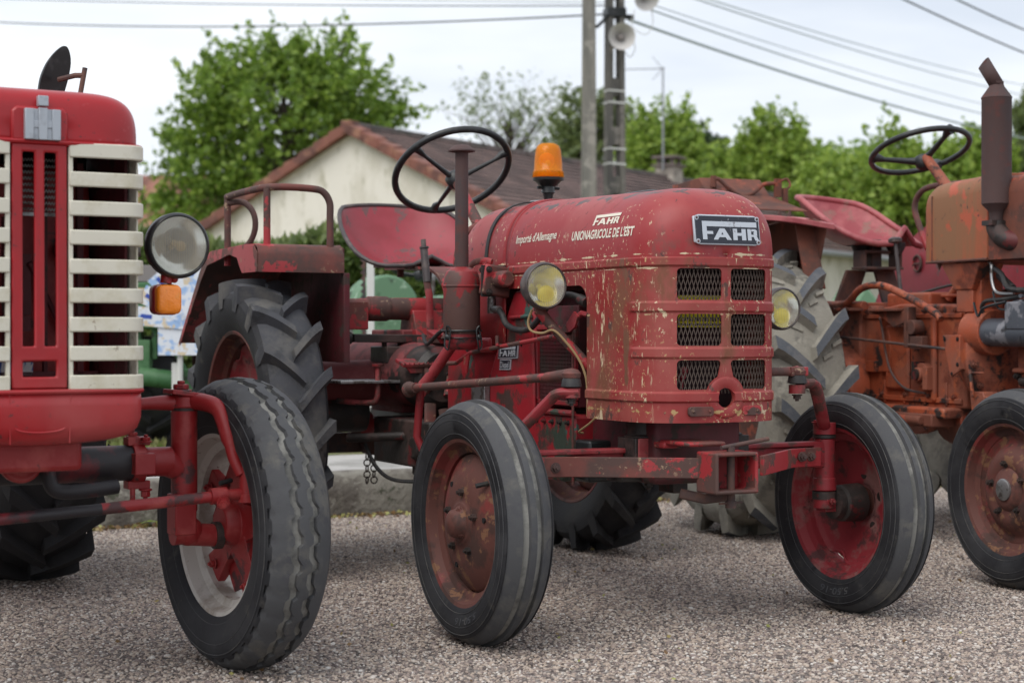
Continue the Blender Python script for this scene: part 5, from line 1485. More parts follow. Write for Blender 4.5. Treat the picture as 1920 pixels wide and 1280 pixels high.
# drawbar frame on the axle
q = MB()
for s, x0 in ((-1, -.49), (1, .44)):
    q.band([(x0 if s < 0 else .47, -.045, .475), (x0 + .12 if s < 0 else .36, -.055, .474), (-.10 if s < 0 else .10, -.285, .477)], (0, 0, .055), .012)
brk = q.build('drawbar_brace', 'redrust', T, bevel=.002)
fittings(brk, [((-.465, -.052, .473), (0, -1, 0), .011, .010), ((-.415, -.055, .473), (0, -1, 0), .011, .010), ((.43, -.055, .478), (0, -1, 0), .011, .010), ((.395, -.06, .478), (0, -1, 0), .011, .010)], 'brace_bolt', 'rust')
q = MB(); yb0, yb1 = -.375, -.275; bx0, bx1, bz0, bz1 = -.105, .030, .412, .522
q.panel([bx0, bx0 + .010, bx1 - .010, bx1], [bz0, bz0 + .010, bz1 - .010, bz1], {(1, 1)}, yb0, yb1)
q.add([(bx0 + .010, yb1 - .012, bz0 + .010), (bx1 - .010, yb1 - .012, bz0 + .010), (bx1 - .010, yb1 - .012, bz1 - .010), (bx0 + .010, yb1 - .012, bz1 - .010)], [(0, 1, 2, 3)])
q.box((-.075, -.21, .540), (.12, .15, .012)); q.box((-.11, -.14, .532), (.06, .06, .018))
hb = q.build('hitch_box', 'redrust', T, bevel=.007)
q = MB(); q.cyl((-.03, -.33, .375), (-.03, -.33, .535), .011, n=14); q.cyl((-.06, -.33, .533), (.09, -.33, .553), .006, n=10); q.cyl((-.07, -.335, .385), (.01, -.325, .385), .003, n=6); q.cyl((-.03, -.33, .372), (-.03, -.33, .39), .015, n=14); q.build('hitch_pin', 'rust', T)
q = MB(); q.tube([(.012, -.285, .40), (-.06, -.25, .39), (-.12, -.22, .405)], .010, n=8, flat=1.4); q.build('hitch_strap', 'rust', T)
q = MB(); q.box((.045, -.075, .545), (.10, .012, .06)); q.box((.045, -.085, .513), (.13, .05, .012)); q.build('front_plate', 'redrust', T, bevel=.005)
for s in (-1, 1):
    x = -.115 if s < 0 else .135
    q = MB(); q.box((x, -.03, .505), (.125, .10, .085)); q.stack((x, -.03, .547), (0, 0, 1), [(0, .060), (.004, .062), (.008, .052), (.06, .050), (.08, .055)], n=28); q.build('spring_mount', 'grime' if s > 0 else 'grime', T, bevel=.008)
q = MB(); q.box((-.115, -.083, .512), (.112, .006, .07)); q.build('mount_face', 'red', T, bevel=.008)
q = MB(); q.box((-.06, .0, .435), (.28, .09, .022)); q.box((.03, .06, .40), (.05, .08, .04)); q.bolt((-.10, -.02, .425), (0, 0, -1), .013, .014); q.build('axle_pivot', 'grime', T, bevel=.005)

# ---- wheels
def disc_wheel(s, x, y, z, Rr, rim, w_, rimmat, tyrekw, name='front_wheel', valve=True, disc='rim'):
    wl_ = empty(name, (0, 0, 0), 0, T)
    c = (x, y, z)
    tyre_ribbed(wl_, c, Rr, rim, w_, **tyrekw)
    rm = rim_mesh(wl_, c, rim, w_, rimmat)
    mb = MB(); o = s
    prof = [(o * -.004, rim - .030), (o * .004, rim - .036), (o * .014, rim - .041)] + [(o * (.018 + .030 * (1 - max(0, (r_ - .06) / (rim - .108)) ** 2.6)), r_) for r_ in [rim - .048 - (rim - .108) * i / 9 for i in range(10)]] + [(o * .052, .055), (o * .055, .050), (o * .056, .0)]
    def fn(k, th, a, r):
        if k <= 2:
            g_ = max(0, math.cos(4 * (th - R(20)))) ** 4
            r -= (.034, .018, .004)[k] * g_; a += o * (.012, .006, 0)[k] * g_
        return a, max(r, .001)
    lathe_x(mb, c, prof, n=96, fn=fn)
    d_ = mb.build('disc', disc, wl_, smooth=50, solid=.005)
    q = MB(); q.stack((x + o * .052, y, z), (o, 0, 0), [(0, .044), (.006, .046), (.012, .040), (.028, .036), (.036, .026), (.040, .001)], n=28)
    for k in range(3):
        a = R(90 + 120 * k + 20); q.bolt((x + o * .058, y + .038 * math.cos(a), z + .038 * math.sin(a)), (o, 0, 0), .0065, .008)
    q.build('hub_cap', 'rim', wl_)
    for k in range(5):
        a = 2 * PI * k / 5 + .35
        q = MB(); q.bolt((x + o * .045, y + .083 * math.cos(a), z + .083 * math.sin(a)), (o, 0, 0), .0105, .012); q.build('wheel_nut', 'grime', wl_)
    for k in range(3):
        a = 2 * PI * k / 3 + .9
        q = MB(); q.cyl((x + o * .0415, y + .125 * math.cos(a), z + .125 * math.sin(a)), (x + o * .0465, y + .125 * math.cos(a), z + .125 * math.sin(a)), .0075, n=14); q.build('vent_hole', 'void', d_)  # black disc set on the surface for the shaded hole
    # drum on the inside
    q = MB(); q.stack((x - o * .075, y, z), (o, 0, 0), [(0, .030), (.006, .046), (.03, .046), (.036, .055), (.10, .058)], n=28)
    q.build('hub', 'grime', wl_)
    if valve:
        q = MB(); q.cyl((x + o * .03, y - .120, z + .115), (x + o * .062, y - .112, z + .108), .0065, n=8); q.build('valve', 'hose', wl_)
    return wl_
disc_wheel(-1, -.618, 0, .33, .33, .222, .146, 'rim', dict(ribs=3, letters=((-1, '5.50-16', 195, .020, .13),)))
disc_wheel(1, .618, 0, .33, .33, .222, .142, 'rimred', dict(ribs=3, letters=((-1, '5.50-16', 182, .020, .13), (-1, 'T R', 12, .024, .09))), disc='rimred')
# right wheel inside stiffeners
def rear_wheel(parent, s, x, y, z, Rr, rim, w_, n, mats, discm, **kw):
    wl_ = empty('rear_wheel', (0, 0, 0), 0, parent); c = (x, y, z)
    tyre_lugged(wl_, c, Rr, rim, w_, n=n, mats=mats, **kw)
    rim_mesh(wl_, c, rim, w_, 'rim')
    mb = MB(); o = s
    prof = [(o * .02, rim - .035), (o * .01, rim - .05), (-o * .005, rim - .09), (-o * .02, rim * .5), (-o * .02, .09), (o * .02, .08), (o * .03, .0)]
    def fn(k, th, a, r):
        if k <= 2: r -= (.03, .012, 0)[k] * (max(0, math.cos(6 * th)) ** 4)
        return a, max(r, .001)
    lathe_x(mb, c, prof, n=96, fn=fn); mb.build('disc', discm, wl_, smooth=50, solid=.006)
    for k in range(6):
        a = 2 * PI * k / 6 + .3
        q = MB(); q.bolt((x - o * .01, y + .13 * math.cos(a), z + .13 * math.sin(a)), (o, 0, 0), .014, .014); q.build('wheel_nut', 'grime', wl_)
    return wl_
rear_wheel(T, -1, -.685, 1.70, .515, .515, .325, .225, 17, ('tyre', 'lug', 'lug'), 'rimred', sweep=.27, lw=.036, lug_h=.030)
rear_wheel(T, 1, .655, 1.70, .515, .515, .325, .235, 17, ('lugdark', 'lugdark', 'lugdark'), 'rim', sweep=.27, lw=.036, lug_h=.030, phase=.11)

# ---- fenders
def fender(s, detail=True):
    xo, xi = s * .765, s * .455
    path = [(1.435, 1.045), (1.435, 1.105), (1.445, 1.13), (1.475, 1.140), (1.60, 1.142), (1.98, 1.135), (2.06, 1.11), (2.12, 1.06), (2.40, .80)]
    q = MB()
    pts = [(xo * .5 + xi * .5, y, z) for y, z in path]
    q.band(pts, (abs(xo - xi), 0, 0), .004)
    o = q.build('fender', 'redrust', T, bevel=0, smooth=50)
    # outer lip and pressed front corner
    q = MB()
    q.prism([(y, z) for y, z in [(1.437, 1.045), (1.437, 1.11), (1.475, 1.138), (1.60, 1.142), (1.98, 1.135), (2.06, 1.11), (2.12, 1.06), (2.40, .80), (2.385, .79), (2.10, 1.03), (2.02, 1.085), (1.75, 1.115), (1.66, 1.10), (1.62, 1.06), (1.60, 1.045)]], 'X', xo - s * .0, xo + s * .004)
    q.build('fender_lip', 'redrust', o, bevel=.001)
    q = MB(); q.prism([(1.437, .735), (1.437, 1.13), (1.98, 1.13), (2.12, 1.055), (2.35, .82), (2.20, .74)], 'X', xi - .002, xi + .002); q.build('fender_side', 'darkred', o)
    q = MB(); q.box((xi - s * .010, 1.44, .89), (.022, .014, .31)); q.box((xi - s * .03, 1.56, .89), (.004, .05, .30)); q.box((xi - s * .012, 1.62, .84), (.014, .07, .16)); q.build('fender_stay', 'darkred', o, bevel=.003)
    if detail:
        q = MB()
        z1 = 1.335
        q.tube(smooth_path([(s * .495, 1.465, 1.135), (s * .495, 1.465, 1.24), (s * .497, 1.465, 1.29), (s * .52, 1.467, 1.325), (s * .56, 1.47, z1), (s * .66, 1.475, z1 + .003), (s * .72, 1.50, z1), (s * .735, 1.60, z1 - .002), (s * .738, 1.75, z1 - .004), (s * .738, 1.87, z1 - .008)], 5), .0125, n=12)
        q.cyl((s * .715, 1.49, 1.13), (s * .715, 1.49, z1), .0125, n=12); q.cyl((s * .738, 1.865, 1.08), (s * .738, 1.865, z1 - .004), .0125, n=12)
        q.tube(smooth_path([(s * .738, 1.865, z1 - .03), (s * .70, 1.80, z1 - .03), (s * .675, 1.76, z1 - .07), (s * .67, 1.76, z1 - .13), (s * .69, 1.79, z1 - .185), (s * .735, 1.86, z1 - .205)], 5), .011, n=10)
        q.build('grab_rail', 'redrust', T)
    return o
fender(-1); fender(1, False)
# ---- beacon on its stalk
bxx, byy, bzz = .365, 1.48, .037
q = MB(); q.cyl((bxx, byy, 1.13), (bxx, byy, 1.335), .012, n=12); q.stack((bxx, byy, 1.322), (0, 0, 1), [(0, .014), (.03, .02), (.032, .026), (.055, .022), (.06, .035), (.072, .045), (.078, .057), (.088, .058)], n=28)
q.cyl((bxx - .045, byy, 1.372), (bxx + .045, byy, 1.372), .006, n=8); q.box((bxx, byy, 1.13), (.34, .05, .014)); bc = q.build('beacon', 'black', T)
q = MB(); q.stack((bxx, byy, 1.410), (0, 0, 1), [(0, .057), (.022, .056), (.025, .052), (.06, .050), (.10, .046), (.115, .040), (.124, .028), (.127, .001)], n=36, cap=False); q.build('amber_dome', 'amberdome', bc, smooth=50, solid=.003)
q = MB(); q.cyl((bxx, byy, 1.411), (bxx, byy, 1.429), .040, n=20); q.stack((bxx - .006, byy, 1.472), (-.5, -.85, 0), [(0, .03), (.006, .028), (.012, .02), (.016, .001)], n=18); q.cyl((bxx, byy, 1.429), (bxx, byy, 1.50), .006, n=8); q.build('rotating_mirror', mat('amber lit reflector', (.72, .24, .01), .4), bc)
q = MB(); q.ball((bxx - .012, byy - .02, 1.462), .011, n=10, k=6); q.build('bulb', 'yellow', bc)
# ---- levers, pedals, footboard
q = MB(); q.tube([(-.10, 1.50, .82), (-.10, 1.51, .97), (-.10, 1.53, 1.02)], .009, n=8, flat=1.6); q.build('gear_lever', 'red', T)
q = MB(); q.cyl((-.10, 1.53, 1.02), (-.10, 1.56, 1.145), .014, n=12); q.cyl((-.10, 1.56, 1.145), (-.10, 1.565, 1.175), .010, n=8); q.cyl((-.10, 1.557, 1.143), (-.10, 1.558, 1.149), .017, n=12); q.build('lever_sleeve', 'bezel', T)
q = MB(); q.box((-.33, 1.52, .668), (.30, .24, .010)); q.build('footboard', 'steel', T, bevel=.002)
q = MB(); q.tube(smooth_path([(-.44, 1.54, .60), (-.36, 1.44, .595), (-.34, 1.42, .61), (-.335, 1.42, .66), (-.335, 1.42, .72)], 4), .010, n=10); q.cyl((-.335, 1.42, .722), (-.335, 1.42, .730), .02, .022, n=16); q.build('foot_pedal', 'red', T)
def pedal(x, y, z, w_):
    q = MB(); q.box((x, y, z), (w_, .075, .012), Matrix.Rotation(R(14), 3, 'X'))
    q.prism([(x - w_ / 2, z), (x + w_ / 2, z), (x + w_ * .3, z - .035), (x - w_ * .3, z - .035)], 'Y', y - .03, y - .022)
    for i in range(9): q.box((x - w_ / 2 + .006 + i * (w_ - .012) / 8, y - .036, z - .001), (.005, .006, .008))
    q.tube(smooth_path([(x + .01, y - .01, z), (x + .02, y - .04, z - .07), (x + .01, y + .02, z - .15), (x, y + .03, z - .25)], 4), .012, n=8)
    return q.build('pedal', 'red', T, bevel=.002)
pedal(-.23, 1.30, .735, .15); pedal(-.10, 1.34, .835, .14); pedal(.03, 1.36, .735, .10)
q = MB(); q.tube(smooth_path([(-.14, 1.30, .83), (-.105, 1.30, .80), (-.10, 1.28, .74), (-.13, 1.26, .68), (-.16, 1.22, .62)], 4), .014, n=8); q.tube([(-.25, 1.16, .60), (-.26, 1.14, .50), (-.24, 1.12, .44)], .012, n=8, flat=1.8); q.tube([(-.20, 1.16, .58), (-.19, 1.12, .46)], .012, n=8, flat=1.8); q.build('pedal_arm', 'redrust', T)
q = MB(); q.box((-.08, 1.35, .46), (.40, .5, .16)); q.box((-.20, 1.20, .40), (.12, .2, .1)); q.tube([(-.42, 1.5, .47), (-.30, 1.36, .48), (-.20, 1.24, .49)], .016, n=10); q.cyl((-.30, 1.2, .45), (-.2, 1.2, .45), .04, n=14); q.box((.05, 1.9, .50), (.25, .5, .1)); q.build('underbody', 'grime', T, bevel=.008)
q = MB(); q.tube(smooth_path([(-.36, 1.48, .45), (-.34, 1.42, .37), (-.30, 1.34, .33), (-.2, 1.25, .34), (-.14, 1.2, .42)], 5), .007, n=8); q.build('hydraulic_hose', 'hose', T)
q = MB(); q.ball((-.22, 1.86, .50), (.05, .07, .055)); q.build('oil_sump', 'redrust', T)
q = MB(); q.box((-.27, 1.95, .425), (.46, .03, .075)); q.cyl((-.155, 1.90, .425), (-.155, 1.97, .425), .048, n=24); q.box((-.09, 1.92, .425), (.05, .05, .06)); q.build('drawbar', 'rust', T, bevel=.004)
q = MB()
for i in range(9):
    sgn = 1 if i < 5 else -1
    zz = .372 - (i if i < 5 else 9 - i) * .022; xx = -.185 + (.0 if i < 5 else .028)
    e_ = .006
    q.tube([(xx + (e_ if i % 2 else 0) * math.cos(a) - .0 + (.007 * math.cos(a)), 1.90 + (0 if i % 2 else .006 * math.cos(a)), zz + .013 * math.sin(a)) for a in [2 * PI * j / 10 for j in range(10)]], .0028, n=5, closed=True)
q.build('chain', 'rust', T)

# small pipes, wires and bolts on the middle tractor
q = MB(); q.tube(smooth_path([(-.20, 1.05, .88), (-.22, 1.15, .84), (-.2, 1.3, .80), (-.15, 1.45, .83)], 5), .007, n=8); q.build('hose', 'hose', T)
q = MB(); q.tube(smooth_path([(-.17, .62, .90), (-.19, .60, .84), (-.2, .56, .80)], 4), .010, n=8); q.build('fuel_line', 'grime', T)
for i in range(5):
    q = MB(); q.bolt((-.205, .26 + i * .05, .575), (-1, 0, 0), .006, .007); q.build('cowl_bolt', 'grime', T)
for i in range(4):
    a_ = R(100 + i * 35)
    q = MB(); q.bolt((-.15 + .10 * math.cos(a_), 1.45, .69 + .10 * math.sin(a_)), (-.3, -1, 0), .009, .010); q.build('gearbox_bolt', 'grime', T)
q = MB(); q.box((-.10, .93, .99), (.10, .22, .10)); q.cyl((-.14, .95, 1.03), (-.14, .95, 1.09), .02, n=12); q.build('injection_pump', 'grime', T, bevel=.006)
q = MB(); q.box((-.16, 1.10, .78), (.03, .16, .20)); q.build('inspection_cover', 'redrust', T, bevel=.006)
for yy in (1.04, 1.16):
    for zz_ in (.70, .86):
        q = MB(); q.bolt((-.176, yy, zz_), (-1, 0, 0), .008, .008); q.build('cover_bolt', 'grime', T)
# ================================================================= LEFT TRACTOR (cream grille)
A = empty('tractor', (-1.2, 4.1, 0), R(30))
tag(A, 'bright red tractor at the left with cream barred grille, silver emblem and round headlight', 'tractor', 'old tractors parked on the gravel')
X0 = .005
def a_hood(hw, yc, hl, zs, hh, ne, nv, yb):
    st = [(yb + (yc - yb) * i / 10, 1, 1) for i in range(11)]
    for i in range(1, 22):
        t = (PI / 2) * i / 21
        st.append((yc - hl * math.sin(t) ** (2 / ne), max(math.cos(t) ** (2 / ne), .002), max(math.cos(t) ** (2 / ne), .002)))
    rows = []
    for y, gw, gh in st:
        row = [(X0 - hw * gw, y, zs - .02)]
        for k in range(41):
            f = PI - PI * k / 40
            row.append((X0 + hw * gw * sgp(math.cos(f), 2 / 6.0), y, zs + hh * gh * abs(math.sin(f)) ** (2 / nv)))
        row.append((X0 + hw * gw, y, zs - .02)); rows.append(row)
    return rows
q = MB(); q.sheet(a_hood(.234, -.18, .175, 1.262, .108, 6.0, 3.0, 1.2)); ah = q.build('hood', 'mred', A, smooth=180, solid=.004)
q = MB(); # pressed bead below the hood, following the front
def a_plan(off=0.0, n=18, yb=-.12):
    hw = .232 + off; yf = -.355 - off; r = .035
    pts = [(X0 - hw, yb)]
    for i in range(n + 1):
        a = PI + (PI / 2) * i / n; pts.append((X0 - hw + r + r * math.cos(a), yf + r + r * math.sin(a)))
    for i in range(11): pts.append((X0 - hw + r + (2 * hw - 2 * r) * (i + .5) / 11, yf - .004 * math.sin(PI * (i + .5) / 11)))
    for i in range(n + 1):
        a = -PI / 2 + (PI / 2) * i / n; pts.append((X0 + hw - r + r * math.cos(a), yf + r + r * math.sin(a)))
    pts.append((X0 + hw, yb)); return pts
q.tube([(x, y, 1.250) for x, y in a_plan(.001)], .0055, n=8, flat=1.0); q.tube([(x, y, .712) for x, y in a_plan(.003)], .0055, n=8)
q.build('bead', 'mred', ah)
# emblem pad and emblem
q = MB(); q.prism([(X0 - .062, 1.25), (X0 + .062, 1.25), (X0 + .062, 1.315), (X0 + .050, 1.325), (X0 - .050, 1.325), (X0 - .062, 1.315)], 'Y', -.362, -.33); q.build('emblem_pad', 'mred', ah, bevel=.006)
q = MB(); ex0 = X0 + .003
q.box((ex0, -.366, 1.286), (.077, .010, .066)); q.box((ex0, -.372, 1.287), (.019, .010, .069)); q.box((ex0, -.370, 1.336), (.022, .018, .022))
for s in (-1, 1): q.box((ex0 + s * .029, -.3715, 1.286), (.019, .008, .066)); q.box((ex0 + s * .014, -.3705, 1.286), (.013, .006, .016))
q.build('emblem', 'silver', ah, bevel=.0015)
# middle red panel with slots
q = MB(); xs = [-.0525, -.0255, .0025 - .0005, .0275 - .0005]; 
xs = [X0 - .060, X0 - .036, X0 - .011, X0 + .011, X0 + .036, X0 + .060]; zs_ = [.718, .744, .778, .810, 1.228, 1.247]
q.panel(xs, zs_, {(1, 3), (3, 3), (1, 1), (2, 1), (3, 1)}, -.358, -.346)
gp = q.build('grille_panel', 'mred', A, bevel=.004)
# cream bars
for s in (-1, 1):
    for k in range(9):
        zc = 1.2365 - k * .0632; hh_ = .0325
        half = [(X0 + s * .064, -.357)] + [(X0 + s * (.064 + (.197 - .064) * i / 6), -.359) for i in range(1, 7)]
        half += [(X0 + s * (.197 + .037 * math.sin(a)), -.322 - .037 * math.cos(a)) for a in [R(15 * i) for i in range(1, 7)]] + [(X0 + s * .234, -.27)]
        q = MB(); q.band([(x, y, zc) for x, y in half], (0, 0, hh_), .010); q.build('grille_bar', 'cream', A, bevel=.003)
    q = MB(); q.box((X0 + s * .068, -.352, .983), (.010, .011, .536)); q.box((X0 + s * .231, -.268, .983), (.005, .085, .536)); q.build('grille_post', 'cream', A, bevel=.002)
# chin
q = MB(); rws = []
def chin_row(z, o, lift=0): return [(x, y, z) for x, y in a_plan(o)]
for z, o in ((.708, 0), (.68, .001), (.652, .0), (.632, -.006), (.618, -.02), (.612, -.045)):
    r_ = []
    for x, y in a_plan(o):
        zz = z - (.018 * math.cos((x - X0) / .24 * PI / 2) if z < .66 else 0)
        r_.append((x, y, zz))
    rws.append(r_)
q.sheet(rws); chn = q.build('grille_chin', 'mred', A, smooth=60, solid=.004)
q = MB(); q.tube([(X0 + .055 * math.sin(a), -.360, .636 - .012 * math.cos(a)) for a in [R(-75 + 10 * i) for i in range(16)]], .0025, n=6); q.tube([(X0 + .066, -.3605, .706), (X0 + .064, -.358, .60)], .0015, n=6); q.tube([(X0 - .066, -.3605, .706), (X0 - .064, -.358, .60)], .0015, n=6); q.build('crease', 'mred', chn)
# inside
q = MB(); q.box((0, .02, .98), (.42, .05, .60)); q.box((0, -.12, 1.262), (.43, .30, .008)); q.build('radiator', 'void', A)  # core plus an added black top plate that darkens the gap under the hood
q = MB()
for i in range(9): q.box((-.18 + i * .045, -.012, .99), (.012, .01, .58))
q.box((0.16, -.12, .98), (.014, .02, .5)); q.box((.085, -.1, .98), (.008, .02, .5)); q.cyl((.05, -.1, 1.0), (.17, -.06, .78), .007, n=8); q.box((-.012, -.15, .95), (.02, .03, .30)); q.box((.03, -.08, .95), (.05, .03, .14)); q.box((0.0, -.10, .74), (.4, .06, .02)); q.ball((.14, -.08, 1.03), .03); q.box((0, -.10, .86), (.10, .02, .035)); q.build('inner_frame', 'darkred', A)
q = MB(); 
for i in range(15): 
    for j in range(9):
        zz = 1.105 + j * .0135; q.cyl((X0 - .045 + i * .0065, -.30, zz), (X0 - .0417 + i * .0065, -.30, zz + .0068), .0011, n=4, cap=False); q.cyl((X0 - .0417 + i * .0065, -.30, zz + .0068), (X0 - .0385 + i * .0065, -.30, zz), .0011, n=4, cap=False)
q.box((X0, -.295, 1.098), (.10, .006, .008)); q.build('honeycomb_screen', 'steel', A)
q = MB(); q.box((.0, -.2, .79), (.09, .02, .025)); q.cyl((.095, -.22, .85), (.13, -.15, .76), .009, n=8); q.build('inner_hose', 'greypaint', A)
q = MB(); q.box((0, .55, .98), (.42, 1.2, .5)); q.box((0, 1.6, .7), (.4, 1.2, .4)); q.build('engine_block', 'mredc', A, bevel=.02)
for s in (-1, 1):
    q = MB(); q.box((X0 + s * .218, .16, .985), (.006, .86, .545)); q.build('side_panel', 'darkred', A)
q = MB(); q.box((0, .1, .58), (.26, .7, .10)); q.box((.03, -.08, .60), (.16, .2, .05)); q.build('chassis', 'mredc', A, bevel=.012)
# front axle tube
q = MB(); q.cyl((-.40, 0, .525), (.335, 0, .525), .043, n=28); q.build('axle_tube', 'mredsoot', A)
q = MB(); q.cyl((.33, 0, .525), (.42, 0, .525), .036, n=26); q.cyl((-.48, 0, .525), (-.4, 0, .525), .036, n=26)
q.cyl((.405, 0, .525), (.455, 0, .500), .034, .030, n=20)
q.build('axle_extension', 'mredc', A)
q = MB(); q.cyl((.318, 0, .525), (.348, 0, .525), .050, n=28)
for x in (.325, .35):
    pass
q.box((.335, -.045, .525), (.05, .045, .05)); q.box((.335, 0, .577), (.055, .04, .02)); q.box((.335, 0, .472), (.055, .04, .02))
q.bolt((.325, -.0, .586), (0, 0, 1), .012, .01); q.bolt((.348, -.03, .575), (0, 0, 1), .011, .01); q.bolt((.350, -.02, .463), (0, 0, -1), .012, .016); q.cyl((.318, -.02, .465), (.318, -.02, .435), .007, n=8)
q.build('axle_clamp', 'mredc', A, bevel=.005)
q = MB(); q.tube(smooth_path([(.11, -.05, .60), (.105, -.055, .545), (.105, -.06, .50), (.12, -.065, .472), (.17, -.065, .467), (.27, -.05, .474)], 5), .018, n=12); q.build('radius_rod', 'mredsoot', A)
q = MB(); q.stack((.03, -.08, .545), (0, -1, 0), [(0, .05), (.03, .05), (.034, .040), (.028, .032), (.034, .018), (.05, .016)], n=26); q.box((.03, 0, .57), (.14, .14, .07)); q.build('axle_pivot', 'mredc', A, bevel=.006)
kx = .455
q = MB(); q.cyl((kx, 0, .40), (kx, 0, .655), .032, n=26); q.cyl((kx, 0, .655), (kx, 0, .685), .037, .034, n=24); q.box((kx - .008, -.005, .395), (.055, .065, .10)); q.build('kingpin_housing', 'mredc', A, bevel=.004)
q = MB(); q.cyl((kx, 0, .648), (kx, 0, .656), .0335, n=24); q.build('seal', 'grime', A); q = MB(); q.cyl((kx + .075, 0, .337), (kx + .095, 0, .337), .034, n=22); q.build('seal', 'grime', A)
q = MB(); q.cyl((kx + .02, 0, .352), (kx - .03, 0, .352), .033, n=22); q.cyl((kx, 0, .345), (kx + .08, 0, .337), .028, n=20); q.ball((kx + .01, 0, .352), .037); q.build('stub_axle', 'mredc', A)
q = MB(); q.box((kx - .0, 0, .69), (.085, .075, .012), Matrix.Rotation(R(8), 3, 'Y')); q.bolt((kx - .008, 0, .695), (0, 0, 1), .020, .014)
q.cyl((kx, 0, .66), (kx, 0, .69), .03, n=20)
q.tube(smooth_path([(kx - .02, 0, .668), (kx - .08, -.005, .668), (kx - .17, -.01, .664)], 4), [.021, .020, .019, .018, .0165, .015, .0145, .014, .013], n=12)
q.tube(smooth_path([(kx, 0, .668), (kx + .03, -.04, .670), (kx + .055, -.085, .655), (kx + .065, -.115, .61), (kx + .075, -.14, .54), (kx + .09, -.155, .497)], 5), [.021] * 10 + [.020] * 8 + [.015] * 8, n=14)
q.build('steering_arm', 'mredc', A, bevel=.003)
q = MB(); q.cyl((kx + .105, -.155, .435), (kx + .105, -.155, .515), .0215, n=18); q.bolt((kx + .105, -.155, .512), (0, 0, 1), .014, .012); q.cyl((kx + .105, -.155, .432), (kx + .105, -.155, .452), .026, n=18); q.cyl((kx + .10, -.155, .452), (kx + .045, -.155, .450), .014, n=12); q.build('ball_joint', 'mredc', A)
q = MB(); q.cyl((-.35, -.155, .405), (.20, -.155, .432), .0135, n=14); q.build('track_rod', 'mredsoot', A)
q = MB(); q.cyl((.20, -.155, .432), (kx + .03, -.155, .449), .0137, n=14); q.build('rod_end', 'mredc', A)
q = MB(); q.cyl((kx + .01, -.155, .449), (kx + .05, -.155, .451), .020, n=14); q.bolt((kx + .035, -.175, .435), (-.3, -1, -.2), .012, .014); q.build('rod_clamp', 'mredc', A)
# front wheel
W = empty('front_wheel', (0, 0, 0), 0, A); wc = (.60, 0, .364)
tyre_ribbed(W, wc, .364, .222, .176, ribs=3, mats=('tyre', 'tread', 'groove'), zig=.0055, nz=34, blocks=True)
steer(W, wc, 4)
rm = rim_mesh(W, wc, .222, .178, 'rimcream')
q = MB(); q.stack((.545, 0, .364), (1, 0, 0), [(0, .042), (.01, .050), (.035, .055), (.04, .075), (.055, .08), (.075, .08)], n=28)
for k in range(5):
    a = 2 * PI * k / 5 + .5
    ca, sa = math.cos(a), math.sin(a)
    q.rings([[(.580, ca * .05 - sa * d1, .364 + sa * .05 + ca * d1) for d1 in (-.048, .048)] + [(.625, ca * .05 - sa * d1, .364 + sa * .05 + ca * d1) for d1 in (.048, -.048)],
             [(.592, ca * .13 - sa * d1, .364 + sa * .13 + ca * d1) for d1 in (-.032, .032)] + [(.628, ca * .13 - sa * d1, .364 + sa * .13 + ca * d1) for d1 in (.032, -.032)],
             [(.588, ca * .188 - sa * d1, .364 + sa * .188 + ca * d1) for d1 in (-.044, .044)] + [(.606, ca * .188 - sa * d1, .364 + sa * .188 + ca * d1) for d1 in (.044, -.044)]])
    q.bolt((.586, ca * .165, .364 + sa * .165), (-1, 0, 0), .010, .010)
q.stack((.612, 0, .364), (1, 0, 0), [(0, .19), (.006, .19), (.008, .12), (.008, .08)], n=5)
q.build('hub', 'mredc', W, bevel=.005)
q = MB(); q.cyl((.535, -.09, .48), (.50, -.10, .475), .006, n=8); q.build('valve', 'hose', W)
# rear wheel dimly seen behind
W = empty('rear_wheel', (0, 0, 0), 0, A)
tyre_lugged(W, (.52, 1.87, .64), .64, .36, .32, n=20, mats=('lugdark', 'lugdark', 'lugdark'), sweep=.28, lw=.046, lug_h=.036)
rim_mesh(W, (.52, 1.87, .64), .36, .32, 'rimcream')
q = MB(); q.stack((.50, 1.87, .64), (1, 0, 0), [(0, .32), (.03, .2), (.03, .01)], n=40); q.build('disc', 'mredc', W)
W = empty('rear_wheel', (0, 0, 0), 0, A)
tyre_lugged(W, (-.62, 1.87, .64), .64, .36, .32, n=20, mats=('lugdark', 'lugdark', 'lugdark'), sweep=.28, lw=.046, lug_h=.036)
rim_mesh(W, (-.62, 1.87, .64), .36, .32, 'rimcream')
W = empty('front_wheel', (0, 0, 0), 0, A)
tyre_ribbed(W, (-.60, 0, .364), .364, .222, .178, ribs=3, zig=.0055, nz=34, blocks=True); rim_mesh(W, (-.60, 0, .364), .222, .178, 'rimcream')
q = MB(); q.cyl((-.455, 0, .34), (-.455, 0, .69), .033, n=20); q.cyl((-.455, 0, .34), (-.60, 0, .364), .03, n=16); q.build('kingpin_housing', 'mredc', A)
q = MB(); q.box((0, 1.87, .66), (.9, .26, .26)); q.build('rear_axle_housing', 'mredc', A, bevel=.03)
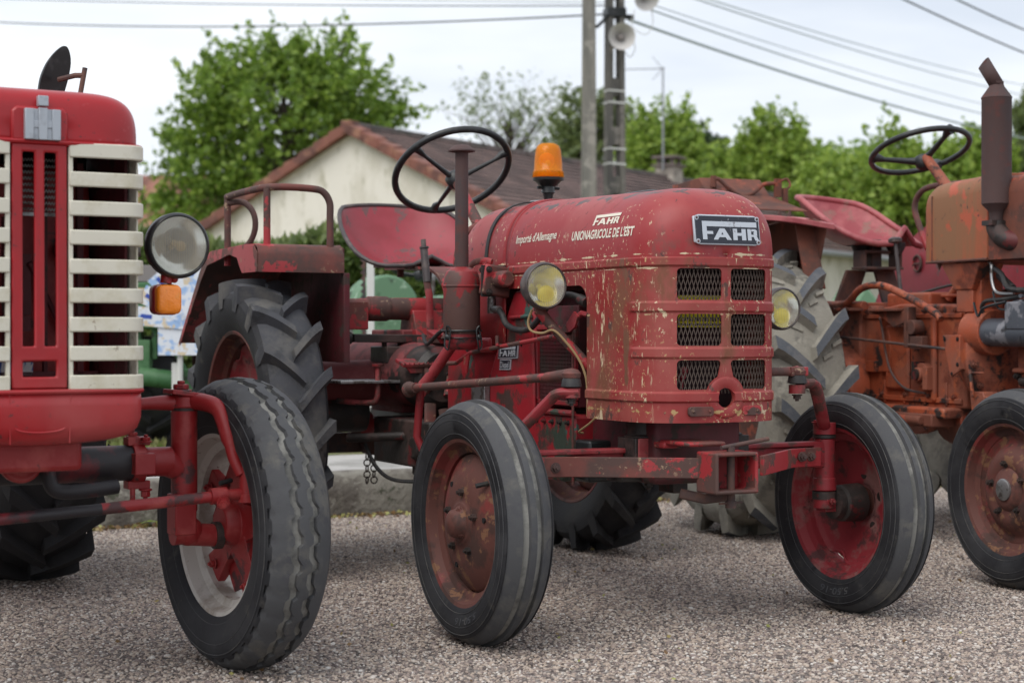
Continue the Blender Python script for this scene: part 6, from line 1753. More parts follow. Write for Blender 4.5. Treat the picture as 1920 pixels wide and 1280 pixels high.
# headlight, indicator, mirror
ah_ = headlamp(A, (.375, -.185, 1.043), (.03, -1, .0), .073, 'mred', 'blackbezel', bulb='wire', bs=.45, depth=.10, bulbpos=(0, .1))
q = MB(); q.cyl((.235, -.10, 1.035), (.305, -.12, 1.04), .020, .022, n=16); q.build('lamp_bracket', 'steel', A)
q = MB(); q.tube([(.355, -.165, .975), (.352, -.165, .955)], .014, n=10); q.ball((.373, -.165, .965), .009); q.build('indicator_stem', 'mred', A)
q = MB(); zc = .918
q.rings([[(.352 + dx * s_, y, zc + dz * s_) for dx, dz in rrect(-.030, .030, -.036, .034, .014, 4)] for y, s_ in ((-.125, .8), (-.135, 1.0), (-.165, 1.04), (-.172, 1.0))]); ind = q.build('indicator', 'mred', A, smooth=50)
q = MB()
q.rings([[(.352 + dx * s_, y, zc + dz * s_) for dx, dz in rrect(-.030, .030, -.036, .034, .014, 4)] for y, s_ in ((-.172, .97), (-.190, .98), (-.196, .90), (-.198, .7))]); q.build('indicator_lens', mat('orange indicator lens', (1.0, .27, .008), .15, 0, [((.8, .3, .02), 14, .5, .7, 2, (1, 1, 1), .12)], coat=.6, bump=(160, .6, .003)), ind, smooth=50)
q = MB()
q.cyl((.285, .36, 1.36), (.315, .36, 1.525), .0065, n=10)
q.tube([(.312, .36, 1.505), (.292, .37, 1.505), (.26, .41, 1.497)], .007, n=8); q.build('mirror_arm', 'rust', A)
q = MB(); mc = V((.252, .43, 1.500)); ux = V((.62, .35, -.05)).normalized(); uz = V((.22, -.1, 1)).normalized(); ux = (ux - uz * ux.dot(uz)).normalized(); un = ux.cross(uz)
shape = [(-.034, -.068), (.020, -.078), (.038, -.055), (.046, 0), (.042, .055), (.022, .088), (.0, .088), (-.030, .05), (-.044, 0), (-.042, -.04)]
shape = [(p.x, p.y) for p in smooth_path([(a, b, 0) for a, b in shape], 4, True)]
q.rings([[mc + ux * a * s_ + uz * b * s_ + un * o for a, b in shape] for o, s_ in ((-.014, .55), (-.010, .85), (0, 1.0), (.004, 1.0))]); q.build('mirror', 'black', A, smooth=50)
q = MB(); q.prism([(-.09, 1.362), (-.055, 1.362), (-.048, 1.388), (-.055, 1.388), (-.088, 1.368)], 'Y', -.1, -.04); q.build('hood_ornament', 'steel', A, bevel=.002)
# number plates and blue packaging seen low through the grille are inside: small box
q = MB(); q.box((-.01, -.12, .757), (.12, .02, .03)); q.build('battery_label', mat('blue print', (.03, .08, .3), .5, 0, [((.5, .5, .52), 60, .5, .53, 2, (1, 1, .3), .5)]), A)
# ================================================================= RIGHT TRACTOR (orange)
B = empty('tractor', (2.218, 5.985, 0), R(22))
tag(B, 'rusty orange tractor at the right with pink pan seat and tall brown exhaust silencer', 'tractor', 'old tractors parked on the gravel')
# front wheel (turned a little) and its mate
def o_front(s):
    W = empty('front_wheel', (0, 0, 0), 0, B); x = .60 * s; c = (x, 0, .328)
    tyre_ribbed(W, c, .328, .212, .150, ribs=3, mats=('tyre', 'tread', 'groove')); rim_mesh(W, c, .212, .150, 'rim')
    mb = MB(); o = s
    lathe_x(mb, c, [(o * .02, .182), (o * .01, .165), (o * .012, .15), (o * .035, .13), (o * .048, .11), (o * .050, .09), (o * .045, .07), (o * .06, .055), (o * .06, .0)], n=80)
    mb.build('disc', 'rim', W, smooth=50, solid=.005)
    q = MB(); q.stack((x + o * .06, 0, .328), (o, 0, 0), [(0, .036), (.008, .036), (.012, .030), (.012, .001)], n=26); q.build('hub_cap', 'steel', W)
    for k in range(5):
        a = 2 * PI * k / 5 + .2
        q = MB(); q.bolt((x + o * .047, .085 * math.cos(a), .328 + .085 * math.sin(a)), (o, 0, 0), .010, .012); q.build('wheel_nut', 'grime', W)
o_front(-1); o_front(1)
# rear wheels
def o_rear(s, mats, small, wm):
    W = empty('rear_wheel', (0, 0, 0), 0, B); x = .66 * s; c = (x, 1.70, .60)
    tyre_lugged(W, c, .60, .36, .35, n=15, mats=mats, sweep=.32, lw=.048, lug_h=.040, small=small, phase=.1)
    rim_mesh(W, c, .36, .30, 'rim')
    mb = MB(); lathe_x(mb, c, [(s * .0, .33), (s * -.02, .28), (s * -.03, .2), (s * -.02, .08), (s * .02, 0)], n=72); mb.build('disc', wm, W, smooth=50, solid=.006)
o_rear(-1, ('clay', 'clay', 'luggrey'), True, 'orust'); o_rear(1, ('clay', 'clay', 'lug'), False, 'rim')
# body castings
q = MB()
q.prism([(.86, .55), (1.20, .52), (1.62, .56), (1.62, .92), (1.30, .955), (.95, .95), (.86, .92)], 'X', -.175, .175)
q.box((0, 1.28, .97), (.30, .30, .06)); q.box((0, 1.75, .76), (.40, .40, .36)); q.box((-.182, 1.30, .74), (.02, .16, .26)); q.box((-.186, 1.05, .74), (.022, .03, .34))
q.prism([(-.25, .55), (.25, .55), (.25, .51), (-.25, .51)], 'Y', .9, 1.6)
gb = q.build('gearbox', 'orange', B, bevel=.012)
q = MB(); q.box((-.19, 1.47, .70), (.02, .075, .045)); q.box((-.19, 1.36, .71), (.012, .004, .10)); q.prism([(1.34, .82), (1.36, .86), (1.40, .86), (1.42, .82), (1.42, .68), (1.34, .68)], 'X', -.195, -.17); q.cyl((-.175, 1.10, .675), (-.215, 1.10, .675), .045, n=22); q.cyl((-.215, 1.10, .675), (-.235, 1.10, .675), .028, n=16); q.box((-.2, 1.06, .66), (.05, .03, .09)); q.build('gear_cover', 'orange', gb, bevel=.004)
q = MB(); q.cyl((-.236, 1.10, .675), (-.245, 1.10, .675), .022, n=14); q.box((-.205, 1.13, .69), (.05, .02, .07)); q.build('oil_port', 'grime', gb)
fittings(gb, [((-.176, .93 + i * .16, .59), (-1, 0, 0), .010, .01) for i in range(5)] + [((-.176, 1.60, .6 + i * .1), (-1, 0, 0), .010, .01) for i in range(4)], 'case_bolt', 'orust')
q = MB(); q.stack((-.34, 1.70, .60), (1, 0, 0), [(0, .10), (.05, .17), (.08, .19), (.12, .20), (.16, .20)], n=36); q.stack((.34, 1.70, .60), (-1, 0, 0), [(0, .10), (.05, .17), (.08, .19), (.12, .20), (.16, .20)], n=36)
q.cyl((-.6, 1.70, .60), (.6, 1.7, .60), .07, n=20)
for k in range(10): q.bolt((-.27, 1.70 + .175 * math.cos(k * .628), .60 + .175 * math.sin(k * .628)), (-1, 0, 0), .013, .012)
q.build('rear_axle_housing', 'orange', B, bevel=.004)
# bell housing / flywheel casing
q = MB(); q.stack((-.02, .72, .76), (0, 1, 0), [(0, .23), (.015, .25), (.05, .25), (.12, .21), (.20, .17)], n=40); 
q.cyl((-.19, .66, .84), (-.19, .78, .84), .085, n=30); q.cyl((-.19, .78, .84), (-.19, .80, .84), .06, n=26)
q.box((-.175, .755, .99), (.10, .10, .16)); q.prism([(.62, .52), (.72, .50), (.74, .62), (.66, .62)], 'X', -.25, -.18)
q.tube([(-.265 , .70, .60), (-.262, .72, .70)], .008, n=6); q.box((-.255, .69, .69), (.02, .07, .008)); q.box((-.24, .66, .60), (.02, .06, .008))
q.build('bell_housing', 'orange', B, bevel=.008)
q = MB(); q.prism([(.86, .83), (.75, .83), (.75, .70), (.79, .68), (.81, .67)], 'X', -.285, -.275); q.box((-.262, .752, .765), (.05, .006, .125)); brk = q.build('side_bracket', 'orange', B, bevel=.002)
fittings(brk, [((-.286, .845, .815), (-1, 0, 0), .006, .002), ((-.286, .765, .815), (-1, 0, 0), .006, .002), ((-.286, .765, .72), (-1, 0, 0), .006, .002), ((-.286, .80, .685), (-1, 0, 0), .005, .002)], 'bracket_hole', 'void')  # flat black studs painted in as the dark of open holes
q = MB(); q.rings([[(-.265, .90, 1.10), (-.265, .66, 1.10), (-.15, .66, 1.10), (-.15, .90, 1.10)], [(-.245, .84, 1.00), (-.245, .73, 1.00), (-.15, .73, 1.0), (-.15, .84, 1.0)]]); q.box((-.195, .785, .96), (.09, .10, .09)); q.build('tank_saddle', 'orange', B, bevel=.004)
# engine block forward
q = MB(); q.box((0, .28, .80), (.30, .62, .34)); q.box((0, .25, .62), (.24, .7, .12)); q.box((-.16, .3, .70), (.02, .6, .02)); q.box((0, .2, 1.0), (.26, .5, .14)); q.box((0, -.05, .58), (.22, .5, .12)); q.build('engine_block', 'orange', B, bevel=.012)
fittings(B, [((-.15, .10 + i * .12, .68), (-1, 0, 0), .012, .012) for i in range(5)], 'engine_bolt', 'grime')
q = MB(); q.cyl((-.215, .665, .84), (-.215, .38, .84), .052, n=28); q.cyl((-.215, .665, .84), (-.215, .675, .84), .045, n=26); q.box((-.225, .44, .90), (.09, .14, .10)); q.cyl((-.225, .5, .93), (-.225, .38, .93), .03, n=16); q.build('starter_motor', 'greypaint', B, bevel=.006)
q = MB(); q.tube(smooth_path([(-.22, .68, .89), (-.24, .68, .93), (-.25, .64, .955), (-.25, .55, .96), (-.24, .46, .97)], 4), .008, n=8); q.ball((-.23, .68, .865), .018); q.ball((-.24, .675, .80), .015); q.tube(smooth_path([(-.24, .62, 1.08), (-.25, .55, 1.05), (-.26, .50, 1.0), (-.25, .4, .99)], 4), .010, n=8); q.tube([(-.2, .63, 1.05), (-.24, .5, 1.0)], .014, n=8); q.build('cable_loom', 'hose', B)
q = MB(); q.tube(smooth_path([(-.24, .64, 1.10), (-.25, .61, 1.09), (-.255, .60, 1.03), (-.255, .57, .985), (-.25, .48, .98)], 4), .006, n=8); q.build('fuel_pipe', 'steel', B)
q = MB()
for i in range(3): q.cyl((-.25, .43, .93 + i * .02), (-.27, .42, .93 + i * .02), .007, n=8)
q.build('terminal', 'greypaint', B)
# tank
q = MB(); rws = []
tx0, tx1, ty0, ty1 = -.275, .275, .60, 1.075
def tankrow(y, sx_, dz):
    p = []
    w_ = .275 * sx_; zt = 1.415 - dz
    prof_ = [(-w_, 1.105)] + [(-w_, 1.105 + (zt - .07 - 1.105) * i / 4) for i in range(1, 5)] + [(-w_ + .08 * (1 - math.cos(a)), zt - .07 + .07 * math.sin(a)) for a in [R(15 * i) for i in range(1, 7)]]
    prof_ = prof_ + [(-x, z) for x, z in reversed(prof_)]
    return [(x, y, z) for x, z in prof_]
ys = [(1.0, .93, .045), (.995, .96, .03), (.98, .985, .015), (.955, 1.0, .004), (.92, 1, 0), (.6, 1, -.012), (-.2, 1, -.02)]
rr2 = [tankrow(*a) for a in ys]
rr2b = [r_ for r_ in rr2[:6]]
q.rings(rr2b); tk = q.build('fuel_tank', 'tank', B, smooth=40, bevel=.004)
q = MB(); q.rings([[(x * .985, y, z - .004 if z > 1.2 else z) for x, y, z in tankrow(y_, 1, .0)] for y_ in (.60, -.25)]); q.build('bonnet', 'orust', B, smooth=40)
q = MB(); q.tube([(tx0 - .001, .60, 1.108), (tx0 - .001, .975, 1.108)], .006, n=6); q.tube([(tx0, .94, 1.11), (tx0, .94, 1.36)], .003, n=6)
for yy in (.68, .80, .92): q.bolt((tx0 + .02, yy, 1.103), (0, 0, -1), .007, .012)
q.build('tank_flange', 'orust', tk)
q = MB(); q.tube(smooth_path([(.20, 1.64, 1.20), (.20, 1.70, 1.30), (.20, 1.735, 1.38), (.20, 1.70, 1.44), (.20, 1.60, 1.465), (.20, 1.3, 1.462), (.20, .5, 1.46)], 5), .013, n=10); q.cyl((.19, .5, 1.46), (.19, .42, 1.46), .02, n=10); q.build('hand_rail', 'redrust', B)
# silencer
ex_, ey_ = -.285, .535
q = MB(); q.stack((ex_, ey_, 1.245), (0, 0, 1), [(0, .022), (.02, .024), (.035, .03), (.055, .050), (.060, .054), (.065, .0535), (.437, .0535), (.442, .0555), (.447, .053), (.482, .028), (.492, .024)], n=36); sil = q.build('silencer', 'exhaust', B, smooth=30)
q = MB(); dr = V((0, .0, 0)); 
q.cyl((ex_, ey_, 1.71), (ex_, ey_, 1.745), .024, n=20)
p0 = V((ex_, ey_, 1.735)); p1 = V((ex_ - .035, ey_ + .03, 1.815)); dd = (p1 - p0).normalized(); u_, w_, _ = basis(dd); ring0 = []; ring1 = []
for i in range(24):
    a = 2 * PI * i / 24; e_ = u_ * math.cos(a) + w_ * math.sin(a)
    ring0.append(p0 + e_ * .024 - dd * .006); k_ = (e_.x * -1 * .6 - e_.y * .0)
    ring1.append(p1 + e_ * .024 + dd * (.022 * (-k_)))
q.rings([ring0, ring1], cap=False); q.build('exhaust_tip', 'exhaust', sil, solid=.003)
q = MB(); q.box((ex_, ey_, 1.235), (.085, .06, .018)); q.tube(smooth_path([(ex_, ey_, 1.24), (ex_ + .0, ey_ - .005, 1.21), (ex_ + .012, ey_ - .04, 1.175), (ex_ + .05, ey_ - .085, 1.165), (ex_ + .12, ey_ - .11, 1.17)], 5), .037, n=18); q.box((ex_ + .055, ey_ - .10, 1.18), (.03, .12, .14)); q.bolt((ex_ + .035, ey_ - .10, 1.13), (-1, 0, 0), .010, .01); q.bolt((ex_ + .035, ey_ - .05, 1.22), (-1, 0, 0), .010, .01); q.build('exhaust_elbow', 'grime', B, bevel=.004)
# seat
pan_seat(B, (0, 1.86, 1.215), .50, .46, .23, 'pink', yaw=R(22), pitch=.03, hf=.075, rimm='pink', rr=.014)
q = MB(); q.box((0, 1.75, 1.17), (.05, .05, .14)); q.box((-.0, 1.75, 1.222), (.16, .18, .016)); q.box((0, 1.72, 1.115), (.20, .10, .012)); q.box((0, 1.72, 1.185), (.19, .09, .012)); q.box((-.09, 1.72, 1.15), (.012, .09, .07)); q.box((.09, 1.72, 1.15), (.012, .09, .07)); q.build('seat_bracket', 'rust', B, bevel=.003)
q = MB(); q.stack((-.045, 1.78, 1.175), (0, 0, 1), [(0, .025), (.03, .04), (.05, .042)], n=18); q.stack((.065, 1.68, 1.175), (0, 0, 1), [(0, .025), (.03, .04), (.05, .042)], n=18); q.build('rubber_mount', 'hose', B)
q = MB()
q.rings([[(-.10, 1.82, 1.11), (0.0, 1.82, 1.11), (0.0, 1.80, 1.11), (-.10, 1.80, 1.11)], [(-.15, 1.86, .93), (-.05, 1.86, .93), (-.05, 1.84, .93), (-.15, 1.84, .93)]])
q.rings([[(.0, 1.76, 1.11), (.10, 1.76, 1.11), (.10, 1.74, 1.11), (.0, 1.74, 1.11)], [(.03, 1.72, .93), (.13, 1.72, .93), (.13, 1.70, .93), (.03, 1.70, .93)]]); q.build('seat_support', 'rust', B, bevel=.004)
# steering
q = MB(); q.cyl((0, 1.08, 1.30), (0, 1.37, 1.56), .024, .020, n=16); q.build('steering_column', 'orange', B)
steering_wheel(B, (0, 1.41, 1.59), (0, .36, .93), .203, 3, rot=R(125), rr=.012, dish=.045, thick=.013)
# levers and links
q = MB(); q.cyl((-.06, 1.45, .95), (-.06, 1.50, 1.215), .010, .008, n=10); q.stack((-.06, 1.50, 1.212), (0, .1, 1), [(0, .010), (.004, .028), (.016, .030), (.024, .02), (.026, .001)], n=18); q.build('gear_lever', 'bezel', B)
q = MB(); q.cyl((-.06, 1.44, .94), (-.06, 1.45, .99), .032, .022, n=18); q.build('lever_boot', 'hose', B)
q = MB(); q.tube(smooth_path([(-.22, 1.74, .955), (-.23, 1.66, .958), (-.24, 1.58, .965), (-.24, 1.48, 1.02), (-.24, 1.34, 1.03), (-.24, 1.18, .99), (-.24, .98, .92), (-.24, .93, .89)], 5), .015, n=12); q.box((-.225, 1.72, .954), (.02, .12, .014)); q.build('hand_lever', 'orange', B, bevel=.002)
q = MB(); q.cyl((-.245, 1.62, .82), (-.245, .86, .775), .006, n=8); q.cyl((-.245, .87, .775), (-.245, .80, .775), .011, n=8); q.build('brake_rod', 'rust', B)
q = MB(); q.tube(smooth_path([(-.25, 1.60, .93), (-.25, 1.63, .86), (-.26, 1.66, .80), (-.26, 1.66, .74), (-.25, 1.70, .68)], 4), .017, n=10); q.tube(smooth_path([(-.27, 1.58, .80), (-.28, 1.62, .77), (-.27, 1.66, .72), (-.26, 1.62, .66)], 4), .014, n=10); q.box((-.25, 1.56, .935), (.07, .12, .012)); q.build('brake_linkage', 'orust', B, bevel=.002)
q = MB(); q.box((-.24, 1.28, .93), (.07, .20, .012)); q.prism([(1.38, .925), (1.16, .925), (1.16, .88), (1.24, .86)], 'X', -.245, -.238); q.box((-.23, 1.15, .86), (.04, .03, .16)); q.cyl((-.25, 1.12, .86), (-.20, 1.12, .86), .03, n=14); q.box((-.23, 1.09, .80), (.03, .08, .05)); q.cyl((-.27, 1.37, .93), (-.21, 1.37, .93), .018, n=12); q.build('pedal_bracket', 'orust', B, bevel=.003)
q = MB(); q.cyl((-.21, 1.80, .955), (-.21, 1.50, .95), .02, n=12); q.cyl((-.245, 1.62, .945), (-.17, 1.62, .945), .028, n=18); q.box((-.1, 1.7, .95), (.2, .3, .03)); q.box((.05, 1.2, .985), (.3, .4, .012)); q.build('lift_arm', 'orange', B, bevel=.004)
q = MB(); q.tube([(-.05, 1.00, 1.10), (-.08, 1.10, .97)], .018, n=10); q.cyl((-.05, .98, 1.10), (-.02, .98, 1.12), .022, n=10); q.stack((-.05, .90, 1.03), (-1, 0, 0), [(0, .05), (.05, .05), (.06, .04), (.075, .02), (.08, .001)], n=20); q.tube(smooth_path([(0, 1.15, .98), (-.03, 1.02, .985), (-.02, .93, 1.0), (0, .88, 1.0)], 4), .022, n=10); q.build('steering_gear', 'orange', B)
q = MB(); q.tube(smooth_path([(-.1, 1.44, .96), (-.08, 1.34, .99), (0, 1.2, 1.03), (.1, 1.0, 1.06)], 4), .006, n=8); q.tube(smooth_path([(.30, 2.1, 1.10), (.2, 1.9, 1.06), (.05, 1.62, .98), (-.04, 1.5, .95)], 4), .006, n=8); q.build('cable', 'hose', B)
q = MB(); q.tube([(-.28, 1.00, .50), (-.28, 1.3, .50)], .02, n=8); q.box((-.12, 1.2, .50), (.30, .5, .05)); q.stack((-.05, .9, .50), (0, 1, 0), [(0, .12), (.2, .10)], n=20); q.box((0, .3, .50), (.3, .9, .05)); q.build('underbody', 'orust', B, bevel=.006)
for i in range(7):
    q = MB(); q.bolt((-.178, .92 + i * .10, .925), (-1, 0, 0), .009, .010); q.build('flange_bolt', 'orust', B)
q = MB()
for i in range(4): q.box((-.178, .98 + i * .14, .60), (.010, .012, .09))
q.box((-.178, 1.25, .905), (.012, .74, .018)); q.box((-.178, 1.25, .575), (.014, .74, .02)); q.build('casting_rib', 'orange', B, bevel=.003)
for a_ in range(8):
    an_ = R(110 + a_ * 20)
    q = MB(); q.bolt((-.02 + .235 * math.cos(an_), .715, .76 + .235 * math.sin(an_)), (0, -1, 0), .010, .012); q.build('housing_bolt', 'orust', B)
q = MB(); q.tube(smooth_path([(-.19, 1.42, .90), (-.22, 1.36, .86), (-.225, 1.30, .70), (-.21, 1.22, .62), (-.19, 1.10, .60)], 5), .005, n=6); q.build('oil_line', 'rust', B)
q = MB(); q.tube(smooth_path([(-.26, .70, .95), (-.272, .66, .90), (-.275, .62, .93), (-.27, .50, .95)], 5), .005, n=6); q.tube(smooth_path([(-.25, .60, .99), (-.26, .56, .93), (-.262, .48, .92)], 5), .004, n=6); q.build('wiring', 'black', B)
q = MB(); q.cyl((-.16, .55, .66), (-.16, .1, .66), .018, n=12); q.cyl((-.17, .50, .60), (-.17, .0, .60), .012, n=10); q.build('side_pipe', 'grime', B)
# fenders: near one seen from outside, far one a big disc
def o_fender(s, m, m2):
    xo, xi = s * .76, s * .44; cy_, cz_, rr_ = 1.70, .62, .70
    q = MB(); arc = [(cy_ + rr_ * math.cos(a), cz_ + rr_ * math.sin(a)) for a in [R(118 - i * 6) for i in range(22)]]
    pts = []
    q.band([((xo + xi) / 2, 2 * cy_ - y, z) for y, z in reversed(arc)], (abs(xo - xi), 0, 0), .005)
    o = q.build('fender', m, B, smooth=60)
    return o
q = MB()      # viewer's left fender: broad top plate with down turned rim, drawn to a point in front
top = [(-.80, 2.25, 1.13), (-.80, 2.05, 1.24), (-.80, 1.85, 1.30), (-.79, 1.68, 1.315), (-.70, 1.50, 1.315), (-.58, 1.42, 1.30), (-.43, 1.38, 1.275), (-.42, 1.52, 1.30), (-.42, 1.70, 1.325), (-.42, 1.90, 1.315), (-.42, 2.1, 1.26), (-.42, 2.3, 1.15)]
tp = smooth_path(top, 3, True)
cen = V((-.6, 1.8, 1.335)); n_ = len(tp)
q.v = [tuple(cen)] + [tuple(p) for p in tp] + [tuple(p - V((0, 0, .022))) for p in tp] + [tuple(cen - V((0, 0, .012)))]
for i in range(n_):
    j = (i + 1) % n_
    q.f += [(0, 1 + i, 1 + j), (1 + i, 1 + n_ + i, 1 + n_ + j, 1 + j), (2 * n_ + 1, 1 + n_ + j, 1 + n_ + i)]; q.m += [0, 0, 0]
fo = q.build('fender', 'pink', B, smooth=60, bevel=.003)
q = MB(); q.prism([(1.40, 1.275), (1.50, 1.305), (1.7, 1.31), (1.95, 1.29), (2.25, 1.13), (2.3, .9), (1.9, .95), (1.55, 1.0), (1.50, .98)], 'X', -.46, -.452); q.box((-.50, 1.455, 1.15), (.09, .008, .28), Matrix.Rotation(R(-18), 3, 'X')); q.build('fender_side', 'orust', fo)
fittings(fo, [((-.52, 1.66, 1.322), (0, 0, 1), .007, .014), ((-.52, 1.58, 1.318), (0, 0, 1), .007, .014)], 'fender_bolt', 'rust')
q = MB(); q.rings([[(-.66, 2.35, 1.50), (-.36, 2.35, 1.50), (-.36, 2.352, 1.494), (-.66, 2.352, 1.494)], [(-.66, 2.10, 1.515), (-.36, 2.10, 1.515), (-.36, 2.10, 1.509), (-.66, 2.10, 1.509)], [(-.66, 2.02, 1.44), (-.36, 2.02, 1.44), (-.36, 2.02, 1.434), (-.66, 2.02, 1.434)], [(-.70, 1.85, 1.37), (-.30, 1.80, 1.36), (-.30, 1.80, 1.354), (-.70, 1.85, 1.364)]])
q.prism([(2.35, 1.50), (2.35, 1.30), (1.95, 1.30), (2.02, 1.44), (2.10, 1.512)], 'X', -.665, -.655); tb = q.build('tool_tray', 'orust', B, bevel=.002)
q = MB(); q.tube(smooth_path([(-.62, 2.05, 1.50), (-.60, 2.04, 1.505), (-.56, 2.03, 1.47), (-.50, 2.02, 1.435), (-.44, 2.01, 1.45), (-.40, 2.0, 1.485), (-.34, 1.98, 1.49)], 4), .009, n=8); q.cyl((-.62, 2.05, 1.47), (-.62, 2.05, 1.52), .014, n=8); q.box((-.34, 1.98, 1.47), (.03, .02, .08)); q.box((-.31, 1.97, 1.42), (.02, .02, .10)); q.tube(smooth_path([(-.33, 1.97, 1.50), (-.30, 1.97, 1.51), (-.29, 1.96, 1.48), (-.31, 1.97, 1.46)], 3), .005, n=6); q.build('hook_bar', 'orust', tb)
q = MB()
arc = [(1.75 + .74 * math.cos(a), .62 + .74 * math.sin(a)) for a in [R(i * 6) for i in range(4, 29)]]
q.prism(arc + [(1.1, .9), (2.4, .8)], 'X', .44, .447); q.band([(.47, y, z) for y, z in arc], (.06, 0, 0), .005); fi = q.build('fender', 'seat', B, smooth=50)
q = MB(); n = 24; q.tube([(.432, 2.05 + .032 * math.cos(2 * PI * i / n), 1.155 + .036 * math.sin(2 * PI * i / n)) for i in range(n)], .006, n=6, closed=True); q.box((.432, 2.05, 1.155), (.008, .06, .008)); q.build('reflector_ring', 'redrust', fi)
# ================================================================= GREEN TRACTORS BEHIND
grn = mat('green machine paint', (.045, .14, .05), .5, 0, [((.09, .2, .09), 4, .5, .7, 5, U, .6), ((.03, .04, .025), 12, .6, .68, 6, U, .8)])
grnp = mat('pale bleached green panel', (.12, .23, .13), .6, 0, [((.05, .08, .05), 6, .55, .66, 6, U, .8), ((.3, .42, .3), 9, .6, .7, 5, U, .6)])
G = empty('tractor', (at(285, 623, 9.6).x, 9.6, .2), R(8))
tag(G, 'green tractor behind the headlight at the left with small round lamp and black tyre', 'tractor', 'green tractors beyond the kerb')
q = MB(); q.box((-.12, .1, .845), (.62, .5, .14)); q.box((-.12, .1, .70), (.62, .5, .08)); q.prism([(-.45, .77), (.22, .77), (.22, .915), (-.45, .90)], 'Y', -.17, -.15); q.build('hood', grn, G, bevel=.01)
q = MB(); q.box((-.12, -.15, .955), (.5, .03, .09)); q.build('top_board', mat('grey board', (.22, .2, .19), .7), G, bevel=.004)
q = MB()
for i in range(3): q.cyl((-.10, -.168, .93 + i * .03), (-.10, -.175, .93 + i * .03), .008, n=10)
q.build('board_screw', 'steel', G)
q = MB(); q.box((-.13, -.176, .845), (.34, .006, .065)); lb = q.build('maker_label', mat('tan label', (.55, .40, .22), .6), G)
q = MB()
for i in range(9): q.box((-.24 + i * .028, -.181, .84), (.014, .002, .022))
q.box((.0, -.181, .843), (.035, .002, .045)); q.build('label_print', 'blackink', lb)
q = MB(); q.box((-.1, 0, .60), (.10, .2, .2)); q.box((-.25, 0, .52), (.5, .3, .16)); q.tube([(-.4, -.15, .42), (.0, -.16, .40), (.22, -.18, .37)], .05, n=12); q.box((.23, -.18, .32), (.12, .12, .25)); q.box((.02, -.1, .62), (.03, .03, .25)); q.tube([(.12, -.2, .56), (.2, -.2, .42)], .012, n=6); q.build('front_axle', grn, G, bevel=.008)
headlamp(G, (.10, -.22, .595), (0, -1, 0), .052, 'black', 'blackbezel', bulb='bone')
W = empty('front_wheel', (0, 0, 0), 0, G); tyre_lugged(W, (-.02, .3, .30), .32, .18, .26, n=13, mats=('lugdark', 'lugdark', 'lugdark'), lug_h=.03, lw=.03)
W = empty('rear_wheel', (0, 0, 0), 0, G); tyre_lugged(W, (-.45, 1.6, .5), .5, .3, .28, n=16, mats=('lugdark', 'lugdark', 'lugdark'))
q = MB(); q.ball((.36, .3, .50), (.16, .3, .26)); q.build('side_cover', 'darkred', G)
fl = empty('paper_fan', (at(335, 600, 9.25).x, 9.25, .2)); tag(fl, 'fan of blue and white printed paper cards hung beside the green tractor', 'papers')
wpm = mat('white printed paper', (.66, .69, .74), .6, 0, [((.30, .45, .70), 14, .52, .58, 4, U, .6), ((.6, .5, .35), 18, .62, .66, 3, U, .6)])
blm = mat('blue ink', (.03, .07, .35), .6)
for i in range(7):
    a = R(175 - i * 22); q = MB(); rot = Matrix.Rotation(-a + R(90), 3, 'Y')
    c_ = V((.06 + .13 * math.cos(a), -.002 * i, .70 + .17 * math.sin(a)))
    q.box(c_, (.10, .0015, .30), rot); cd = q.build('paper_card', wpm, fl)
    q = MB(); q.box(c_ + rot @ V((0, -.0015, .10)), (.022, .001, .06), rot); q.box(c_ + rot @ V((.03, -.0015, .0)), (.014, .001, .05), rot); q.build('card_print', blm, cd)
q = MB(); q.box((.06, .01, .62), (.34, .002, .20)); q.build('backing_sheet', wpm, fl)
q = MB(); q.cyl((.0, .04, .0), (.0, .04, .8), .015, n=8); q.box((-.02, .05, .35), (.05, .01, .26)); q.build('stand', 'bone', fl)
G2 = empty('tractor', (at(770, 623, 10.4).x, 10.4, .2), R(20))
tag(G2, 'bleached pale green tractor seen under the middle tractor seat', 'tractor', 'green tractors beyond the kerb')
q = MB(); arc = [(-.14 + .20 * math.cos(a), .76 + .22 * math.sin(a)) for a in [R(15 * i) for i in range(13)]]
q.prism(arc + [(-.34, .45), (.06, .45)], 'Y', 0, .30); q.build('fender', grnp, G2, bevel=.015)
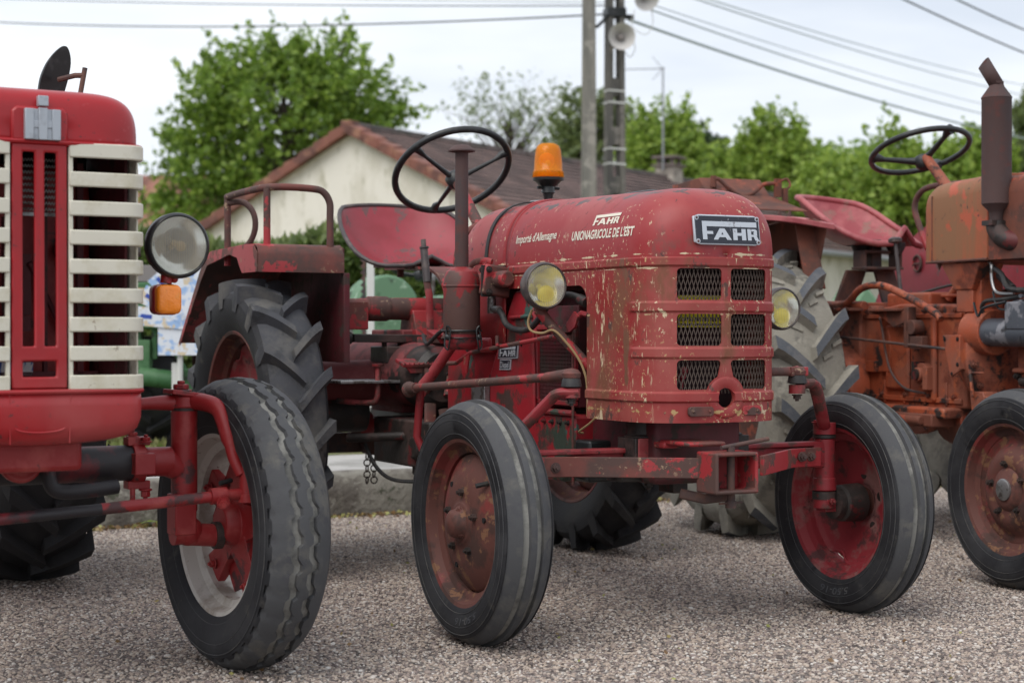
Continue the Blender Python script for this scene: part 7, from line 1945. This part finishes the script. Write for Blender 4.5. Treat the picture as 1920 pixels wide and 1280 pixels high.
q = MB(); q.prism([(.08, .5), (.08, .80), (.18, .86), (.50, .88), (.55, .80), (.55, .5)], 'Y', -.1, .3); q.build('hood', grnp, G2, bevel=.03)
q = MB(); q.tube(smooth_path([(.12, -.05, .86), (.13, -.06, 1.0), (.16, -.06, .94), (.20, -.06, .93), (.26, -.05, .98), (.32, -.04, 1.01)], 4), .012, n=8); q.build('hand_rail', 'steel', G2)
steering_wheel(G2, (.08, .1, 1.03), (0, .3, .95), .15, 3)
q = MB(); q.box((.1, .2, .35), (.5, .4, .3)); q.build('chassis', 'grime', G2, bevel=.02)
W = empty('rear_wheel', (0, 0, 0), 0, G2); tyre_lugged(W, (-.28, .35, .42), .42, .22, .24, n=14, mats=('lug', 'lug', 'lug'), lug_h=.03, lw=.03)
W = empty('front_wheel', (0, 0, 0), 0, G2); tyre_ribbed(W, (.45, -.2, .28), .28, .18, .12)
G3 = empty('tractor', (at(1655, 623, 11.5).x, 11.5, .2), R(15))
tag(G3, 'green tractor glimpsed through the orange tractor below its seat', 'tractor', 'green tractors beyond the kerb')
q = MB(); q.prism([(-.25, .3), (-.25, .75), (-.12, .95), (.02, .80), (.20, .55), (.28, .3)], 'Y', 0, .4); q.build('fender', grnp, G3, bevel=.02)
q = MB(); q.box((.1, .3, .35), (.5, .9, .35)); q.build('chassis', grn, G3, bevel=.02)
W = empty('rear_wheel', (0, 0, 0), 0, G3); tyre_lugged(W, (-.15, .5, .42), .42, .22, .24, n=14, mats=('lugdark', 'lugdark', 'lugdark'), lug_h=.03, lw=.03)
# upright cutter bar with its white guard board
cb = empty('cutter_bar', (at(690, 623, 9.9).x, 9.9, .2)); tag(cb, 'upright white guard board strapped to a rusty toothed cutter bar behind the tractor seat', 'cutter bar')
q = MB(); q.box((.015, 0, .60), (.042, .03, 1.20)); q.build('guard_board', 'bone', cb, bevel=.003)
q = MB(); q.box((-.022, .01, .60), (.014, .012, 1.20))
for i in range(34): q.prism([(-.03, .02 + i * .035), (-.044, .028 + i * .035), (-.03, .045 + i * .035)], 'Y', .004, .016)
q.build('toothed_bar', 'rust', cb)
